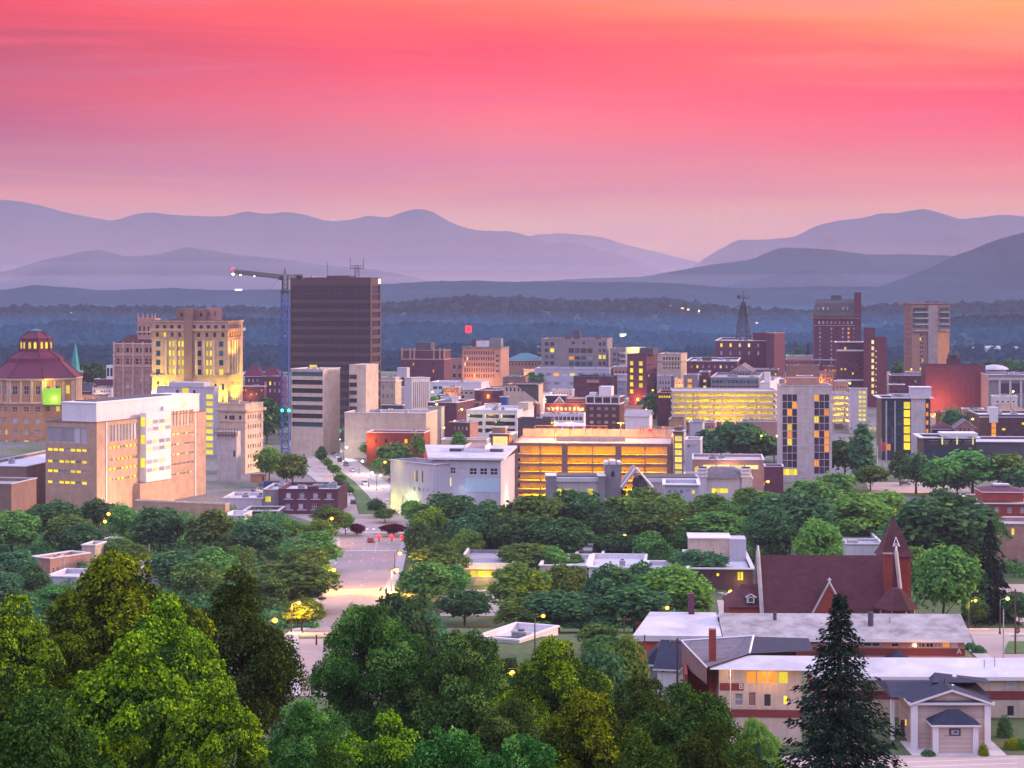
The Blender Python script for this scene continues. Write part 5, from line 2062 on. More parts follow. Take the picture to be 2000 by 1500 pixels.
for i, (xl, xr, top, bs, Y, wm, rf) in enumerate(((1738, 1770, 752, 790, 1080, 'brickp', 'rooflight'), (1630, 1660, 745, 775, 1110, 'pinks', 'roofgrey'), (1556, 1590, 735, 760, 1150, 'brown', 'rooflight'), (1940, 1990, 775, 800, 1060, 'lilac', 'rooflight'))):
	b = Bld('small_building', ['small brick block below the red brick row', 'small pink block behind the yellow deck wing', 'small brown block directly behind the slab tower', 'small pale block below the arena columns'][i], 'building', xl, xr - 3, xr, top, Y, 8, wm, base=bs)
	b.win('F', xl + 3, xr - 5, top + 6, bs - 4, 4, 2, .4, .4, 'purpleg').build(roof=rf, units=1)

# centre, nearer
b = Bld('long_tan_building', 'long blank tan block with white roof edge at the end of the boulevard', 'building', 673, 832, 853, 808, 905, 10, 'cream', b=24)
b.build(coping='white', roof='rooflight', units=2)
b = Bld('red_brick_shop', 'low bright red brick building in front of the long tan block', 'building', 716, 828, 838, 846, 868, 8, 'brickr', b=14, base=880)
b.win('F', 725, 822, 852, 872, 5, 1, .3, .4, 'purpleg').build(coping='white', roof='rooflight', units=2)
light('POINT', 'lamp_light', (1.0, -3, b.zr(862)), 2200, ORANGE, .4, b.root)
b = Bld('parking_deck', 'white concrete parking deck with dark openings and a grey sloping roof', 'parking garage', 911, 1010, 1024, 803, 960, 12, 'white', base=850, b=40, depth=3.0)
b.win('F', 913, 1008, 809, 819, 3, 1, .86, .7, 'blackg', pat=['ddd'], name='opening').win('F', 913, 1008, 822, 834, 3, 1, .86, .7, 'blackg', name='opening').win('F', 913, 1008, 836, 848, 3, 1, .86, .7, 'blackg', name='opening')
b.build(coping='white', roof='rooflight', units=3)
for u, z in ((.1, 813), (.55, 828), (.42, 813), (.72, 813), (.58, 828)):
	light('POINT', 'deck_light', (b.a * u, 1.5, b.zr(z) + .5), 260, YELLOW, .3, b.root)
b.block('penthouse', 1000, 1020, 790, 803, 'cream', y0=14, d=12)
b = Bld('plain_tan_shed', 'low tan wall and shed beside the orange-leaved tree', 'building', 862, 950, 954, 860, 800, 6, 'cream', b=10)
b.build(coping='white', roof='rooflight')
light('POINT', 'lamp_light', (2, -3, 4), 900, ORANGE, .3, b.root)
b = Bld('brown_brick_walkup', 'brown brick walk-up with pink side wall left of the white parking deck', 'building', 878, 917, 934, 826, 905, 28, 'brickd', base=870)
b.win('F', 884, 915, 832, 842, 4, 1, .5, .7, 'paleg').build(coping='lilac', roof='roofgrey', units=1)
mb = MB()
mb.box(b.a + .003, b.a + .1, .2, b.b - .2, 0, b.H - .2, M['pinks'])
mb.build('side_wall', b.root)
b = Bld('brown_brick_row', 'brown brick row with white roof left of the floodlight pole', 'building', 836, 892, 912, 787, 1010, 16, 'brickp', base=840, b=30)
b.build(coping='white', roof='rooflight', units=2)
b = Bld('grey_green_wall', 'plain grey-green rendered block at the right end of the long tan building', 'building', 836, 862, 868, 796, 950, 10, 'conc', base=850)
b.build(coping='conc', roof='roofgrey')
b = Bld('violet_barn', 'long dark violet-grey building right of the white parking deck', 'building', 1011, 1076, 1082, 819, 935, 8, 'greyd', base=850)
b.build(coping='roofdark', roof='roofdark', units=1)
b = Bld('small_brick_annex', 'small brown brick annex with white door beside the mural building', 'building', 1026, 1048, 1054, 790, 1000, 12, 'brickp', base=825)
b.win('F', 1030, 1042, 800, 812, 2, 1, .5, .8, 'paleg').build(coping='grey', roof='roofgrey')
b = Bld('gable_restaurant', 'red restaurant with white gable and warm string lights', 'building', 1064, 1144, 1148, 789, 1050, 6, 'brickr', base=828, b=16)
b.win('F', 1068, 1142, 794, 804, 9, 1, .6, .6, 'litw').build(coping='pinks', roof='roofgrey')
b.block('gable_house', 1066, 1104, 774, 789, 'navy', y0=2, d=8, coping='white')
mb = MB()
u = b.up(1092)
mb.face([(u - 2.6, .9, b.zr(787)), (u + 2.6, .9, b.zr(787)), (u, .9, b.zr(776))], M['pinks'])
for s in (-1, 1):
	mb.bar((u, .8, b.zr(775)), (u + s * 2.9, .8, b.zr(788)), .22, M['trim'])
mb.build('gable', b.root)
for k in range(9):
	mb = MB()
	mb.ball(b.a * (k + .5) / 9, -1.2, b.zr(797) + .4 * (k % 2), .28, M['litw'])
	mb.build('string_light', b.root)
light('POINT', 'string_light_glow', (b.a * .3, -2.5, b.zr(797)), 1200, WARM, .4, b.root)
light('POINT', 'string_light_glow', (b.a * .75, -2.5, b.zr(797)), 1200, WARM, .4, b.root)
b = Bld('white_low_shops', 'low white shops with dark glass in front of the string lights', 'building', 1056, 1140, 1144, 810, 1000, 6, 'white', base=835, b=14)
b.win('F', 1060, 1138, 813, 822, 10, 1, .8, .8, 'purpleg', lit=.1).build(coping='white', roof='rooflight', units=8)
b = Bld('canopy_pavilion', 'white tented canopy with violet tube lights above the garage roof', 'pavilion', 1080, 1140, 1142, 832, 960, 5, 'lilac', base=850, b=12)
b.build(parapet=0, coping=None, roof=None)
mb = MB()
hip_roof(mb, 0, b.a, 0, 12, b.zr(832), b.zr(826), M['white'], over=1.5)
mb.build('roof', b.root)
for px in (1078, 1099, 1121, 1141):
	mb = MB()
	mb.bar((b.up(px), -1.6, b.zr(843)), (b.up(px), -1.6, b.zr(833)), .16, M['violet_l'])
	mb.build('tube_light', b.root)
b = Bld('white_top_brick_block', 'purple brick block with white window band on top and white rooftop box', 'building', 1144, 1210, 1219, 776, 895, 12, 'brickd', depth=.35)
b.win('F', 1146, 1208, 778, 788, 4, 1, .84, .8, 'purpleg').win('F', 1148, 1206, 792, 845, 4, 4, .5, .42, 'paleg', pat=['dpdd', 'pdpp', 'ppdd', 'dddp'])
b.build(coping='white', roof='roofgrey', units=2).band(787.5, 790, 'white', .15)
mb = MB()
for px in (1145, 1161, 1177, 1193, 1209):
	mb.box(b.up(px) - .25, b.up(px) + .25, -.15, -.003, b.zr(788), b.zr(776), M['white'])
build_split(mb, 'post', b.root)
b.block('penthouse', 1167, 1191, 756, 775, 'white', y0=4, d=7)
b.block('penthouse', 1148, 1161, 768, 775, 'white', y0=4, d=4)
b = Bld('white_hall', 'low white hall with pitched grey roof right of the purple brick block', 'building', 1221, 1268, 1274, 812, 880, 10, 'white', base=840)
b.build(parapet=0, coping=None, roof=None)
mb = MB()
gable_roof(mb, 0, b.a, 0, 14, b.zr(812), b.zr(802), M['roofgrey'], 'x', over=.5)
mb.build('roof', b.root)
b = Bld('orange_lit_loading_bay', 'small loading bay flooded with orange light below the yellow-window block', 'building', 1218, 1252, 1256, 795, 1060, 8, 'pinks', base=815)
b.win('F', 1222, 1250, 800, 812, 3, 1, .8, .8, 'lito').build(coping='pinks', roof='roofgrey')
light('POINT', 'lamp_light', (b.a * .5, -4, 3), 4200, (1, .3, .05), .4, b.root)
b = Bld('red_low_block', 'low terracotta block between the purple brick block and the dark trees', 'building', 1284, 1312, 1318, 768, 1080, 8, 'brickp', base=800)
b.win('F', 1286, 1310, 772, 778, 5, 1, .7, .7, 'lity').build(coping='pinks', roof='roofgrey')
b = Bld('lilac_brick_low', 'low pinkish brick building with pale flat roof below the yellow deck', 'building', 1448, 1520, 1524, 824, 930, 6, 'pinks', base=870)
b.win('F', 1452, 1470, 828, 836, 4, 1, .5, .6, 'purpleg').build(coping='white', roof='rooflight', units=3)
b = Bld('small_blue_house', 'small blue-grey house partly hidden by trees below the yellow deck', 'house', 1348, 1372, 1376, 826, 930, 8, 'lilac', base=870)
b.build(coping='grey', roof='roofgrey')
b = Bld('pale_low_shop', 'low pale shop right of the glazed stair tower', 'building', 1338, 1368, 1372, 860, 830, 8, 'lilac', base=880)
b.win('F', 1341, 1366, 866, 876, 3, 1, .6, .6, 'paleg').build(coping='white', roof='rooflight')
b = Bld('small_red_shed', 'small dark hip-roofed shed among yellow lights below the deck', 'building', 1306, 1336, 1340, 820, 980, 8, 'brown', base=840)
b.build(coping='grey', roof='roofdark')
light('POINT', 'lamp_light', (b.a * .6, -4, 4), 2500, YELLOW, .4, b.root)
# behind courthouse and by the crane
b = Bld('red_roof_school', 'distant building with broad dark red pyramid roofs between courthouse and crane', 'school', 478, 545, 550, 735, 1350, 6, 'brickp')
b.win('F', 482, 540, 738, 748, 7, 1, .4, .6, 'paleg').build(parapet=0, coping=None, roof=None)
mb = MB()
hip_roof(mb, 0, b.a * .5, 0, b.b, b.zr(735), b.zr(713), M['pinktile'], over=1)
hip_roof(mb, b.a * .52, b.a, 2, b.b, b.zr(737), b.zr(718), M['pinktile'], over=1)
mb.build('roof', b.root)
b = Bld('purple_brick_flats', 'dark purple brick flats with pale windows just left of the crane mast', 'building', 510, 552, 560, 736, 1200, 8, 'brickp', base=790)
b.win('F', 514, 550, 742, 770, 4, 2, .4, .5, 'paleg', pat=['dypd', 'ppdp']).build(coping='grey', roof='roofdark', units=1)

# small infill buildings
FILL = [
	(857, 880, 772, 1060, 'brickp', 'rooflight', 'small brick shop behind the floodlight mast'),
	(866, 900, 757, 1120, 'pinks', 'roofgrey', 'pale pink shop left of the two-storey shop with garage door'),
	(946, 978, 790, 1030, 'conc', 'roofgrey', 'grey workshop behind the white parking deck'),
	(900, 940, 787, 1045, 'brickd', 'rooflight', 'dark brick stores above the floodlight'),
	(1052, 1078, 768, 1140, 'white', 'rooflight', 'white shop beside the dark mansard block'),
	(1078, 1122, 762, 1160, 'lilac', 'roofgrey', 'pale lilac stores left of the brick warehouse'),
	(1100, 1150, 779, 1110, 'brickr', 'roofdark', 'low red brick shop above the string lights'),
	(1205, 1228, 780, 1090, 'tanl', 'rooflight', 'tan shop left of the orange-lit entrance'),
	(1256, 1284, 776, 1120, 'brickp', 'rooflight', 'brick terrace right of the yellow-window block'),
	(1318, 1345, 741, 1160, 'tanl', 'roofgrey', 'small tan block left of the grey rendered one'),
	(1396, 1430, 728, 1190, 'cream', 'rooflight', 'cream block just left of the pediment building'),
	(1500, 1536, 742, 1150, 'pinks', 'rooflight', 'pink block right of the white stair tower'),
	(1590, 1632, 728, 1260, 'pinks', 'roofgrey', 'pink block right of the brown brick block'),
	(1608, 1640, 716, 1300, 'brickd', 'rooflight', 'dark block at the foot of the tall red brick tower'),
	(1738, 1772, 772, 1030, 'grey', 'rooflight', 'grey block behind the modern glass hotel'),
	(1830, 1880, 806, 1010, 'brickd', 'roofgrey', 'dark brick shop below the blank brick wall'),
	(1880, 1925, 800, 1000, 'pinks', 'rooflight', 'pink brick shop right of the dark brick shop'),
	(1535, 1600, 696, 1420, 'lilac', 'roofgrey', 'pale block beyond the low brown lamp-lit one'),
	(470, 520, 755, 1180, 'brickp', 'roofdark', 'low brick store below the broad dark red roofs'),
	(150, 215, 772, 1180, 'tan', 'rooflight', 'tan flat-roofed stores right of the spire'),
	(180, 222, 757, 1240, 'lilac', 'roofgrey', 'lilac flat-roofed stores below the white-windowed brick'),
	(860, 900, 776, 1040, 'white', 'roofgrey', 'white workshop in front of the small brick shop'),
	(745, 790, 792, 1010, 'greyd', 'roofgrey', 'dark low roof right of the high-rise foot'),
	(1345, 1400, 826, 960, 'pinks', 'rooflight', 'pinkish low shops directly under the yellow deck'),
	(1290, 1340, 838, 900, 'lilac', 'rooflight', 'lilac low roof right of the garage railing'),
]
for xl, xr, top, Y, wm, rf, lab in FILL:
	b = Bld('small_building', lab, 'building', xl, xr - 4, xr, top, Y, 9, wm)
	nc = max(3, int((xr - xl) / 6))
	b.win('F', xl + 2, xr - 6, top + 4, top + 18, nc, 2, .5, .5, 'purpleg', lit=.28, litm='litw' if xl % 2 else 'lito')
	b.build(coping='white' if xl % 3 else 'brown', roof=rf, units=2)
	if xl % 2 == 0:
		light('POINT', 'doorway_light', (b.a * .4, -3, b.zr(top + 17)), 1500, ORANGE if xl % 4 else WARM, .4, b.root)
# ------------------------------------------------------------------ nearer buildings
# white modern office with butterfly roof left of the orange garage
b = Bld('modern_office', 'white modern office with tilted roof, skylight and bluish window bays left of the orange garage', 'office building', 846, 978, 998, 901, 690, 8, 'lilac', b=34, depth=.3)
b.win('F', 848, 892, 910, 930, 3, 1, .7, .62, 'purpleg', style='x').win('F', 894, 975, 912, 931, 4, 1, .72, .7, 'blackg', style='x', pat=['pddd'])
b.win('F', 894, 975, 944, 958, 4, 1, .72, .8, 'paleg', style='x', pat=['ptyp'])
b.win('F', 850, 890, 933, 952, 1, 1, .6, .98, 'litw', style='m')
b.build(parapet=0, coping=None, roof=None)
H = b.H
a, bb = b.a, b.b
rf = MB()
zb_, zf = b.zr(901), b.zr(901) + 1.1
pts_f = [(-1.6, -1.2, zf), (a + 1.2, -1.2, zf)]
pts_b = [(-9, bb, zf + 1.6), (a + .8, bb, zf + 1.6)]
rf.face([pts_f[0], pts_f[1], pts_b[1], pts_b[0]], M['rooflight'])
rf.face([(p[0], p[1], p[2] - .7) for p in (pts_b[0], pts_b[1], pts_f[1], pts_f[0])], M['lilac'])
for p, q in ((pts_f[0], pts_f[1]), (pts_f[1], pts_b[1]), (pts_b[1], pts_b[0]), (pts_b[0], pts_f[0])):
	rf.face([(p[0], p[1], p[2] - .7), (q[0], q[1], q[2] - .7), q, p], M['white'])
roof = rf.build('roof', b.root)
sk = MB()
x0, x1 = a * .36, a * .68
sk.box(x0, x1, bb * .42, bb * .8, zf + .8, zf + 2.0, M['white'])
sk.face([(x0 + .4, bb * .42 + .3, zf + 2.01), (x1 - .4, bb * .42 + .3, zf + 2.01), (x1 - .4, bb * .8 - .3, zf + 2.8), (x0 + .4, bb * .8 - .3, zf + 2.8)], M['tealg'])
for s in (x0, x1 - .4):
	sk.box(s, s + .4, bb * .42, bb * .8, zf + 2.0, zf + 3.0, M['white'])
for k in range(1, 7):
	u = x0 + (x1 - x0) * k / 7
	sk.bar((u, bb * .43, zf + 2.08), (u, bb * .79, zf + 2.86), .07, M['trim'])
sk.build('skylight', roof)
for (p, q) in ((.13, .3), (.74, .93)):
	v = MB()
	v.box(a * p, a * q, bb * .45, bb * .5, zf + .75, zf + 1.7, M['blackg'])
	v.box(a * p - .2, a * q + .2, bb * .5 + .003, bb * .62, zf + .8, zf + 1.8, M['rooflight'])
	v.build('roof_monitor', roof)
pn = MB()
pn.box(b.up(908), b.up(976), -.12, -.003, b.zr(962), b.zr(934), surf('pale_blue_panel', (.42, .55, .64), var=.08))
pn.build('blue_panel', b.root)
light('POINT', 'wall_lamp_light', (a + 3, bb * .4, 4), 2600, (1, .5, .25), .5, b.root)
light('POINT', 'wall_lamp_light', (b.up(905), -3, b.zr(962)), 150, (.7, .9, 1), .5, b.root)
b = Bld('office_wing', 'white office wing with tall lit windows and dark flat roof, beside the boulevard', 'office building', 803, 846, 848, 908, 688, -40, 'lilac', a=11, b=24)
b.win('L', 806, 828, 922, 945, 4, 1, .45, .95, 'blackg', pat=['ydyd'])
b.win('L', 806, 842, 952, 966, 4, 1, .5, .5, 'paleg')
b.build(parapet=1.2, coping='lilac', roof='roofdark', cope_w=.5)
light('POINT', 'wall_lamp_light', (-3, b.b * .8, b.zr(915)), 300, YELLOW, .4, b.root)
light('POINT', 'wall_lamp_light', (-4, b.b * .9, 3), 1500, (.95, .95, .1), .4, b.root)


def gabled_station():
	Y = 668.0
	g = gz(0, Y)
	root = empty('bank_building', (X(1066, Y), Y, g), 0, 'long low grey building with stone gable, square turret and yellow-lit ground floor', 'building')

	def zz(r, y=Y):
		return Z(r, y) - g

	def xx(px):
		return X(px, Y) - X(1066, Y)
	m = MB()
	m.box(xx(1086), xx(1168), 0, 16, -2, zz(934), M['conc'])
	m.box(xx(1066), xx(1085.9), -1, 8, -2, zz(930), M['grey'])
	m.box(xx(1168.1), xx(1181.9), -1, 8, -2, zz(930), M['grey'])
	m.box(xx(1182), xx(1213), 1, 9, -2, zz(908), M['grey'])
	m.box(xx(1250), xx(1366), 2, 18, -2, zz(936), M['conc'])
	m.build('wall', root)
	w = MB()
	w.box(xx(1085), xx(1169), -.4, 16.2, zz(941), zz(933), M['rooflight'])
	w.box(xx(1087), xx(1167), 2, 14, zz(932.99), zz(931), M['roofdark'])
	w.box(xx(1254), xx(1366) + .3, 1.6, 18.2, zz(943), zz(935.9), M['rooflight'])
	w.box(xx(1256), xx(1364), 3, 16, zz(935.89), zz(934), M['roofdark'])
	w.build('roof', root)
	c = MB()
	for p, q in ((1065, 1087), (1167, 1183)):
		c.box(xx(p), xx(q), -1.3, 8.3, zz(930) + .003, zz(928), M['trim'])
	for k, (p, q) in enumerate(((1181, 1188), (1192, 1203), (1207, 1214))):
		c.box(xx(p), xx(q), .7, 9.3, zz(908) + .003, zz((903, 901, 903)[k]), M['trim'])
	build_split(c, 'coping', root)
	g2 = MB()
	x0, x1, xm = xx(1212), xx(1274), xx(1241)
	g2.loft([[(x0 + 1, -3, -2), (x1 - 1, -3, -2), (xm, -3, zz(915))], [(x0 + 1, -2.5, -2), (x1 - 1, -2.5, -2), (xm, -2.5, zz(915))]], M['grey'])
	g2.build('gable', root)
	rr = MB()
	gable_roof(rr, x0 + 1, x1 - 1, -2.4, 16, zz(948), zz(914), M['roofgrey'], 'y', over=.6)
	for s, e in ((x0, xm), (x1, xm)):
		rr.bar((s, -3.3, zz(950)), (e, -3.3, zz(912)), .42, M['trim'])
	rr.build('roof', root)
	for px, w_, r0, r1 in ((1241, 2.2, 960, 930), (1197, 1.2, 932, 920)):
		a_ = MB()
		x = xx(px)
		yy = -3.05 if px == 1241 else .95
		pts = [(-w_ / 2, zz(r0)), (w_ / 2, zz(r0)), (w_ / 2, zz(r1) - w_ * .5), (w_ * .3, zz(r1) - w_ * .15), (0, zz(r1)), (-w_ * .3, zz(r1) - w_ * .15), (-w_ / 2, zz(r1) - w_ * .5)]
		a_.face([(x + p[0], yy, p[1]) for p in pts], M['purpleg'])
		a_.face([(x + p[0], yy + .04, p[1]) for p in pts][::-1], M['trim'])
		a_.build('arched_window', root)
	for p, q in ((1088, 1100), (1102, 1116), (1148, 1158), (1222, 1234)):
		wm = MB()
		wm.box(xx(p), xx(q), (-3.2 if p > 1200 else -.2), (-3.01 if p > 1200 else -.003), zz(968), zz(955), M['lity'])
		wm.build('window', root)


gabled_station()
b = Bld('lit_school', 'white building with bright yellow clerestory windows and stepped parapets', 'building', 1353, 1492, 1497, 899, 775, 5, 'pinks', b=26)
b.win('F', 1372, 1482, 908, 917, 4, 1, .92, .9, 'litw').win('F', 1356, 1370, 912, 925, 2, 1, .8, .9, 'lity').build(coping='white', roof='rooflight', units=2)
light('POINT', 'lamp_light', (b.a * .5, -3, b.zr(920)), 1800, WARM, .4, b.root)
b = Bld('lit_school_hall', 'lower hall with grey sloping roof and yellow ground-floor glazing', 'building', 1338, 1470, 1476, 936, 715, 4, 'lilac', b=24)
b.win('F', 1390, 1422, 954, 964, 4, 1, .94, .9, 'lity').build(parapet=.5, coping='white', roof='rooflight')
mb = MB()
u0, u1 = b.up(1386), b.up(1452)
mb.loft([[(u0 - 3, -1, b.zr(936) + .4), (u1 + 3, -1, b.zr(936) + .4), (u1 + 3, 16, b.zr(936) + .4), (u0 - 3, 16, b.zr(936) + .4)], [(u0 + 1, 6, b.zr(917)), (u1 - 3, 6, b.zr(917)), (u1 - 3, 12, b.zr(917)), (u0 + 1, 12, b.zr(917))]], M['shingle'])
mb.build('hipped_roof', b.root)
for px in (1362, 1447):
	mb = MB()
	for k in range(3):
		mb.box(b.up(px), b.up(px + 20), -1.5 - k * .02, 5, b.zr(932 - k * 7), b.zr(928 - k * 7), M['white'])
	mb.box(b.up(px) + .3, b.up(px + 20) - .3, -1.2, 4.5, -2, b.zr(914), M['lilac'])
	mb.build('stepped_wall', b.root)
b = Bld('purple_porch_block', 'purple-brown block at the foot of the slab tower lit by an orange lamp', 'building', 1494, 1530, 1534, 912, 740, 5, 'brickp', b=10)
b.build(coping='lilac', roof='roofgrey')
b = Bld('long_grey_hall', 'low grey hall with white canopy right of the orange garage behind the trees', 'building', 1298, 1364, 1368, 948, 640, 4, 'lilac', b=18)
b.win('F', 1302, 1360, 956, 966, 5, 1, .5, .7, 'paleg', lit=.2).build(coping='white', roof='rooflight', cope_w=.7)

b = Bld('purple_brick_offices', 'three-storey purple brick building with white sills, beside the boulevard', 'building', 545, 660, 661, 957, 690, 3, 'brickp', b=24)
b.win('F', 550, 656, 962, 975, 4, 1, .34, .8, 'paleg', pat=['pddd'], style='x').win('F', 550, 600, 983, 996, 2, 1, .34, .8, 'paleg', style='x').win('F', 600, 656, 983, 996, 2, 1, .34, .8, 'blackg', style='x')
b.build(coping='brickd', roof='rooflight', units=5)
for r, n in ((976, 4), (997, 4)):
	for k in range(n):
		mb = MB()
		u = b.up(550) + (b.up(656) - b.up(550)) * (k + .5) / n
		mb.box(u - 1.6, u + 1.6, -.2, -.003, b.zr(r), b.zr(r - 1.2), M['trim'])
		mb.build('sill', b.root)
b.block('parapet_arch', 600, 622, 950, 957, 'brickp', y0=0, d=.6)
b = Bld('grey_side_building', 'pale grey blank block with one small yellow window beside the purple brick offices', 'building', 514, 544, 545, 957, 694, 3, 'grey', b=22)
b.win('F', 518, 529, 969, 981, 3, 1, .8, .9, 'lity').build(coping='lilac', roof='rooflight', units=1)
b = Bld('purple_lean_to', 'low purple brick garage with dark opening left of the purple brick offices', 'building', 475, 542, 544, 999, 672, 3, 'brickp', b=14)
b.win('F', 527, 541, 1001, 1014, 1, 1, .9, .9, 'blackg').build(coping='lilac', roof='rooflight', cope_w=.4)
b = Bld('lilac_service_block', 'low lilac service building with white roof below the concrete core', 'building', 436, 512, 514, 974, 705, 3, 'lilac', b=20)
b.build(coping='white', roof='rooflight', units=4)
b = Bld('ramp_wall', 'long salmon-lit concrete ramp wall between the tan block and the purple offices', 'ramp', 352, 440, 446, 986, 668, 20, 'tan', b=3, a=34)
b.build(coping='cream', roof=None, parapet=.5, cope_w=.1)
light('POINT', 'lamp_light', (b.a * .4, 8, b.H + 5), 4200, (1, .5, .3), .5, b.root)
b = Bld('white_dock', 'small white loading dock roof in front of the ramp wall', 'building', 436, 474, 478, 1008, 655, 5, 'white', b=14)
b.build(coping='white', roof='rooflight')

# low buildings among the trees in the middle
b = Bld('flat_roof_shop', 'low grey shop with wide white fascia and bright yellow window among trees', 'shop', 896, 1000, 1010, 1103, 527, 4, 'grey', b=30)
b.win('F', 918, 976, 1115, 1128, 4, 1, .97, .95, 'lity', style='f').build(coping=None, roof='roofgrey')
mb = MB()
mb.box(-.5, b.a + .5, -.6, -.003, b.zr(1112), b.zr(1100), M['white'])
mb.box(-.5, -.003, 0, b.b, b.zr(1110), b.zr(1100), M['white'])
mb.build('fascia', b.root)
light('POINT', 'window_glow', (b.a * .5, -2.5, 2.0), 500, YELLOW, .4, b.root)
for i, (xl, xr, top, Y, wm, dp, lab) in enumerate((
		(1055, 1150, 1106, 527, 'lilac', 22, 'low pale building with plain white roof left of the big tree clump'),
		(1125, 1180, 1086, 552, 'lilac', 24, 'small grey flat-roofed building behind the long pale one'),
		(1150, 1262, 1110, 524, 'white', 26, 'wide white roof glimpsed through the leaves in the centre'),
		(1262, 1316, 1118, 517, 'lilac', 20, 'pale low building between two green trees, centre right'),
		(1545, 1640, 1068, 560, 'lilac', 22, 'low pale building hidden behind the church ridge'))):
	b = Bld('low_building', lab, 'building', xl, xr - 4, xr, top, Y, 5, wm, b=dp)
	b.win('F', xl + 5, xr - 8, top + 5, top + 16, 5, 1, .4, .6, 'paleg').build(coping='white', roof='rooflight', units=1, cope_w=.4)
b = Bld('restaurant', 'low dark restaurant with white roof and yellow lit doorway left of the church', 'restaurant', 1345, 1470, 1482, 1112, 520, 3, 'brickd', b=36)
b.win('F', 1440, 1452, 1117, 1134, 2, 1, .8, .95, 'lity').win('F', 1396, 1408, 1120, 1126, 1, 1, .4, .9, 'lity').win('F', 1350, 1392, 1118, 1130, 4, 1, .6, .7, 'blackg').build(coping='white', roof='rooflight', units=3, cope_w=.6)
b.block('roof_plant', 1434, 1468, 1074, None, 'blue' if False else 'lilac', y0=22, d=8, z0=b.H - .9)
b.block('upper_storey', 1352, 1436, 1076, None, 'cream', y0=24, d=11, z0=b.H - .9, coping='white')
light('POINT', 'doorway_light', (b.up(1446), -2, 2), 300, YELLOW, .3, b.root)
b = Bld('white_commercial_roof', 'low white building with long roof ducts just left of the church spire', 'building', 1640, 1725, 1732, 1064, 560, 3, 'white', b=30)
b.build(coping='white', roof='rooflight')
mb = MB()
mb.bar((b.up(1662), 10, b.zroof + 1), (b.up(1724), 10, b.zroof + 1.1), .4, M['metal'], 8)
mb.box(b.up(1660), b.up(1680), 4, 8, b.zroof, b.zroof + 1.5, M['metal'])
build_split(mb, 'roof_duct', b.root)
b = Bld('red_brick_house', 'pink-red brick building with white roof line and square windows at the right edge', 'building', 1905, 2060, 2060, 985, 600, 3, 'brickr', b=26)
b.win('F', 1934, 2010, 990, 1004, 3, 1, .35, .8, 'paleg', style='x').build(coping='white', roof='rooflight', cope_w=.4)
b.block('upper_storey', 1928, 2010, 966, 986, 'brickr', y0=8, d=12)
mb = MB()
u0, u1 = b.up(1930), b.up(2015)
hip_roof(mb, u0, u1, 8, 20, b.zr(966), b.zr(955), M['brickp'], over=.5)
mb.box(u0 + 4, u1 - 4, 12, 16, b.zr(957), b.zr(954), M['rooflight'])
mb.build('roof', b.root)
b = Bld('porch_building', 'small porch with white edged roof below the pink-red brick building', 'building', 1955, 2060, 2060, 1024, 565, 3, 'pinks', b=16)
b.win('F', 1975, 1982, 1032, 1046, 1, 1, .8, .9, 'lity').build(coping='white', roof='roofgrey', cope_w=.4)
b = Bld('pink_brick_store', 'small pink brick building with white parapet pipes, left edge among trees', 'building', 62, 98, 119, 1092, 540, 35, 'pinks', b=14)
b.win('R', 100, 116, 1106, 1122, 2, 1, .4, .5, 'paleg').build(coping='white', roof='rooflight', units=1)
b = Bld('small_white_shed', 'low grey-white shed roof right of the small pink brick building', 'building', 90, 150, 156, 1128, 508, 8, 'lilac', b=14)
b.build(coping='white', roof='rooflight')
b = Bld('cream_cottage', 'tiny cream shop with white roof showing above the front tree top', 'building', 160, 186, 190, 1066, 560, 10, 'cream', b=8)
b.build(coping='white', roof='rooflight')
b = Bld('grey_tank_building', 'round-cornered pale block beside the tiny cream shop', 'building', 198, 222, 226, 1056, 578, 12, 'lilac', b=6)
b.build(coping='lilac', roof='rooflight')
b = Bld('pale_roof_house', 'low pale-roofed house behind the front trees, lower left', 'house', 232, 300, 306, 1112, 520, 10, 'lilac', b=14)
b.build(coping='white', roof='rooflight')
b = Bld('flat_white_roof_house', 'white flat-roofed house lit orange on its right wall, between the front trees', 'house', 930, 1014, 1040, 1252, 352, 26, 'white', b=16)
b.build(coping='white', roof='rooflight', units=1)
light('POINT', 'wall_lamp_light', (b.a + 2.5, b.b * .5, b.H - 1), 420, ORANGE, .3, b.root)


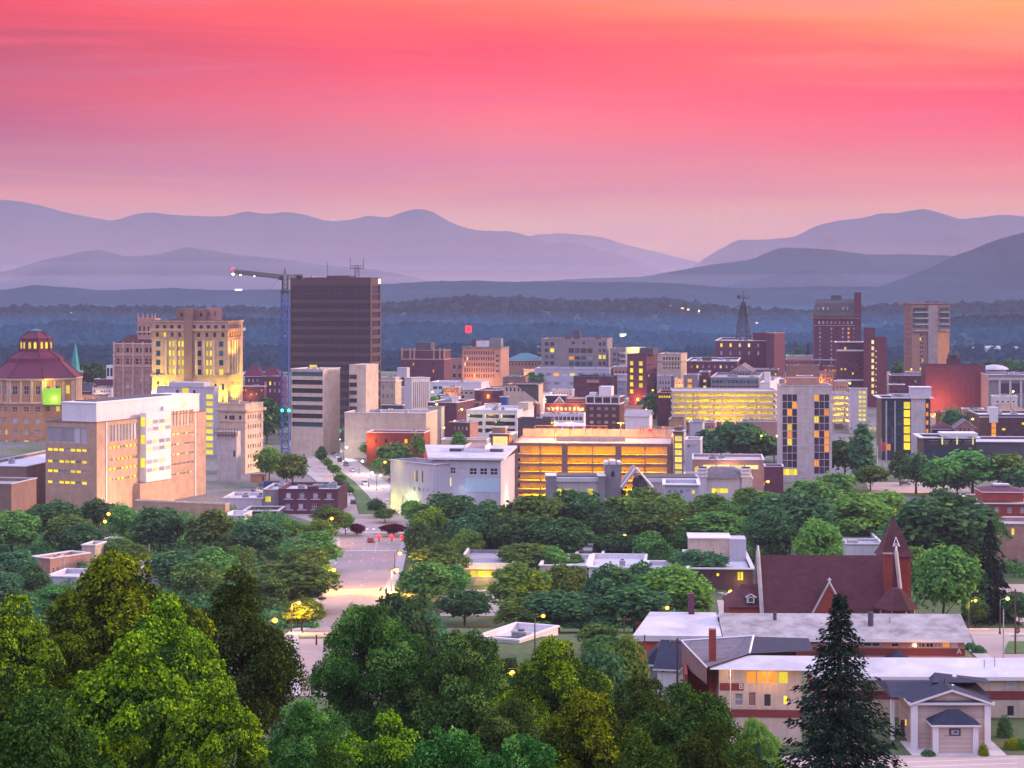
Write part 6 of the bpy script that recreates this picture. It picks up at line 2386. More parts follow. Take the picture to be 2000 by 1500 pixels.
# ------------------------------------------------------------------ church
def church():
	Y = 402.0
	x0w = X(1488, Y)
	g = gz(0, Y) - 1.0
	root = empty('church', (x0w, Y, g), D2R(-1), 'large church with steep dark red shingle roof and small steeple at its right end', 'church')

	def zz(r, y=Y):
		return Z(r, y) - g

	def xx(px, y=Y):
		return X(px, y) - x0w
	Lh = xx(1762)
	D = 15.0
	ze, zr = zz(1203), zz(1084, Y + D / 2)
	m = MB()
	m.box(0, Lh, 0, D, -3, ze, M['brickr'])
	gable_wall(m, 0, D, .01, ze, zr, M['brickr'], 'y', .5)
	gable_wall(m, 0, D, Lh - .51, ze, zr, M['brickr'], 'y', .5)
	m.build('wall', root)
	r = MB()
	gable_roof(r, .55, Lh - .55, 0, D, ze, zr, M['redtile'], 'x', over=.6, fascia='brown')
	r.build('roof', root)
	c = MB()      # raised gable copings
	for x in (0.0, Lh):
		for y0, y1 in ((-.9, D / 2), (D + .9, D / 2)):
			c.bar((x, y0, ze - .3), (x, y1, zr + .7), .42, M['conc'], 4)
		c.bar((x, D / 2, zr + .5), (x, D / 2, zr + 1.9), .3, M['trim'], 4, .2)
	build_split(c, 'coping', root)
	# side gable (transept)
	t = MB()
	tx0, tx1 = xx(1578), xx(1654)
	tzr = zz(1140, Y - 2)
	t.box(tx0, tx1, -2.5, -.02, -3, ze - .5, M['brickr'])
	gable_wall(t, tx0, tx1, -2.5, ze - .5, tzr, M['brickr'], 'x', .5)
	t.build('transept', root)
	r = MB()
	gable_roof(r, tx0, tx1, -1.98, 4.5, ze - .5, tzr - .3, M['redtile'], 'y', over=.1, fascia='brown')
	r.build('roof', root)
	c = MB()
	xm = (tx0 + tx1) / 2
	for s in (tx0 - .3, tx1 + .3):
		c.bar((s, -2.6, ze - .7), (xm, -2.6, tzr + .35), .22, M['conc'], 4)
	c.bar((xm, -2.6, tzr), (xm, -2.6, tzr + 1.3), .2, M['trim'], 4, .1)
	c.bar((xm - .4, -2.6, tzr + .9), (xm + .4, -2.6, tzr + .9), .1, M['trim'], 4)
	c.build('gable_coping', root)
	# left lean-to with dormer
	n = MB()
	nx0, nx1 = xx(1426), -.02
	n.box(nx0, nx1, 1.5, D - 2, -3, zz(1188), M['brickr'])
	n.build('vestry', root)
	r = MB()
	za, zb = zz(1188), zz(1152)
	r.loft([[(nx0 - .5, 1, za), (nx1, 1, za), (nx1, D - 1.5, za), (nx0 - .5, D - 1.5, za)], [(nx1 - 3.2, D / 2 - .1, zb), (nx1, D / 2 - .1, zb), (nx1, D / 2 + .1, zb), (nx1 - 3.2, D / 2 + .1, zb)]], M['redtile'])
	r.build('roof', root)
	d = MB()
	dx = xx(1468)
	d.box(dx - .7, dx + .7, 1.4, 3.2, zz(1180), zz(1168), M['white'])
	d.box(dx - .45, dx + .45, 1.34, 1.397, zz(1178), zz(1169.5), M['greyd'])
	for s in (-1, 1):
		d.bar((dx + s * 1.1, 1.4, zz(1169.5)), (dx, 1.4, zz(1163)), .12, M['trim'], 4)
		d.face([(dx + s * 1.1, 1.3, zz(1169)), (dx + s * 1.1, 4, zz(1169)), (dx, 4.6, zz(1162.5)), (dx, 1.3, zz(1162.5))][::s], M['redtile'])
	d.build('dormer', root)
	# chimney
	ch = MB()
	cx = xx(1738)
	ch.box(cx - .8, cx + .8, 2.2, 3.6, ze - 1, zz(1086), M['brickr'])
	ch.box(cx - 1.0, cx + 1.0, 2.0, 3.8, zz(1086) + .003, zz(1083.5), M['brown'])
	ch.build('chimney', root)
	# octagonal porch at the right corner
	o = MB()
	ox, oy, orad = xx(1748), -1.0, 3.4

	def oct_(R, z, n=8):
		return [(ox + R * math.cos(math.pi / 8 + k * math.pi / 4), oy + R * math.sin(math.pi / 8 + k * math.pi / 4), z) for k in range(n)]
	o.loft([oct_(orad, -3), oct_(orad, zz(1184))], M['brickr'])
	o.build('apse', root)
	q = MB()
	q.loft([oct_(orad + 1.2, zz(1184)), oct_(1.2, zz(1148)), oct_(.1, zz(1144))], M['redtile'])
	q.build('roof', root)
	for k in (4, 5, 6, 7):
		a0 = math.pi / 8 + k * math.pi / 4
		p = MB()
		p.bar((ox + (orad + .1) * math.cos(a0), oy + (orad + .1) * math.sin(a0), 0), (ox + (orad + .1) * math.cos(a0), oy + (orad + .1) * math.sin(a0), zz(1185)), .13, M['trim'])
		p.build('post', root)
	for k in (5, 6):
		am = k * math.pi / 4 + math.pi / 4
		w = MB()
		R = orad * math.cos(math.pi / 8) + .06
		w.bar((ox + R * math.cos(am), oy + R * math.sin(am), zz(1200)), (ox + R * math.cos(am), oy + R * math.sin(am), zz(1189)), .42, M['purpleg'], 4)
		w.build('window', root)
	# steeple behind the ridge at the right
	s = MB()
	sx, sy = xx(1744, Y + 12) , D - 2.5
	hw = 2.9

	def sq(h, z):
		return [(sx + h * i, sy + h * j, z) for i, j in ((-1, -1), (1, -1), (1, 1), (-1, 1))]
	s.loft([sq(hw, 0), sq(hw, zz(1086, Y + 12))], M['brickr'])
	s.build('steeple_base', root)
	s = MB()
	s.loft([sq(hw + .6, zz(1084, Y + 12)), sq(hw - .2, zz(1072, Y + 12)), sq(hw - 1.1, zz(1046, Y + 12)), sq(.08, zz(1013, Y + 12))], M['redtile'])
	st = s.build('steeple_roof', root)
	f = MB()
	zt = zz(1013, Y + 12)
	f.bar((sx, sy, zt - .3), (sx, sy, zz(997, Y + 12)), .12, M['steel'], 5, .05)
	f.build('finial', st)
	v = MB()      # white A-shaped louvre ornament on the front slope
	yv = sy - hw + .45
	zb_, zt_ = zz(1064, Y + 12), zz(1048, Y + 12)
	for sgn in (-1, 1):
		v.bar((sx + sgn * .62, yv - .35, zb_), (sx, yv + .25, zt_ + .2), .14, M['trim'], 4, .07)
		v.bar((sx + sgn * .05, yv - .05, zb_ + .55), (sx + sgn * .62, yv - .35, zb_), .10, M['trim'], 4)
	v.build('louvre_ornament', st)


church()


# ------------------------------------------------------------------ apartments and houses lower right
def long_flats(name, label, xl, xr, Y, yaw, eave, ridge_row, depth, wallm, bandm, roofm, base=None, wins=(), bands=(), hip=False, fascia_h=.5, over=1.0, letters=None):
	b = Bld(name, label, 'apartment block', xl, xr, xr, eave, Y, yaw, wallm, b=depth, base=base, depth=.2)
	for w in wins:
		b.win(*w[:9], mat=w[9], style=w[10] if len(w) > 10 else 'x', pat=w[11] if len(w) > 11 else None)
	b.build(parapet=0, coping=None, roof=None)
	m = MB()
	zr = Z(ridge_row, Y + depth * .5) - b.gz
	if hip:
		hip_roof(m, 0, b.a, 0, depth, b.H + .25, zr, M[roofm], over=over)
	else:
		gable_roof(m, 0, b.a, 0, depth, b.H + .2, zr, M[roofm], 'x', over=over, th=fascia_h)
		gable_wall(m, 0, depth, .02, b.H, zr - fascia_h, M[wallm], 'y')
		gable_wall(m, 0, depth, b.a - .32, b.H, zr - fascia_h, M[wallm], 'y')
	m.build('roof', b.root)
	for r0, r1, mt in bands:
		b.band(r0, r1, mt, .06, 'painted_band', faces='FRL')
	if letters:
		ch, px, row = letters
		text_part(ch, 1.2, 'trim', b.root, (b.up(px), -.12, b.zr(row)))
	return b


oldroof = surf('stained_white_roof', (0.33, 0.30, 0.30), streak=0, var=0.6, scale=0.35)
M['oldroof'] = oldroof
b = long_flats('apartment_block', 'long pink and red two-storey block marked A with stained white roof', 1424, 1884, 324, 1.5, 1246, 1199, 17, 'pinks', 'redp', 'oldroof',
			   wins=[('F', 1521, 1622, 1248, 1261, 5, 1, .8, .85, 'blackg', 'b'), ('F', 1686, 1720, 1248, 1264, 2, 1, .9, .95, 'blackg', 'b'), ('F', 1740, 1756, 1248, 1265, 1, 1, .9, .95, 'blackg', 'b'), ('F', 1776, 1872, 1247, 1266, 6, 1, .93, .93, 'blackg', 'x', ['dddpop']),
					 ('F', 1776, 1806, 1290, 1297, 2, 1, .9, .9, 'blackg'), ('F', 1838, 1870, 1290, 1297, 2, 1, .9, .9, 'blackg'), ('F', 1690, 1726, 1284, 1296, 2, 1, .9, .9, 'blackg')],
			   bands=[(1267, 1281, 'redp')], letters=('A', 1873, 1277))
mb = MB()
hip_roof(mb, b.up(1730), b.up(1772), -5, -.4, b.zr(1284), b.zr(1266), M['navy'], over=.3)
mb.build('porch_roof', b.root)
mb = MB()
mb.cyl(b.up(1708), 4, b.H + 1.2, b.H + 3.4, .45, .45, M['greyd'], 8)
mb.cyl(b.up(1521), 6, b.H + 1.5, b.H + 3.0, .3, .3, M['greyd'], 8)
mb.cyl(b.up(1748), 5, b.H + 1.5, b.H + 2.5, .15, .15, M['metal'], 6)
build_split(mb, 'roof_vent', b.root)
light('POINT', 'wall_lamp_light', (b.up(1800), -6, b.zr(1275)), 700, (1, .45, .2), .3, b.root)
light('POINT', 'wall_lamp_light', (b.a + 3, 3, b.zr(1262)), 420, ORANGE, .3, b.root)
b = Bld('white_roof_block', 'brick block with plain white flat roof and grey lower wall, lower centre right', 'building', 1243, 1402, 1412, 1252, 322, 3, 'brickr', b=18)
b.build(parapet=0, coping=None, roof=None)
mb = MB()
mb.loft([[(-.6, -.8, b.H), (b.a + .6, -.8, b.H), (b.a + .6, 19, b.H + .6), (-.6 + 3, 19, b.H + .6)], [(-.6, -.8, b.H + .9), (b.a + .6, -.8, b.H + .9), (b.a + .6, 19, b.H + 1.5), (-.6 + 3, 19, b.H + 1.5)]], M['rooflight'])
mb.build('roof', b.root)
mb = MB()
mb.box(b.a * .33, b.a * .99, -.1, -.003, 0, b.H - .01, M['grey'])
mb.build('grey_panel', b.root)
light('POINT', 'wall_lamp_light', (.5, -1.6, b.H - 3.4), 160, ORANGE, .2, b.root)
b.block('chimney', 1352, 1364, 1192, None, 'brickp', y0=17, d=1.4, z0=b.H - .2)
mb = MB()
mb.box(b.up(1180), .3, -7, -3, b.zr(1283), b.zr(1280), M['rooflight'])
for px in (1184, 1210, 1238):
	mb.bar((b.up(px), -6.6, -1), (b.up(px), -6.6, b.zr(1283)), .1, M['metal'])
mb.build('walkway_canopy', b.root)

# navy-roofed small house
b = Bld('grey_cottage', 'small white cottage with dark blue-grey pitched roof behind the front trees', 'cottage', 1284, 1380, 1386, 1306, 300, 14, 'white', b=13, depth=.15)
b.win('F', 1290, 1300, 1308, 1318, 1, 1, .6, .9, 'blackg', style='x').win('F', 1312, 1322, 1308, 1318, 1, 1, .6, .9, 'blackg', style='x').win('F', 1350, 1364, 1310, 1318, 1, 1, .8, .9, 'blackg').build(parapet=0, coping=None, roof=None)
mb = MB()
gable_roof(mb, 0, b.a, 0, 13, b.H, Z(1254, 306) - b.gz, M['navy'], 'x', over=.6)
mb.build('roof', b.root)
mb = MB()
gable_roof(mb, b.a * .48, b.a, -3.0, 6, b.H - .2, b.H + 2.1, M['navy'], 'y', over=.4)
gable_wall(mb, b.a * .48, b.a, -2.9, b.H - .3, b.H + 1.9, M['white'], 'x')
mb.box(b.a * .5, b.a * .98, -2.8, -.01, -2, b.H - .3, M['white'])
mb.build('side_gable', b.root)
b = Bld('navy_roof_shed', 'low shed with dark navy hipped roof left of the white cottage', 'shed', 1262, 1300, 1302, 1300, 308, 8, 'grey', b=8)
b.build(parapet=0, coping=None, roof=None)
mb = MB()
hip_roof(mb, 0, b.a, 0, 8, b.H + .2, b.H + 2.4, M['navy'], over=.6)
mb.build('roof', b.root)

# block B: weathered shingle roof joined to white roof
b = Bld('apartment_wing', 'two-storey pink wing marked B with orange-lit upper gallery and weathered shingle roof', 'apartment block', 1404, 1566, 1574, 1306, 268, 4, 'cream', b=16, depth=.25, base=1402)
b.win('F', 1458, 1540, 1312, 1337, 4, 1, .96, .96, 'lito', style='f', pat=['oooy'])
b.win('F', 1460, 1478, 1352, 1382, 1, 1, .8, .9, 'brown', style='f').win('F', 1491, 1507, 1356, 1382, 1, 1, .9, .95, 'blackg', style='f').win('F', 1434, 1452, 1354, 1382, 1, 1, .85, .85, 'paleg', style='b').win('F', 1528, 1540, 1358, 1378, 1, 1, .7, .9, 'lity', style='f')
b.win('F', 1418, 1450, 1310, 1332, 2, 1, .5, .9, 'paleg', style='b')
b.build(parapet=0, coping=None, roof=None)
b.band(1336, 1350, 'redp', .08, 'painted_band', faces='F', px=(1406, 1452)).band(1387, 1402, 'redp', .08, 'painted_band', faces='F')
text_part('B', 1.0, 'trim', b.root, (b.up(1447), -.12, b.zr(1347)))
mb = MB()
H = b.H
mb.loft([[(-1.2, -1.4, H), (b.a + 2, -1.4, H), (b.a + 2, 5, H), (-1.2, 5, H)], [(4, 4.5, Z(1272, 276) - b.gz), (b.a + 2, 4.5, Z(1272, 276) - b.gz), (b.a + 2, 4.6, Z(1272, 276) - b.gz), (4, 4.6, Z(1272, 276) - b.gz)]], M['rooflight'])
mb.build('white_roof', b.root)
mb = MB()
zq = Z(1237, 292) - b.gz
mb.face([(-1.6, -1.2, H + .25), (4.2, 4.4, Z(1271, 276) - b.gz + .2), (5.5, 21, zq), (-4.6, 21, zq - .8)], M['shingle'])
mb.face([(4.2, 4.4, Z(1271, 276) - b.gz + .2), (b.a + 2, 7, Z(1268, 276) - b.gz), (b.a + 2.5, 22, zq - .3), (5.5, 21, zq)], M['navy'])
mb.face([(-1.6, -1.2, H + .2), (-4.6, 21, zq - .85), (-4.6, 21, zq - 4), (-1.6, -1.2, H - 2)], M['brown'])
mb.bar((4.2, 4.4, Z(1271, 276) - b.gz + .3), (5.5, 21, zq + .1), .16, M['trim'])
mb.bar((-1.6, -1.3, H + .3), (-4.6, 21, zq - .7), .14, M['trim'])
mb.bar((-4.6, 21, zq - .7), (5.5, 21, zq + .1), .14, M['trim'])
mb.build('shingle_roof', b.root)
mb = MB()
mb.box(-4.4, 5.4, 20.6, 21.0, -2, zq - 1, M['brickr'])
mb.box(-4.35, -3.95, 8, 20.59, -2, zq - 3.0, M['brickr'])
mb.build('rear_wall', b.root)
b.block('chimney', 1386, 1400, 1240, None, 'brickr', y0=3, d=1.4, z0=0)
light('POINT', 'gallery_light', (b.up(1500), -2.4, b.zr(1320)), 260, ORANGE, .3, b.root)
light('POINT', 'gallery_light', (b.up(1420), -2.0, b.zr(1312)), 120, WARM, .3, b.root)
mb = MB()
mb.bar((b.up(1426), -1.4, 0), (b.up(1426), -1.4, b.H), .06, M['trim'])
mb.build('downpipe', b.root)

b = long_flats('apartment_range', 'long two-storey range with smooth white roof behind the beige portico', 1600, 2060, 285, 1, 1321, 1286, 13, 'cream', 'redp', 'rooflight', hip=False,
			   wins=[('F', 1734, 1750, 1322, 1341, 1, 1, .9, .9, 'paleg', 'b'), ('F', 1966, 1984, 1322, 1344, 1, 1, .9, .9, 'paleg', 'b'), ('F', 1966, 1982, 1378, 1400, 1, 1, .9, .95, 'blackg', 'f')],
			   bands=[(1350, 1367, 'redp'), (1402, 1416, 'redp')], over=.9)
mb = MB()
mb.cyl(b.up(1952), 3, b.H + .8, b.H + 2.2, .09, .09, M['metal'], 6)
mb.cyl(b.up(1930), 2.5, b.H + .8, b.H + 1.8, .09, .09, M['metal'], 6)
build_split(mb, 'roof_vent', b.root)


def portico():
	Y = 263.0
	g = gz(0, Y)
	x0 = X(1790, Y)
	root = empty('portico_house', (x0, Y, g), 0, 'beige house with white corner columns, navy roofs and small hooded sign wall', 'house')

	def zz(r, y=Y):
		return Z(r, y) - g

	def xx(px, y=Y):
		return X(px, y) - x0
	w0, w1 = xx(1796), xx(1940)
	yb = 3.0
	m = MB()
	m.box(w0, w1, yb, 14, -1.5, zz(1372, Y + yb), M['siding'])
	m.build('wall', root)
	c = MB()
	for px in (1788, 1932):
		c.box(xx(px), xx(px) + .8, yb - .5, yb + .2, -1, zz(1373, Y + yb), M['trim'])
	c.box(xx(1763), xx(1770), 8, 8.7, -1, zz(1372, Y + 8) + .3, M['trim'])
	build_split(c, 'column', root)
	r = MB()
	ze = zz(1373, Y + yb)
	zt = zz(1344, Y + yb)
	xl, xr = xx(1783), xx(1950)
	xm = (xl + xr) / 2
	gable_roof(r, xl + .3, xr - .3, yb - .6, 9.5, ze + .2, zt, M['navy'], 'y', over=.3, th=.3)
	r.build('front_roof', root)
	t = MB()
	t.face([(xl + .6, yb - .2, ze + .35), (xr - .6, yb - .2, ze + .35), (xm, yb - .2, zt - .25)], M['siding'])
	t.box(xl - .1, xr + .1, yb - .7, yb - .25, ze - .15, ze + .15, M['trim'])
	t.box(xl + .6, xr - .6, yb - .5, yb - .26, ze + .155, ze + .35, M['greyd'])
	t.build('gable', root)
	r = MB()
	xa, xb = xx(1757), xx(1958)
	zc = zz(1362, Y + 6)
	zd = zz(1326, Y + 15)
	r.loft([[(xa, 6, zc), (xb, 6, zc), (xb, 18, zc), (xa, 18, zc)], [(xa + .6, 12.6, zd), (xb - .6, 12.6, zd), (xb - .6, 13.2, zd), (xa + .6, 13.2, zd)]], M['navy'])
	r.build('main_roof', root)
	u = MB()
	u.face([(xx(1815, Y + 9), 7.5, zz(1326, Y + 10)), (xx(1928, Y + 9), 7.5, zz(1326, Y + 10)), (xm, 13.0, zz(1305, Y + 16))], M['navy'])
	u.face([(xx(1928, Y + 9), 7.5, zz(1326, Y + 10)), (xx(1928, Y + 17), 17.5, zz(1326, Y + 17)), (xm, 13.0, zz(1305, Y + 16))], M['navy'])
	u.face([(xx(1815, Y + 17), 17.5, zz(1326, Y + 17)), (xx(1815, Y + 9), 7.5, zz(1326, Y + 10)), (xm, 13.0, zz(1305, Y + 16))], M['navy'])
	u.build('upper_roof', root)
	v = MB()
	v.cyl(xx(1862), 5.5, zz(1352), zz(1341), .1, .1, M['steel'], 6)
	v.build('roof_vent', root)
	v = MB()
	for px, rw in ((1861, 1318), (1856, 1336)):
		v.box(xx(px, Y + 8) - .25, xx(px, Y + 8) + .25, 6.6, 7.4, zz(rw + 1, Y + 8), zz(rw - 1.5, Y + 8), M['trim'])
	build_split(v, 'roof_light', root)
	# hooded sign wall
	s = MB()
	a0, a1 = xx(1821), xx(1911)
	s.box(a0 + .3, a1 - .3, 0, yb - .01, -.5, zz(1416), M['siding'])
	porch = s.build('sign_wall', root)
	s = MB()
	s.box(a0 + .05, a0 + .75, -.25, .1, -.3, zz(1416), M['trim'])
	s.box(a1 - .75, a1 - .05, -.25, .1, -.3, zz(1416), M['trim'])
	build_split(s, 'pillar', porch)
	s = MB()
	hip_roof(s, a0, a1, -.4, yb - .05, zz(1416) + .12, zz(1389), M['navy'], over=.25, ridge_frac=.22)
	s.build('hood_roof', porch)
	s = MB()
	s.box(xx(1854), xx(1876), -.08, -.003, zz(1437), zz(1423), M['steel'])
	s.box(xx(1857.5), xx(1872.5), -.11, -.083, zz(1434.5), zz(1425.5), M['paleg'])
	s.box(xx(1863), xx(1869), -.13, -.112, zz(1431.5), zz(1427.5), M['tealg'])
	s.build('notice_board', porch)
	s = MB()
	s.box(xx(1845), xx(1852), -.04, -.003, zz(1438.5), zz(1435.5), M['pinks'])
	s.build('plaque', porch)
	y = MB()
	y.box(xx(1860), xx(1862.6), yb - .14, yb - .003, zz(1386), zz(1375), M['lity'])
	y.build('gutter_light', root)
	y = MB()
	y.box(xx(1787), xx(1789.2), 6.4, 6.6, zz(1418, Y + 6), zz(1407, Y + 6), M['lity'])
	y.box(xx(1778), xx(1786), 6.5, 6.62, zz(1440, Y + 6), zz(1408, Y + 6), M['brickp'])
	for k in range(4):
		y.box(xx(1778) - .05, xx(1786) + .05, 6.4, 6.497, zz(1438 - k * 8, Y + 6), zz(1437 - k * 8, Y + 6), M['steel'])
	y.build('side_gate', root)
	p = MB()
	p.box(xx(1778), xx(1962), -1.4, yb + 4, -.6, .12, M['concl'])
	p.build('forecourt', root)


portico()
# ------------------------------------------------------------------ roads, kerbs, markings
def ground_pt(px, row, Y=None):
	return hit(px, row) if Y is None else (X(px, Y), Y, gz(0, Y))


def strip(name, left, right, dz, mat, kind='structure', thick=0.0, sub=10.0):
	"""ribbon between two edge polylines of (x, y), draped on the ground"""
	n = max(2, int(max(abs(left[-1][1] - left[0][1]), abs(left[-1][0] - left[0][0])) / sub))

	def res(pl, t):
		d = [0]
		for a, b in zip(pl, pl[1:]):
			d.append(d[-1] + math.hypot(b[0] - a[0], b[1] - a[1]))
		q = t * d[-1]
		return (np.interp(q, d, [p[0] for p in pl]), np.interp(q, d, [p[1] for p in pl]))
	V, F = [], []
	for k in range(n + 1):
		a, b = res(left, k / n), res(right, k / n)
		V.append((a[0], a[1], gz(*a) + dz))
		V.append((b[0], b[1], gz(*b) + dz))
		if thick:
			V.append((b[0], b[1], gz(*b) + dz - thick))
			V.append((a[0], a[1], gz(*a) + dz - thick))
	w = 4 if thick else 2
	for k in range(n):
		i = k * w
		F.append((i, i + 1, i + w + 1, i + w))
		if thick:
			F.append((i + 1, i + 2, i + w + 2, i + w + 1))
			F.append((i + 3, i, i + w, i + w + 3))
	if thick:
		F.append((0, 3, 2, 1))
		e = n * w
		F.append((e, e + 1, e + 2, e + 3))
	me = bpy.data.meshes.new(name)
	me.from_pydata(V, [], F)
	me.materials.append(mat)
	o = obj(name, me)
	return tag(o, kind=kind)


asphalt = surf('asphalt', (0.32, 0.25, 0.235), var=0.35, scale=0.06, rough=0.8)
asphalt2 = surf('worn_asphalt', (0.42, 0.33, 0.30), var=0.22, scale=0.05, rough=0.8)
kerbm = surf('kerb_concrete', (0.40, 0.37, 0.36), var=0.2)
markm = surf('road_paint', (0.75, 0.72, 0.70), var=0.25, scale=1.5)
grassm = surf('lawn_grass', (0.06, 0.12, 0.03), var=0.4, scale=0.4)


def wl(pts):
	return [hit(*p)[:2] for p in pts]


RL = [(X(588, 300), 300), (X(584, 362), 362), (X(612, 460), 460), (X(631, 520), 520), (X(655, 554), 554), (X(665, 590), 590), (X(664, 645), 645)]
RR = [(X(588, 300) + 20, 300), (X(584, 362) + 19, 362), (X(612, 460) + 19, 460), (X(748, 520), 520), (X(768, 554), 554), (X(776, 590), 590), (X(793, 645), 645)]
strip('road', RL, RR, 0.05, asphalt)
# junction and boulevard, two carriageways with a planted median
strip('road', [RL[-1], (X(640, 690), 690)], [RR[-1], (X(800, 690), 690)], 0.054, asphalt)
strip('road', [(X(610, 668), 668), (X(560, 690), 690)], [(X(640, 668), 668), (X(640, 690), 690)], 0.046, asphalt)
CL = [(X(642, 690), 690), (X(659, 745), 745), (X(640, 800), 800), (X(610, 850), 850), (X(590, 930), 930), (X(578, 1010), 1010)]
CM1 = [(X(700, 690), 690), (X(693, 745), 745), (X(672, 800), 800), (X(648, 850), 850), (X(610, 930), 930), (X(592, 1010), 1010)]
CM2 = [(X(744, 690), 690), (X(722, 745), 745), (X(694, 800), 800), (X(664, 850), 850), (X(626, 930), 930), (X(604, 1010), 1010)]
CR = [(X(798, 690), 690), (X(770, 745), 745), (X(733, 800), 800), (X(700, 850), 850), (X(660, 930), 930), (X(628, 1010), 1010)]
strip('road', CL, CM1, 0.06, asphalt2)
strip('road', CM2, CR, 0.064, asphalt2)
strip('median', [(p[0] + .1, p[1]) for p in CM1[:-1]], [(p[0] - .1, p[1]) for p in CM2[:-1]], 0.20, grassm, thick=.3)


def offs(pl, d):
	return [(p[0] + d, p[1]) for p in pl]


strip('pavement', offs(CR, .05), offs(CR, 4.5), 0.19, kerbm, thick=.3)
strip('pavement', offs(CL, -4.0), offs(CL, -.05), 0.19, kerbm, thick=.3)
strip('pavement', offs(RR, .05), offs(RR, 2.6), 0.19, kerbm, thick=.3)
strip('pavement', offs(RL, -2.6), offs(RL, -.05), 0.19, kerbm, thick=.3)


def marks():
	mb = MB()

	def dash(x0, y0, x1, y1, w=.22, dz=.085):
		d = Vector((x1 - x0, y1 - y0, 0))
		n = Vector((-d.y, d.x, 0)).normalized() * w
		mb.face([(x0 - n.x, y0 - n.y, gz(0, y0) + dz), (x1 - n.x, y1 - n.y, gz(0, y1) + dz), (x1 + n.x, y1 + n.y, gz(0, y1) + dz), (x0 + n.x, y0 + n.y, gz(0, y0) + dz)][::-1], markm)

	def at(pl, y):
		return float(np.interp(y, [p[1] for p in pl], [p[0] for p in pl]))
	for f in (.2, .4, .6, .8):
		y = 572 if f != .6 else 500
		while y < 640:
			if 1:
				a, b_ = at(RL, y), at(RR, y)
				c, d = at(RL, y + 5), at(RR, y + 5)
				dash(a + (b_ - a) * f, y, c + (d - c) * f, y + 3, .07)
			y += 5 if (f == .6 and y > 590) else 13
	for yy in (596, 640):
		dash(at(RL, yy) + .5, yy, at(RR, yy) - .5, yy, .4)
	for A, B in ((CL, CM1), (CM2, CR)):
		for f in (.35, .68):
			y = 692
			while y < 985:
				a, b_ = at(A, y), at(B, y)
				c, d = at(A, y + 5), at(B, y + 5)
				dash(a + (b_ - a) * f, y, c + (d - c) * f, y + 3, .08)
				y += 12
	dash(at(CM2, 694) + .5, 694, at(CR, 694) - .5, 694, .4)
	for k in range(9):   # zebra bars
		x = at(RL, 648) + 2 + k * 2.1
		dash(x, 646, x, 650, .45)
	o = mb.build('road_markings')
	tag(o, kind='structure')


marks()
# street and car parks lower right
strip('street', [(X(1895, 372), 372), (X(1885, 400), 400), (X(1880, 430), 430)], [(X(2300, 372), 372), (X(2300, 400), 400), (X(2300, 430), 430)], .05, asphalt2)
strip('street', [(X(1975, 322), 322), (X(1900, 350), 350), (X(1895, 371.9), 371.9)], [(X(2100, 322), 322), (X(2060, 350), 350), (X(2060, 371.9), 371.9)], .054, asphalt)
strip('pavement', [(X(1935, 322), 322), (X(1878, 352), 352)], [(X(1974, 322), 322), (X(1899, 352), 352)], .15, kerbm, thick=.3)
strip('car_park', [(X(1430, 225), 225), (X(1430, 262), 262)], [(X(2200, 236), 236), (X(2200, 262), 262)], .04, asphalt2)
strip('car_park', [(X(1440, 500), 500), (X(1400, 515), 515)], [(X(1520, 500), 500), (X(1520, 515), 515)], .05, asphalt2)
strip('car_park', [(X(1412, 440), 440), (X(1400, 499), 499)], [(X(1482, 440), 440), (X(1490, 499), 499)], .054, asphalt2)
strip('car_park', [(X(1950, 460), 460), (X(1930, 530), 530)], [(X(2150, 460), 460), (X(2150, 530), 530)], .05, asphalt2)
strip('car_park', [(X(860, 470), 470), (X(860, 520), 520)], [(X(1010, 470), 470), (X(1010, 520), 520)], .05, asphalt2)
strip('car_park', [(X(1700, 760), 760), (X(1690, 800), 800)], [(X(1900, 760), 760), (X(1880, 800), 800)], .05, asphalt2)
strip('lawn', [(X(1176, 318), 318), (X(1176, 350), 350)], [(X(1246, 318), 318), (X(1246, 350), 350)], .05, grassm)
strip('lawn', [(X(1886, 322), 322), (X(1878, 345), 345)], [(X(1930, 322), 322), (X(1880, 348), 348)], .06, surf('yellowed_grass', (0.16, 0.15, 0.04), var=.35, scale=.4))
strip('lawn', [(X(1960, 340), 340), (X(1975, 362), 362)], [(X(2100, 340), 340), (X(2100, 362), 362)], .12, grassm)
mb = MB()
for k in range(8):
	y = 240 + k * 2.6
	mb.face([(X(1770, y), y, gz(0, y) + .06), (X(1995, y), y + 2.0, gz(0, y) + .06), (X(1995, y), y + 2.16, gz(0, y) + .06), (X(1770, y), y + .16, gz(0, y) + .06)], markm)
for k in range(10):
	y = 446 + k * 5
	mb.face([(X(1424, y), y, gz(0, y) + .09), (X(1470, y), y + 1, gz(0, y) + .09), (X(1470, y), y + 1.25, gz(0, y) + .09), (X(1424, y), y + .25, gz(0, y) + .09)], markm)
tag(mb.build('parking_lines'), kind='structure')


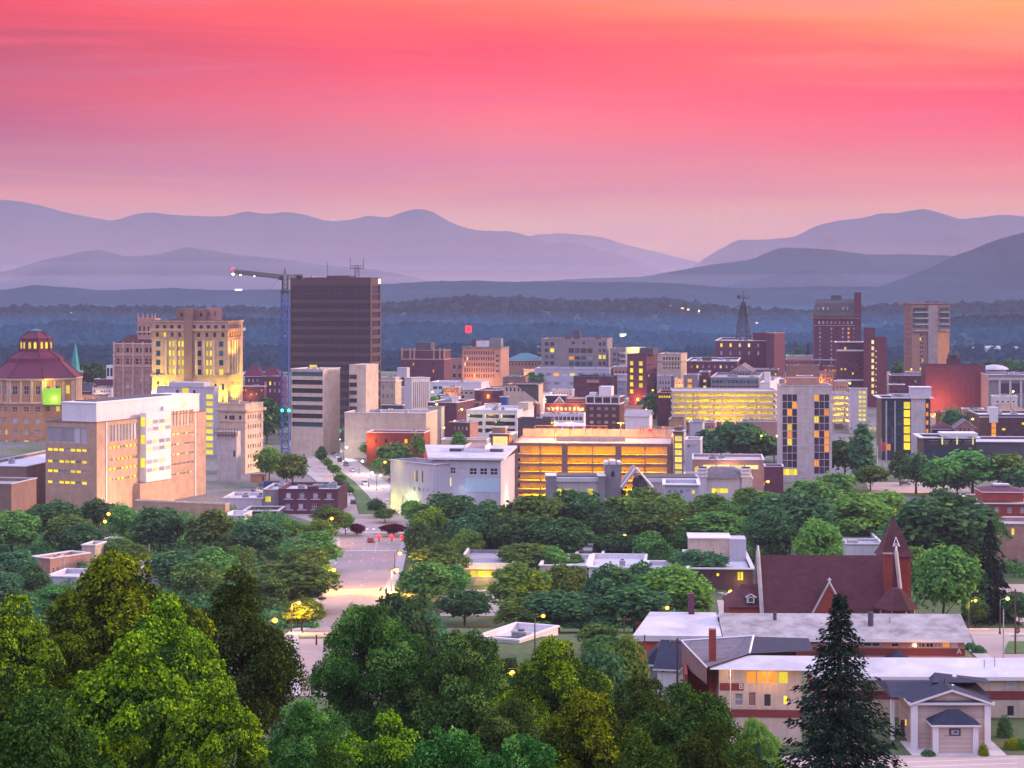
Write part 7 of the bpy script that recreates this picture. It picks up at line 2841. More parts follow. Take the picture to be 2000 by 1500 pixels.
# ------------------------------------------------------------------ vehicles
def car_mesh(col, kind='car'):
	root = bpy.data.objects.new('parked_car', None)
	L_, Wd, Hh = (4.5, 1.8, 1.45) if kind == 'car' else (4.9, 1.95, 1.85)
	z0 = .32
	sec = [(-L_ / 2, .55, .8), (-L_ / 2 + .15, .62, .95), (-L_ * .28, .66, 1.0), (-L_ * .14, Hh - .12, .82), (L_ * .16, Hh, .8), (L_ * .32, Hh - .25, .82), (L_ * .42, .98, .98), (L_ / 2 - .1, .9, .95), (L_ / 2, .6, .85)]
	mb = MB()
	rings = []
	for x, h, wf in sec:
		hw = Wd / 2
		top = h if h > 1.05 else h
		tw = hw * (.78 if h > 1.05 else .92)
		belt = min(.92, h)
		rings.append([(x, -hw * .96, z0), (x, -hw, belt * .8), (x, -hw * .97, belt), (x, -tw, top), (x, tw, top), (x, hw * .97, belt), (x, hw, belt * .8), (x, hw * .96, z0)])
	mb.loft([r[::-1] for r in rings], col)
	return mb, L_, Wd, Hh


def build_car(col, kind='car'):
	r = empty('parked_car', (0, 0, 0))
	mb, L_, Wd, Hh = car_mesh(col, kind)
	mb.build('body', r, smooth=False)
	g = MB()
	for s in (-1, 1):
		g.face([(-L_ * .2, s * Wd * .492, .95), (L_ * .38, s * Wd * .492, .95), (L_ * .28, s * Wd * .41, Hh - .2), (-L_ * .1, s * Wd * .41, Hh - .2)][::s], M['blackg'])
	g.face([(-L_ * .29, -Wd * .42, 1.0), (-L_ * .29, Wd * .42, 1.0), (-L_ * .155, Wd * .37, Hh - .13), (-L_ * .155, -Wd * .37, Hh - .13)], M['blackg'])
	g.face([(L_ * .425, -Wd * .42, 1.02), (L_ * .425, Wd * .42, 1.02), (L_ * .335, Wd * .37, Hh - .25), (L_ * .335, -Wd * .37, Hh - .25)][::-1], M['blackg'])
	g.build('glazing', r)
	for sx in (-1, 1):
		for sy in (-1, 1):
			w = MB()
			w.bar((sx * L_ * .31, sy * (Wd / 2 - .2), .33), (sx * L_ * .31, sy * (Wd / 2 + .02), .33), .33, M['steel'], 12)
			w.bar((sx * L_ * .31, sy * (Wd / 2 + .021), .33), (sx * L_ * .31, sy * (Wd / 2 + .03), .33), .18, M['metal'], 8)
			w.build('wheel', r)
	for sy in (-1, 1):
		h = MB()
		h.box(-L_ / 2 - .03, -L_ / 2 + .1, sy * Wd * .36 - .18, sy * Wd * .36 + .18, .58, .74, M['paleg'])
		h.build('headlight', r)
		h = MB()
		h.box(L_ / 2 - .1, L_ / 2 + .03, sy * Wd * .38 - .15, sy * Wd * .38 + .15, .65, .82, M['redp'])
		h.build('tail_light', r)
	return r


def copy_tree(o, parent=None):
	c = o.copy()
	COL.objects.link(c)
	c.parent = parent
	for ch in list(o.children):
		copy_tree(ch, c)
	return c


CARS = {}
CARCOL = dict(white=surf('white_car_paint', (.7, .7, .72), rough=.25, var=.03), grey=surf('grey_car_paint', (.22, .23, .26), rough=.25, var=.03),
			  black=surf('black_car_paint', (.02, .02, .025), rough=.2, var=.03), red=surf('red_car_paint', (.35, .02, .02), rough=.25, var=.03),
			  blue=surf('blue_car_paint', (.03, .06, .2), rough=.25, var=.03))
car_spots = [
	# px, row, rotation deg from +y (heading along the view), colour, kind, label
	(652, 889, 12, 'grey', 'car', 'grey car at the far end of the row parked on the boulevard'),
	(658, 895, 12, 'white', 'car', 'white car second from the far end of the boulevard row'),
	(664, 902, 12, 'black', 'suv', 'black car in the middle of the boulevard row'),
	(676, 910, 12, 'grey', 'suv', 'silver-grey car parked alone between row and crossing'),
	(689, 921, 12, 'white', 'car', 'white car nearest in the row along the boulevard kerb'),
	(756, 985, 8, 'white', 'car', 'white car just before the purple-leaved tree on the boulevard'),
	(603, 866, 80, 'white', 'car', 'white car crossing at the far junction under the green lights'),
	(617, 862, 80, 'grey', 'suv', 'grey car crossing at the far junction beside a white one'),
	(1945, 1070, 85, 'black', 'suv', 'dark car at the back of the right edge car park'),
	(1995, 1078, 0, 'grey', 'suv', 'grey car half cut off at the right edge car park'),
	(1780, 942, 80, 'white', 'suv', 'white van-like car under the orange lamp near the slab tower'),
	(1768, 948, 80, 'grey', 'car', 'grey car left of the white van-like one'),
	(1150, 1106, 85, 'white', 'car', 'white car parked in front of the low white roofs, centre'),
	(1210, 1108, 85, 'grey', 'car', 'grey car behind the centre tree clump'),
	(500, 962, 70, 'white', 'suv', 'white pick-up like car on the building site beside the crane foot'),
	(515, 950, 70, 'grey', 'car', 'grey car on the building site nearest the crane mast'),
	(690, 985, 10, 'black', 'car', 'dark car waiting before the near junction'),
	(724, 1060, 8, 'red', 'car', 'red car stopped under the red traffic lights'),
	(700, 1042, 8, 'blue', 'car', 'blue car crossing the near junction'),
	(712, 948, 14, 'white', 'suv', 'white car driving down the right carriageway'),
	(640, 900, 14, 'grey', 'car', 'grey car on the left carriageway near the median trees'),
	(1352, 1128, 85, 'white', 'car', 'white car beside the dark restaurant'),
]
for px, row, rot, colr, kind, lab in car_spots:
	key = (colr, kind)
	if key in CARS:
		c = copy_tree(CARS[key])
	else:
		c = CARS[key] = build_car(CARCOL[colr], kind)
	x, y, z = hit(px, row)
	c.location = (x, y, z + .07)
	c.rotation_euler = (0, 0, D2R(90 + rot))
	tag(c, lab, 'car', 'parked cars')


# ------------------------------------------------------------------ street lamps, signals, poles
def street_lamp(px, row, Y, col='o', power=900, h=None, label='', arm=1.4, rad=.42, group='street lamps', base=None):
	"""lamp head seen at (px, row) at distance Y"""
	while Z(row, Y) < gz(0, Y) + 5.5 and Y > 150:
		Y -= 3
	z = Z(row, Y)
	g = gz(0, Y)
	r = empty('street_lamp', (X(px, Y), Y, g), 0, label, 'street lamp', group)
	zh = z - g
	m = MB()
	m.cyl(-arm, 0, 0, zh - .3, .14, .09, M['steel'], 6)
	m.bar((-arm, 0, zh - .35), (0, 0, zh + .1), .07, M['steel'])
	m.cyl(-arm, 0, 0, .5, .24, .2, M['steel'], 6)
	m.build('pole', r)
	m = MB()
	mt = M[{'o': 'lampo', 'w': 'lampw', 'g': 'lampg'}[col]]
	m.ball(0, 0, zh - .1, rad, mt, 8, .8)
	m.build('lamp_globe', r)
	m = MB()
	m.box(-.45, .35, -.22, .22, zh + rad * .7, zh + rad * .7 + .16, M['steel'])
	m.build('lamp_housing', r)
	c = {'o': ORANGE, 'w': (1, .92, .7), 'g': (.85, 1, .2)}[col]
	if power:
		light('POINT', 'lamp_light', (0, -.1, zh - .7 - rad), power, c, .4, r)
	return r


SL = [
	(652, 1112, 516, 'o', 9000, 'orange lamp glowing in the tree left of the near road'),
	(584, 1176, 0, 'o', 9000, 'orange lamp glowing inside the tree at the lower road bend'),
	(775, 1112, 548, 'o', 32000, 'orange lamp at the right kerb of the near road'),
	(781, 1080, 580, 'o', 900, 'small orange lamp above another one at the right kerb'),
	(648, 1012, 610, 'o', 4000, 'yellow-orange lamp on the tree top beside purple brick offices'),
	(212, 1003, 600, 'o', 1000, 'pale lamp in front of the big tan block corner'),
	(205, 1018, 585, 'o', 600, 'small orange lamp just below the pale one by the tan block'),
	(760, 820, 930, 'w', 700, 'white lamp on the boulevard beside the long tan building'),
	(600, 845, 985, 'g', 900, 'greenish lamp left of the green traffic lights'),
	(663, 858, 950, 'w', 2700, 'white lamp at the top end of the boulevard'),
	(677, 873, 900, 'w', 2700, 'white lamp second down the boulevard'),
	(708, 900, 850, 'w', 3600, 'white lamp third down the boulevard'),
	(727, 923, 820, 'w', 3600, 'bright white lamp fourth down the boulevard'),
	(743, 928, 790, 'w', 420, 'white lamp beside the bright fourth one'),
	(770, 954, 750, 'g', 1000, 'greenish lamp at the kerb below the white office wing'),
	(795, 968, 720, 'g', 1200, 'yellow-green lamp beside the white office wing corner'),
	(752, 902, 840, 'o', 1600, 'orange lamp behind the small gabled roof by the boulevard'),
	(867, 835, 880, 'o', 1500, 'orange lamp on a tall pole above the orange-leaved tree'),
	(853, 789, 960, 'g', 1000, 'greenish lamp on a mast over the brown brick row'),
	(902, 799, 950, 'g', 1500, 'yellow floodlight beside the white parking deck'),
	(1500, 940, 700, 'o', 3000, 'bright orange lamp at the foot of the slab tower'),
	(1795, 926, 760, 'o', 2400, 'orange curved-arm lamp over the street right of the slab tower'),
	(1747, 996, 620, 'o', 3000, 'bright orange lamp rising behind the church steeple'),
	(1487, 851, 880, 'g', 500, 'green-tinted lamp above the dark trees left of the slab tower'),
	(1518, 851, 880, 'g', 900, 'brighter green-tinted lamp beside the slab tower'),
	(1979, 764, 1040, 'g', 3500, 'very bright yellow lamp in front of the arena'),
	(1900, 818, 950, 'g', 700, 'small yellow lamp above the gabled brick house'),
	(1322, 1022, 600, 'o', 2200, 'orange lamp glowing between trees right of the long grey hall'),
	(1220, 1045, 575, 'o', 800, 'orange lamp in the crown of the dark tree, centre'),
	(1427, 1155, 455, 'o', 500, 'orange lamp in the car park left of the church'),
	(1303, 1186, 400, 'o', 300, 'small orange lamp in the trees above the white-roofed block'),
	(1061, 1202, 380, 'o', 300, 'orange spot of a lamp inside the big centre tree clump'),
	(1905, 1172, 425, 'o', 4200, 'orange lamp lighting the conifer and road at the right edge'),
	(1968, 1168, 372, 'g', 500, 'greenish lamp on the pole at the right edge street'),
	(1920, 898, 800, 'w', 300, 'small white lamp between right edge trees'),
	(537, 1210, 240, 'o', 500, 'orange lamp seen through the front tree beside the road'),
	(506, 1247, 230, 'o', 500, 'lower orange lamp seen through the front tree beside the road'),
	(1001, 1313, 215, 'o', 700, 'orange lamp between two front trees, bottom centre'),
	(390, 1208, 260, 'o', 250, 'faint orange lamp in the front tree, lower left'),
	(1275, 762, 1180, 'o', 800, 'orange lamp right of the yellow-window block'),
	(838, 742, 1260, 'w', 400, 'white lamp at the foot of the ornate red brick block'),
	(1692, 731, 1330, 'o', 900, 'orange lamp beside the tall red brick hotel tower foot'),
	(888, 822, 930, 'o', 2500, 'added orange lamp beside the brown brick walk-up'),  # start of the extra downtown lamps, added for more street glow
	(960, 815, 1000, 'o', 2500, 'added orange lamp behind the white parking deck'),
	(1050, 806, 1010, 'o', 2200, 'added orange lamp left of the white low shops'),
	(1134, 800, 1040, 'g', 1500, 'added yellow lamp right of the string lights'),
	(1262, 800, 1000, 'o', 3500, 'added orange lamp over the orange-lit loading bay'),
	(1345, 735, 1150, 'o', 2200, 'added orange lamp left of the small brick block'),
	(1548, 745, 1180, 'o', 3000, 'added orange lamp behind the slab tower roof'),
	(1660, 748, 1090, 'g', 1800, 'added yellow lamp beside the slanting window stair tower'),
	(1822, 812, 1000, 'o', 3500, 'added orange lamp below the blank brick wall'),
	(845, 765, 1090, 'g', 1500, 'added green-yellow lamp right of the striped building'),
	(700, 835, 940, 'o', 2200, 'added orange lamp in front of the bright red brick building'),
	(1000, 748, 1180, 'o', 2600, 'added orange lamp by the grey building with teal glass'),
	(1780, 721, 1300, 'o', 900, 'orange lamp at the foot of the modern tower'),
]
for px, row, Y, c, pw, lab in SL:
	Y = Y or hit(590, 1235)[1] - 6
	street_lamp(px, row, Y, c, pw, label=lab, rad=.34 if Y < 450 else .5)


def traffic_signal():
	Y = 582.0
	for i, (px, lab) in enumerate(((740, 'red traffic light, left of the three over the near junction'), (765, 'red traffic light, middle of the three over the near junction'), (786, 'red traffic light, right of the three beside the kerb trees'))):
		z = Z(1050, Y) - gz(0, Y)
		r = empty('traffic_light', (X(px, Y), Y, gz(0, Y)), 0, lab, 'traffic light', 'red traffic lights')
		m = MB()
		m.box(-.25, .25, 0, .3, z - 1.0, z + .5, M['steel'])
		m.build('housing', r)
		m = MB()
		m.ball(0, -.12, z + .1, .7, M['red_l'])
		m.build('red_lens', r)
		m = MB()
		m.bar((0, .15, z + .5), (0, .15, z + 1.0), .05, M['steel'])
		m.build('hanger', r)
		light('POINT', 'signal_light', (0, -1.2, z), 160, (1, .05, .08), .3, r)
	r = empty('signal_gantry', (X(800, Y), Y, gz(0, Y)), 0, 'thin dark mast arm carrying the red traffic lights', 'signal gantry')
	m = MB()
	m.bar((0, .15, 0), (0, .15, 9.4), .16, M['steel'], 6)
	z = Z(1050, Y) - gz(0, Y) + 1.0
	m.bar((0, .15, z), (X(728, Y) - X(800, Y), .15, z), .1, M['steel'], 6)
	m.build('mast_arm', r)
	Y2 = 985.0
	for px, lab in ((606, 'green traffic light, left one at the far end of the boulevard'), (626, 'green traffic light, right one at the far end of the boulevard')):
		z = Z(852, Y2) - gz(0, Y2)
		r = empty('traffic_light', (X(px, Y2), Y2, gz(0, Y2)), 0, lab, 'traffic light', 'green traffic lights')
		m = MB()
		m.bar((0, .2, 0), (0, .2, z + .6), .1, M['steel'], 6)
		m.build('pole', r)
		m = MB()
		m.box(-.3, .3, 0, .3, z - .8, z + .6, M['steel'])
		m.build('housing', r)
		m = MB()
		m.ball(0, -.15, z, .6, M['green_l'])
		m.build('green_lens', r)
		light('POINT', 'signal_light', (0, -1.5, z), 1200, (.1, 1, .6), .3, r)


traffic_signal()


def pole(px, rtop, rbot, lab, r0=.16, arms=0, mat='wood', cat='utility pole', Y=None, name='utility_pole'):
	if Y is None:
		x, Y, z = hit(px, rbot)
	x = X(px, Y)
	g = gz(0, Y)
	r = empty(name, (x, Y, g), 0, lab, cat)
	m = MB()
	h = Z(rtop, Y) - g
	m.cyl(0, 0, -.5, h, r0, r0 * .7, M[mat], 7)
	m.build('shaft', r)
	if arms:
		m = MB()
		m.box(-1.1, 1.1, -.08, .04, h - .7, h - .55, M[mat])
		for k in (-1, -.5, .5, 1):
			m.cyl(k, -.02, h - .55, h - .35, .05, .05, M['metal'], 6)
		m.build('crossarm', r)
	return r


pole(1323, 1246, 0, 'brown wooden utility pole in front of the white cottage', .2, 1, Y=290)
pole(1259, 1240, 0, 'thin wooden utility pole left of the navy-roofed shed', .15, 0, Y=300)
pole(1983, 1150, 1278, 'dark utility pole at the kerb of the right edge street', .17, 1)
pole(1960, 1190, 1290, 'grey metal pole left of the dark one by the right edge street', .13, 0, 'metal')
pole(1219, 1204, 0, 'grey utility pole in the trees left of the white-roofed block', .15, 1, Y=345)
pole(125, 1085, 1150, 'grey steel pole beside the small pink brick store', .14, 0, 'metal')
pole(291, 1062, 1120, 'slim grey pole among trees below the big tan block', .14, 0, 'metal')
pole(802, 905, 1012, 'tall white pole at the corner of the white office wing', .16, 0, 'metal')
pole(1714, 870, 950, 'tall white flagpole right of the pointed cypress tree', .14, 0, 'trim', 'flagpole', name='flagpole')
pole(1391, 1020, 1080, 'slim light pole in front of the round tree left of the church', .1, 0, 'metal')
pole(618, 1240, 1262, 'short brown post on the near road', .2, 0, 'brickp', 'bollard', name='bollard')


def stop_sign():
	x, y, z = hit(1987, 1262)
	r = empty('stop_sign', (x, y, z), 0, 'small red stop sign at the right edge street corner', 'stop sign')
	m = MB()
	m.cyl(0, 0, 0, 2.6, .04, .04, M['metal'], 6)
	m.build('post', r)
	m = MB()
	pts = [(.5 * math.cos(k * math.pi / 4 + math.pi / 8), .5 * math.sin(k * math.pi / 4 + math.pi / 8)) for k in range(8)]
	m.loft([[(p[0], -.08, 2.5 + p[1]) for p in pts], [(p[0], -.05, 2.5 + p[1]) for p in pts]], M['brickr'])
	m.build('sign_plate', r)
	text_part('STOP', .32, 'trim', r, (0, -.085, 2.39), ext=.004)


stop_sign()


def flag():
	Y = 860.0
	r = empty('flag', (X(1724, Y), Y, gz(0, Y)), 0, 'white statue-like lamp bracket with a red banner near the flagpole', 'banner')
	g = gz(0, Y)
	m = MB()
	m.bar((-.6, 0, 0), (-.6, 0, Z(855, Y) - g), .12, M['metal'])
	m.build('post', r)
	m = MB()
	z0, z1 = Z(880, Y) - g, Z(862, Y) - g
	m.loft([[(-.4, 0, z0), (.9, 0, z0 - .5), (.9, .06, z0 - .5), (-.4, .06, z0)], [(-.4, 0, z1), (1.2, .3, z1 - .6), (1.2, .36, z1 - .6), (-.4, .06, z1)]], surf('red_banner_cloth', (.6, .05, .04), var=.1))
	m.build('banner_cloth', r)


flag()


for i, (px, row, mt, lab) in enumerate(((486, 968, 'lilac', 'pale site cabin left of the crane foot'), (530, 955, 'blue', 'blue site container right beside the crane mast'), (505, 942, 'terra', 'orange site container behind the pale cabin'))):
	x, y, z = hit(px, row)
	r = empty('site_cabin', (x, y, z), D2R(8 * i), lab, 'site cabin', 'site cabins')
	m = MB()
	m.box(-3, 3, -1.2, 1.2, .15, 2.7, M[mt])
	for k in range(11):
		m.box(-2.9 + k * .55, -2.75 + k * .55, -1.26, -1.203, .3, 2.6, M[mt])
	m.build('body', r)
	m = MB()
	m.box(-3.1, 3.1, -1.3, 1.3, 2.703, 2.85, M['greyd'])
	m.build('roof', r)
	m = MB()
	m.box(1.2, 2.0, -1.3, -1.262, .3, 2.3, M['greyd'])
	m.build('door', r)


def signal_cable():
	Y = 596.0
	r = empty('span_wire', (X(664, Y), Y, gz(0, Y)), 0, 'dark span wire with hanging signal boxes across the near road', 'span wire')
	g = gz(0, Y)
	x0 = X(664, Y)
	m = MB()
	zc = Z(1082, Y) - g
	pts = [(X(px, Y) - x0, 0, zc + dz) for px, dz in ((664, .35), (690, .1), (720, 0), (745, .1), (770, .4))]
	for a, b_ in zip(pts, pts[1:]):
		m.bar(a, b_, .09, M['steel'])
	m.bar((0, 0, 0), pts[0], .12, M['steel'])
	m.bar((pts[-1][0], 0, 0), pts[-1], .12, M['steel'])
	m.build('wire', r)
	for px in (685, 724, 751):
		m = MB()
		x = X(px, Y) - x0
		m.box(x - .22, x + .22, -.15, .15, zc - .9, zc + .35, M['steel'])
		m.build('signal_box', r)


signal_cable()

# distant town lights in the valley: each one a little lit building
def far_light(px, row, Y, col, w, h, lab, k):
	w, h = w * .34, h * .34
	Y = 1750.0
	while Y < 4900 and Z(row, Y) > hillz(X(px, Y), Y) + 5:
		Y += 8
	r = empty('distant_building', (X(px, Y), Y, Z(row, Y) - h * .5), 0, lab, 'distant building', 'lit buildings in the far valley')
	m = MB()
	m.box(-w / 2, w / 2, 0, w * .6, -9, h, M['lilac'])
	m.build('wall', r)
	m = MB()
	gable_roof(m, -w / 2, w / 2, 0, w * .6, h, h + w * .16, M['rooflight'], 'x', over=.3)
	m.build('roof', r)
	if col:
		m = MB()
		m.box(-w * .4, w * .4, -.3, -.01, h * .1, h * 1.0, M[{'litw': 'lampw', 'lito': 'lampo', 'lity': 'lampg'}.get(col, col)])
		m.build('window', r)
	return r


FL = [(140, 612, 2600, None, 14, 7, 'small white gabled church in the woods above the octagonal tower'), (160, 616, 2620, None, 16, 3, 'long low pale roof beside the small white gabled church'),
	  (466, 567, 4300, 'litw', 60, 10, 'brightly lit distant building left of the crane jib'), (300, 600, 2680, None, 9, 6, 'tiny white house above the square turret'),
	  (1165, 578, 3100, 'litw', 40, 8, 'pale lit distant buildings on the ridge above the grey hotel'), (1195, 577, 3120, 'litw', 26, 12, 'small bright distant building right of the pale ridge ones'),
	  (1262, 578, 3150, 'lito', 18, 8, 'tiny orange-lit house on the far ridge, centre right'), (1282, 572, 3200, None, 30, 10, 'pale distant block above the orange-lit house'),
	  (1310, 599, 2750, 'litw', 26, 7, 'white-lit distant house left of a row of orange lights'), (1333, 603, 2740, 'lito', 18, 6, 'orange-lit distant house, left of two close together'),
	  (1345, 605, 2735, 'lito', 14, 6, 'orange-lit distant house, right of two close together'), (1365, 607, 2730, 'litw', 8, 4, 'single white distant light right of the orange pair'),
	  (1404, 610, 2720, 'lito', 8, 4, 'single faint orange distant light left of the mast'), (1217, 655, 2050, 'litw', 26, 8, 'low floodlit building right of the grey hotel roof'),
	  (1243, 657, 2040, 'litw', 18, 8, 'bright white-lit building between hotel and yellow-window block'), (1290, 664, 1950, 'lito', 16, 5, 'orange-lit roof in the row climbing right'),
	  (1302, 661, 1980, 'lity', 14, 5, 'yellow-lit roof second in the row climbing right'), (1478, 632, 2300, 'lito', 12, 8, 'orange-lit sign-like building right of the mast'),
	  (1500, 634, 2280, 'litw', 12, 5, 'white-lit building right of the mast'), (1511, 630, 2290, 'red_l', 5, 4, 'tiny red-lit building furthest right of the mast'),
	  (1495, 637, 2270, 'red_l', 4, 3, 'tiny red light below the white-lit one by the mast'), (1940, 682, 1950, None, 44, 6, 'long white distant roof right of the modern tower'),
	  (1905, 681, 1960, None, 16, 5, 'small white distant roof left of the long one'), (828, 690, 2000, None, 18, 5, 'white distant roof left of the green-corniced office'),
	  (938, 580, 3300, None, 6, 18, 'tiny white spire on the far wooded ridge'), (1984, 680, 1940, None, 14, 5, 'small pale distant roof at the right edge')]
for k, a in enumerate(FL):
	far_light(*a, k)
# white steeple tip on the distant spire
# ------------------------------------------------------------------ trees
def leaf_quads(C, Nrm, size, rng, aspect=.62, jitter=.9):
	"""kite shaped leaves: centres C, facing Nrm"""
	n = len(C)
	R_ = rng.normal(size=(n, 3))
	Nn = Nrm + rng.normal(size=(n, 3)) * jitter * .5
	Nn /= np.linalg.norm(Nn, axis=1)[:, None] + 1e-9
	T_ = np.cross(Nn, R_)
	T_ /= np.linalg.norm(T_, axis=1)[:, None] + 1e-9
	B_ = np.cross(Nn, T_)
	s = size * rng.uniform(.65, 1.35, size=(n, 1))
	V = np.stack([C - T_ * s, C + B_ * s * aspect - T_ * s * .1, C + T_ * s, C - B_ * s * aspect - T_ * s * .1], 1)
	F = np.arange(n * 4).reshape(n, 4)
	return V.reshape(-1, 3), F


def limb_mesh(name, H, W_, seed, r0):
	rr = random.Random(seed)
	mb = MB()
	p = Vector((0, 0, -.6))
	pts = [p]
	for k in range(1, 6):
		pts.append(Vector((rr.uniform(-.25, .25) * k * .4, rr.uniform(-.25, .25) * k * .4, H * .80 * k / 5)))
	for i in range(5):
		mb.bar(pts[i], pts[i + 1], r0 * (1 - i * .17), M['bark'], 7, r0 * (1 - (i + 1) * .17))
	for k in range(9):
		t = .25 + .6 * k / 9
		q = pts[0].lerp(pts[-1], t)
		a = k * 2.4 + rr.random()
		l = W_ * .42 * rr.uniform(.7, 1.0) * (1 - t * .4)
		m = q + Vector((math.cos(a) * l * .55, math.sin(a) * l * .55, l * .45))
		e = q + Vector((math.cos(a) * l, math.sin(a) * l, l * .8))
		rb = r0 * .42 * (1 - t * .5)
		mb.bar(q, m, rb, M['bark'], 5, rb * .65)
		mb.bar(m, e, rb * .65, M['bark'], 5, rb * .2)
	me = bpy.data.meshes.new(name)
	me.from_pydata(mb.v, [], mb.f)
	me.materials.append(M['bark'])
	return me


def decid_mesh(name, seed, n_leaf, leaf, mats, W_=12.0, H=16.0, low=.22, nl=42, shape='round', tip=0.0, lob=(1.5, 2.7)):
	"""crown of leaf lobes round a hidden frame of limbs; uneven outline with gaps"""
	rng = np.random.default_rng(seed)
	ch = H * (1 - low)
	cz = H * low + ch * .5
	cs, rs = [], []
	while len(cs) < nl:
		d = rng.normal(size=3)
		d /= np.linalg.norm(d)
		r = rng.uniform(.35, 1.0) ** .5
		x, y, z = d * r
		if shape == 'round':
			wz = math.sqrt(max(0.05, 1 - max(0, z) ** 2 * .6)) * (1 - .25 * max(0, -z - .4))
		elif shape == 'cone':
			wz = .25 + .75 * (1 - (z + 1) / 2)
		elif shape == 'tall':
			wz = .9 - .35 * max(0, z)
		else:
			wz = 1.0
		R_ = rng.uniform(*lob) * (1.15 - .35 * max(0, z))
		cx, cy = x * (W_ / 2 - R_ * .75) * wz, y * (W_ / 2 - R_ * .75) * wz
		czz = cz + z * (ch / 2 - R_ * .7)
		cs.append((cx, cy, czz))
		rs.append(R_)
	cs, rs = np.array(cs), np.array(rs)
	p = rs ** 2
	k = rng.choice(nl, n_leaf, p=p / p.sum())
	d = rng.normal(size=(n_leaf, 3))
	d[:, 2] = np.where(d[:, 2] < -.5, -d[:, 2], d[:, 2])
	d /= np.linalg.norm(d, axis=1)[:, None]
	rad = rng.uniform(.55, 1.0, n_leaf) ** .45
	bump = 1 + .22 * np.sin(d[:, 0] * 5 + k) * np.cos(d[:, 1] * 4 + k * 2.1)
	C = cs[k] + d * (rs[k] * rad * bump)[:, None] * np.array([1, 1, .82])
	# stray sprigs break the outline
	ns = n_leaf // 14
	idx = rng.choice(n_leaf, ns)
	C[idx] += d[idx] * rng.uniform(.1, .9, (ns, 1)) * leaf * 2.5
	Nn = d * .55 + np.array([0, 0, .6])
	V, F = leaf_quads(C, Nn, leaf, rng)
	mi = np.zeros(n_leaf, int)
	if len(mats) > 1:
		# highlights put into colour: brighter leaves on the upper outer tips of some lobes
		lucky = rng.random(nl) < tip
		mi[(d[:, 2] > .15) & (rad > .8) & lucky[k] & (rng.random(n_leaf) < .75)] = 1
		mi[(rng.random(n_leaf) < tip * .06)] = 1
	return np_mesh(name, V, F, mats, mi)


def conifer_mesh(name, seed, H, R_, whorls, nb, sprays, size, mat, droop=.35, power=.85, drape=True):
	rng = np.random.default_rng(seed)
	CC, TT, SS = [], [], []
	for w in range(whorls):
		t = (w + rng.random() * .6) / whorls
		z = H * (.04 + .95 * t)
		Lb = R_ * (1 - t) ** power * rng.uniform(.75, 1.15) + .1
		for b_ in range(nb):
			a = 2 * math.pi * (b_ / nb) + w * 1.7 + rng.uniform(-.3, .3)
			lb = Lb * rng.uniform(.62, 1.12)
			ns = max(4, int(sprays * (.12 + .88 * lb / R_)))
			s = np.sort(rng.uniform(.12, 1, ns))
			dz = -droop * lb * (s ** 1.2) + droop * .75 * lb * np.maximum(0, s - .7) * 1.6
			r = s * lb
			side = rng.normal(size=ns) * .10 * lb * (1.1 - s) + rng.normal(size=ns) * .09
			x = np.cos(a) * r - np.sin(a) * side
			y = np.sin(a) * r + np.cos(a) * side
			c = np.stack([x, y, z + dz - (rng.uniform(0, .28, ns) if drape else 0)], 1)
			ang = a + rng.normal(size=ns) * .5
			tt = np.stack([np.cos(ang) * .8, np.sin(ang) * .8, -rng.uniform(.15, 1.0, ns) if drape else rng.uniform(-.4, .3, ns)], 1)
			CC.append(c)
			TT.append(tt)
			SS.append(np.full(ns, size * (.6 + .5 * (1 - t))))
	C, T_, S = np.concatenate(CC), np.concatenate(TT), np.concatenate(SS)[:, None]
	T_ /= np.linalg.norm(T_, axis=1)[:, None]
	n = len(C)
	R2 = rng.normal(size=(n, 3))
	B_ = np.cross(T_, R2)
	B_ /= np.linalg.norm(B_, axis=1)[:, None]
	V = np.stack([C - T_ * S * .4, C + B_ * S * .28, C + T_ * S, C - B_ * S * .28], 1).reshape(-1, 3)
	F = np.arange(n * 4).reshape(n, 4)
	return np_mesh(name, V, F, [mat])


def trunk_mesh(name, H, r0):
	mb = MB()
	mb.cyl(0, 0, -.6, H, r0, .05, M['bark'], 8)
	me = bpy.data.meshes.new(name)
	me.from_pydata(mb.v, [], mb.f)
	me.materials.append(M['bark'])
	return me


PROTO = {}


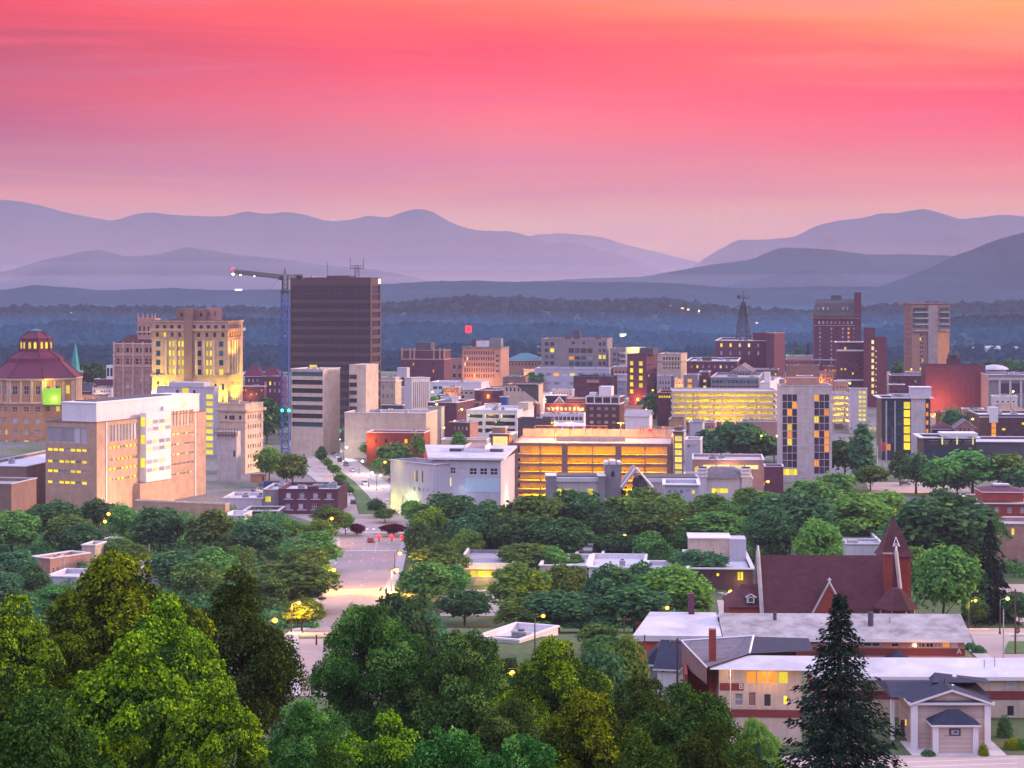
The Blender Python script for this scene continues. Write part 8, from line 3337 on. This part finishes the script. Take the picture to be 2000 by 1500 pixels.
def proto(key):
	if key in PROTO:
		return PROTO[key]
	kind, lod, var = key
	seed = {'near': 11, 'mid': 47, 'far': 83}[lod] + var * 13 + {'g': 1, 'd': 2, 'l': 3, 'y': 4, 'o': 5, 'r': 6, 'c': 7, 'p': 8}.get(kind, 9) * 31
	n, lf = {'near': (85000, .125), 'mid': (9000, .42), 'far': (3200, .72)}[lod]
	if kind == 'c':
		if lod == 'near':
			cm = conifer_mesh('crown', seed, 16.0, 5.2, 58, 9, 165, .18, M['leaf_c'], .36, .95)
		else:
			cm = conifer_mesh('crown', seed, 16.0, 4.6, 30, 9, 13, .95, M['leaf_c'], .22)
		tm = trunk_mesh('trunk', 15.6, .32)
		W_, H = 10.4 if lod == 'near' else 9.2, 16.0
	elif kind == 'p':      # pointed columnar evergreen
		cm = decid_mesh('crown', seed, n, lf, [M['leaf_d']], 8, 16, .02, 60, 'cone', lob=(.9, 1.5))
		tm = trunk_mesh('trunk', 14, .3)
		W_, H = 8, 16.0
	else:
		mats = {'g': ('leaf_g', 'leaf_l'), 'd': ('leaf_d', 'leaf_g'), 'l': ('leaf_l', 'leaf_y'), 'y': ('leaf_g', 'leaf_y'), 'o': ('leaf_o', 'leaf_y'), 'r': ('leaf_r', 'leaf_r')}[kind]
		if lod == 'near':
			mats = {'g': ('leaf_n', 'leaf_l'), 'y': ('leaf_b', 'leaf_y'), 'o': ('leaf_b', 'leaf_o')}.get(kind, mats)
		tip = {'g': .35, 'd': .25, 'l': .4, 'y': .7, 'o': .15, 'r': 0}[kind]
		W_, H = 12.0, 14.5
		if lod == 'near':
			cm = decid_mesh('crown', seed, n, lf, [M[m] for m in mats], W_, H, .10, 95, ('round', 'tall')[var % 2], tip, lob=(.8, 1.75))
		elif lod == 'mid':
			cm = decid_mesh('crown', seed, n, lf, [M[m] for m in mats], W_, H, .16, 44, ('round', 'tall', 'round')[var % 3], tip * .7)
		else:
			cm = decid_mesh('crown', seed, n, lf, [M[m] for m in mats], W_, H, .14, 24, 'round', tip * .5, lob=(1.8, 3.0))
		tm = limb_mesh('trunk', H, W_, seed, .34)
	PROTO[key] = (cm, tm, W_, H)
	return PROTO[key]


ORD = ['leftmost', 'second from left', 'third from left', 'fourth from left', 'fifth from left', 'sixth from left', 'seventh from left', 'eighth from left', 'ninth from left',
	   'tenth from left', 'eleventh from left', 'twelfth from left', 'thirteenth from left', 'fourteenth from left', 'fifteenth from left', 'sixteenth from left']
ADJ = {'g': 'mid green', 'd': 'dark green', 'l': 'light green', 'y': 'yellow-tipped green', 'o': 'olive brown-green', 'r': 'purple-leaved', 'c': 'dark conifer', 'p': 'pointed evergreen'}


def tree(px, top, wpx, kind, Y, base_z=None, label='', group='trees', lod=None, var=None):
	lod = lod or ('near' if Y < 235 else 'mid' if Y < 640 else 'far')
	var = var if var is not None else int(px * 7 + top) % 3
	cm, tm, W_, H = proto((kind, lod, var))
	g = gz(0, Y) if base_z is None else base_z
	h = Z(top, Y) - g
	w = wpx / F0 * Y * (1.22 if kind not in 'cp' else 1.0)
	name = {'c': 'conifer', 'p': 'columnar_evergreen'}.get(kind, 'tree')
	r = empty(name, (X(px, Y), Y, g), (px * 1.7 + top) % 6.28, label, 'tree', group)
	c = obj('crown', cm, r)
	t = obj('trunk', tm, r)
	# keep the crown near its natural proportion; a longer trunk lifts it
	sxy = w / W_
	sz = h / H
	cap = 1.3 if lod == 'near' else 1.6
	if kind not in 'cp' and sz > sxy * cap:
		sc = sxy * cap
		c.location = (0, 0, h - H * sc)
		c.scale = (sxy, sxy, sc)
	else:
		c.scale = (sxy, sxy, sz)
	t.scale = (max(.5, sxy * .9), max(.5, sxy * .9), sz * .93)
	return r


def region(phrase, lst, group):
	lst = sorted(lst, key=lambda q: q[0])
	for i, q in enumerate(lst):
		px, top, w, kind = q[:4]
		base = q[4]
		if base > 300:
			x, Y, z = hit(px, base)
		else:
			Y = q[4]
		if len(q) > 5:
			Y = q[5]
		big = 'broad' if w > 105 else 'slim' if w < 45 else 'round'
		lab = '%s %s tree, %s of those %s' % (big, ADJ[kind], ORD[i], phrase) if kind not in 'cp' else '%s, %s of the trees %s' % (ADJ[kind], ORD[i], phrase)
		tree(px, top, w, kind, Y, label=lab, group=group)


region('below the big tan block', [(22, 992, 96, 'g', 1095), (108, 972, 90, 'd', 1050), (75, 985, 76, 'g', 1048), (128, 1000, 86, 'g', 1088), (190, 972, 70, 'd', 1045), (243, 985, 74, 'g', 1055), (312, 983, 90, 'd', 1088),
								   (410, 992, 92, 'g', 1090), (505, 1004, 92, 'd', 1098), (280, 1028, 60, 'g', 1080), (160, 1020, 80, 'd', 1095), (470, 1040, 70, 'g', 1095)], 'trees below the tan block')
region('in the left middle row', [(345, 1072, 116, 'd', 1160), (420, 1066, 90, 'g', 1155), (470, 1062, 66, 'g', 1150), (572, 1092, 150, 'g', 1200), (600, 1062, 90, 'g', 1140), (30, 1070, 70, 'd', 1140), (62, 1100, 66, 'd', 1180),
								  (108, 1142, 80, 'g', 1205), (232, 1048, 60, 'g', 1100), (380, 1092, 90, 'g', 1185), (262, 1060, 60, 'g', 1120), (5, 1110, 70, 'd', 1190), (520, 1120, 80, 'g', 1210), (190, 1120, 90, 'g', 1205)], 'trees in the left middle row')
region('beside the purple brick offices', [(618, 1036, 92, 'g', 1120), (640, 985, 62, 'g', 1050), (622, 1012, 60, 'l', 1075), (675, 1000, 34, 'g', 1045), (560, 1012, 60, 'o', 1060), (697, 1022, 28, 'r', 1046)], 'trees beside the purple brick offices')
region('by the left kerb', [(590, 1168, 80, 'l', 1235), (636, 1102, 46, 'l', 1150)], 'trees in orange lamplight')
region('around the crane foot', [(526, 868, 46, 'l', 940), (572, 884, 54, 'y', 950), (521, 778, 60, 'd', 868), (498, 800, 46, 'd', 850), (545, 790, 40, 'd', 850), (560, 905, 34, 'o', 945), ], 'trees around the crane foot')
region('on the boulevard median', [(628, 872, 20, 'd', 905), (618, 862, 16, 'g', 885), (652, 905, 22, 'g', 930), (664, 925, 22, 'o', 948), (672, 938, 20, 'g', 960), (735, 970, 32, 'd', 1012), (752, 992, 40, 'g', 1022), (768, 1022, 44, 'r', 1048), (640, 893, 16, 'g', 915), (683, 950, 18, 'o', 968)], 'trees on the median')
region('right of the boulevard', [(708, 838, 34, 'g', 880), (716, 812, 30, 'd', 862), (742, 848, 60, 'g', 905), (752, 822, 44, 'd', 875), (772, 862, 60, 'g', 915), (722, 862, 36, 'l', 895), (792, 902, 46, 'd', 965), (790, 880, 44, 'd', 940), (770, 905, 34, 'd', 940), (742, 893, 30, 'g', 922), (672, 826, 30, 'd', 858), (688, 820, 30, 'g', 860), (786, 850, 50, 'g', 905), (806, 975, 40, 'y', 1030)], 'trees right of the boulevard')
region('between boulevard and garage', [(880, 958, 120, 'd', 1065), (960, 972, 110, 'd', 1080), (1050, 962, 132, 'g', 1090), (1130, 948, 110, 'd', 1080), (1190, 940, 66, 'd', 1010), (1205, 965, 116, 'g', 1075), (1290, 968, 120, 'g', 1080), (1102, 1008, 110, 'd', 1105), (1005, 1000, 90, 'd', 1098), (1255, 945, 70, 'g', 1040), (1318, 960, 60, 'g', 1050), (1175, 985, 90, 'd', 1085), (838, 985, 66, 'y', 1075), (822, 1018, 66, 'd', 1110), (920, 1000, 80, 'd', 1090), (1060, 1005, 90, 'd', 1100)], 'trees in front of the orange garage')
region('in the second row below the garage', [(915, 1032, 56, 'l', 1100), (850, 1060, 112, 'g', 1160), (1035, 1056, 104, 'g', 1128), (1072, 1064, 70, 'g', 1130), (1205, 1036, 80, 'd', 1105), (1272, 1036, 66, 'g', 1108), (1230, 1046, 50, 'o', 1100), (830, 1094, 100, 'g', 1190), (1330, 1030, 50, 'o', 1085), (885, 1100, 60, 'g', 1180), (1120, 1080, 50, 'g', 1130)], 'trees in the second row')
region('in the centre clump', [(908, 1146, 96, 'd', 1222), (1015, 1096, 110, 'l', 1210), (1108, 1100, 90, 'l', 1190), (1195, 1098, 104, 'd', 1225), (1090, 1148, 140, 'd', 1235), (1312, 1100, 130, 'l', 1222), (1240, 1140, 130, 'd', 1235), (1362, 1070, 104, 'd', 1140), (1180, 1240, 80, 'o', 1300, 330), (1330, 1150, 110, 'g', 1225), (1010, 1165, 100, 'g', 1236), (1170, 1215, 70, 'g', 1280, 340), (1255, 1095, 80, 'd', 1180), (1135, 1190, 120, 'd', 1235), (1275, 1190, 110, 'd', 1236)], 'trees in the centre clump')
region('behind the church', [(1400, 996, 116, 'g', 1078), (1470, 950, 100, 'g', 1055), (1545, 948, 150, 'd', 1100), (1508, 985, 90, 'd', 1110), (1600, 1010, 84, 'l', 1095, 520), (1672, 962, 130, 'l', 1080), (1640, 918, 80, 'g', 1000), (1845, 948, 190, 'd', 1135), (1790, 990, 100, 'd', 1080), (1900, 985, 110, 'd', 1120), (1388, 960, 80, 'g', 1050), (1430, 975, 70, 'g', 1060), (1720, 950, 80, 'l', 1030), (1590, 930, 80, 'g', 1020), (1350, 985, 70, 'g', 1060), (1560, 1000, 90, 'd', 1105)], 'trees behind the church')
region('right of the church', [(1842, 1056, 118, 'g', 1232), (1934, 1010, 110, 'c', 1215), (1790, 1060, 70, 'g', 1180), (1890, 1090, 80, 'd', 1215), (1990, 1150, 50, 'd', 1225), (1905, 1165, 50, 'o', 1225)], 'trees right of the church')
region('around the slab tower', [(1683, 826, 66, 'p', 940), (1650, 850, 70, 'd', 935), (1440, 815, 90, 'd', 905), (1400, 830, 76, 'd', 905), (1482, 842, 76, 'd', 905), (1372, 850, 50, 'd', 900), (1790, 878, 60, 'd', 965), (1842, 888, 70, 'g', 970), (1900, 876, 100, 'g', 965), (1962, 880, 90, 'g', 965), (1758, 882, 40, 'd', 950), (1822, 915, 40, 'd', 965), (1990, 900, 60, 'd', 970), (1512, 850, 40, 'd', 905), (1870, 905, 50, 'd', 970), (1700, 905, 60, 'g', 960)], 'trees around the slab tower')
region('among the downtown buildings', [(1272, 768, 46, 'd', 0, 1120), (1240, 815, 66, 'g', 0, 930), (896, 842, 40, 'o', 0, 800), (875, 755, 36, 'o', 0, 1150), (1047, 722, 40, 'd', 0, 1300), (818, 845, 26, 'g', 0, 850), (975, 822, 30, 'd', 0, 900), (1215, 830, 50, 'g', 0, 900), (765, 880, 26, 'g', 0, 850), (1860, 790, 40, 'd', 0, 1000), (1905, 790, 34, 'd', 0, 1000), (845, 770, 26, 'g', 0, 1080)], 'downtown trees')
region('behind the green spire', [(172, 700, 60, 'd', 0, 1330), (122, 705, 50, 'd', 0, 1340), (195, 715, 40, 'd', 0, 1320), (205, 750, 30, 'd', 0, 1310)], 'trees behind the spire')
region('along the right skyline', [(1560, 676, 26, 'd', 0, 1500), (1578, 668, 20, 'c', 0, 1500), (1545, 685, 24, 'd', 0, 1500), (1935, 700, 36, 'd', 0, 1400), (1968, 702, 40, 'd', 0, 1400), (1995, 700, 36, 'd', 0, 1400), (1755, 705, 30, 'd', 0, 1400), (1362, 692, 34, 'd', 0, 1420), (1385, 690, 30, 'd', 0, 1420)], 'trees on the right skyline')

# the big front trees
FRONT = [
	(232, 1072, 330, 'y', 138, 'tallest front tree with yellow-green lit tips, left of centre-left'),
	(468, 1108, 222, 'o', 158, 'olive front tree with flat crown left of the road'),
	(30, 1165, 250, 'y', 128, 'yellow-tipped tree cut by the left edge'),
	(330, 1165, 260, 'y', 126, 'bright-tipped tree right of the tallest front one'),
	(722, 1158, 196, 'g', 178, 'dense green tree right of the road, bottom centre'),
	(788, 1140, 120, 'd', 245, 'darker tree just behind the dense green one by the road'),
	(905, 1216, 200, 'g', 176, 'mid green front tree left of the orange lamp'),
	(1085, 1242, 200, 'y', 158, 'yellow-topped rounded tree right of the orange lamp'),
	(255, 1240, 330, 'y', 92, 'nearest big tree with scattered lime leaves, lower left'),
	(420, 1330, 250, 'y', 88, 'lime-tipped tree filling the bottom left of centre'),
	(745, 1385, 240, 'y', 105, 'low yellow-green tree at the bottom centre'),
	(600, 1352, 160, 'g', 118, 'green tree just below the road end'),
	(880, 1400, 230, 'g', 102, 'spreading green tree at the bottom, left of the yellow-topped one'),
	(1150, 1345, 220, 'y', 112, 'yellow-sided tree at the bottom under the yellow-topped one'),
	(1340, 1318, 230, 'o', 150, 'layered olive tree right of the yellow-topped one'),
	(1255, 1310, 200, 'o', 165, 'darker layered tree left of the olive layered one'),
	(1390, 1400, 200, 'o', 118, 'olive tree at the bottom left of the tall spruce'),
	(1480, 1392, 110, 'l', 178, 'pale drooping tree left of the tall spruce foot'),
	(640, 1440, 190, 'o', 84, 'brownish tree tip at the bottom edge below the road'),
	(80, 1330, 260, 'o', 86, 'dark olive tree at the lower left corner'),
	(1250, 1420, 220, 'o', 96, 'dark olive tree at the bottom edge, right of centre'),
	(1010, 1420, 200, 'g', 96, 'green tree at the bottom edge under the orange lamp'),
	(1000, 1350, 150, 'g', 150, 'green tree filling the gap beneath the orange lamp'),
	(1165, 1235, 110, 'd', 240, 'grey-green tree behind the yellow-topped one, lower centre'),
	(985, 1270, 120, 'g', 225, 'small green tree in the gap right of the lower white house'),
	(850, 1190, 120, 'd', 250, 'dark tree left of the lower white house'),
	(1225, 1235, 80, 'l', 262, 'light tree by the walkway canopy'),
	(140, 1195, 190, 'y', 134, 'yellow-green tree between the left edge and the tallest one'),
]
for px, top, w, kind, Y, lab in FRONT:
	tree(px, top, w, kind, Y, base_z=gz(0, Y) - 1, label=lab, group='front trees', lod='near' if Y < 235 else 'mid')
sp = tree(1640, 1143, 640, 'c', 128, label='tall dark spruce with drooping tips in front of the apartment blocks', group='front trees', lod='near')
cy = tree(1481, 1408, 34, 'p', 160, label='small dark upright evergreen left of the spruce foot', group='front trees', lod='near')


def bush(px, row, Y, w, h, mat, lab, name='bush'):
	rng = np.random.default_rng(int(px + row))
	n = int(500 + w * h * 160)
	d = rng.normal(size=(n, 3))
	d[:, 2] = np.abs(d[:, 2])
	d /= np.linalg.norm(d, axis=1)[:, None]
	C = d * rng.uniform(.75, 1.05, (n, 1)) * np.array([w / 2, w / 2, h])
	V, F = leaf_quads(C, d, .11, rng)
	r = empty(name, (X(px, Y), Y, gz(0, Y)), 0, lab, 'bush', 'bushes by the portico house')
	obj('foliage', np_mesh('foliage', V, F, [M[mat]]), r)
	m = MB()
	m.ball(0, 0, h * .45, min(w / 2, h) * .72, M[mat], 8)
	m.cyl(0, 0, -.2, h * .3, .08, .06, M['bark'], 6)
	m.build('stem', r)


bush(1921, 1455, 262, 1.4, 1.5, 'leaf_y', 'round yellow bush right of the hooded sign wall')
bush(1813, 1450, 262, 2.0, .7, 'leaf_d', 'low dark bush left of the hooded sign wall')
bush(1963, 1400, 273, 2.2, 2.9, 'leaf_d', 'tall rounded dark shrub right of the beige house')
bush(1978, 1430, 266, 2.4, 1.3, 'leaf_y', 'yellow-green low shrub right of the forecourt')
bush(1998, 1425, 266, 2.2, 1.4, 'leaf_g', 'green low shrub at the right edge')
bush(1896, 1256, 345, 2.4, 1.2, 'leaf_d', 'dark clipped hedge end behind the pink block')
bush(1912, 1262, 341, 2.6, 1.2, 'leaf_d', 'dark clipped hedge nearer the right edge street')


# grass and brush under the front trees
def undergrowth():
	rng = np.random.default_rng(3)
	n = 26000
	y = rng.uniform(70, 250, n)
	x = rng.uniform(-.3, .19, n) * y
	C = np.stack([x, y, np.interp(y, GY, GZ) + rng.uniform(0, 1.6, n)], 1)
	V, F = leaf_quads(C, np.tile([0, 0, 1.0], (n, 1)), .33, rng)
	o = obj('undergrowth', np_mesh('undergrowth', V, F, [M['leaf_d']]))
	tag(o, 'dark leafy undergrowth beneath the front trees', 'undergrowth', kind='stuff')


undergrowth()


def thicket():
	rng = np.random.default_rng(9)
	CC, NN, SS = [], [], []
	spots = []
	for _ in range(2600):
		y = rng.uniform(430, 690)
		x = rng.uniform(-.27, .27) * y
		px = x / y * F0 + 1000
		if 560 < px < 830 and not (y < 600 and (px < 600 - (y - 430) * .1 or px > 815)):
			continue
		if px > 1395 and y < 520 or (860 < px < 1020 and y < 540) or (px > 1930 and y < 540) or (1330 < px < 1490 and y < 560):
			continue
		spots.append((x, y))
	for x, y in spots:
		h = rng.uniform(1.2, 4.5)
		n = int(60 * h)
		d = rng.normal(size=(n, 3))
		d[:, 2] = np.abs(d[:, 2])
		d /= np.linalg.norm(d, axis=1)[:, None]
		CC.append(np.array([x, y, gz(x, y)]) + d * np.array([h * .9, h * .9, h]) * rng.uniform(.8, 1.1, (n, 1)))
		NN.append(d)
	C, Nn = np.concatenate(CC), np.concatenate(NN)
	V, F = leaf_quads(C, Nn + np.array([0, 0, .5]), .42, rng)
	mi = (np.repeat(rng.random(len(C) // 40 + 1) < .5, 40)[:len(C)]).astype(int)
	o = obj('shrubbery', np_mesh('shrubbery', V, F, [M['leaf_d'], M['leaf_g']], mi))
	tag(o, 'green shrubbery filling the gaps between the middle distance trees', 'shrubbery', kind='stuff')


thicket()
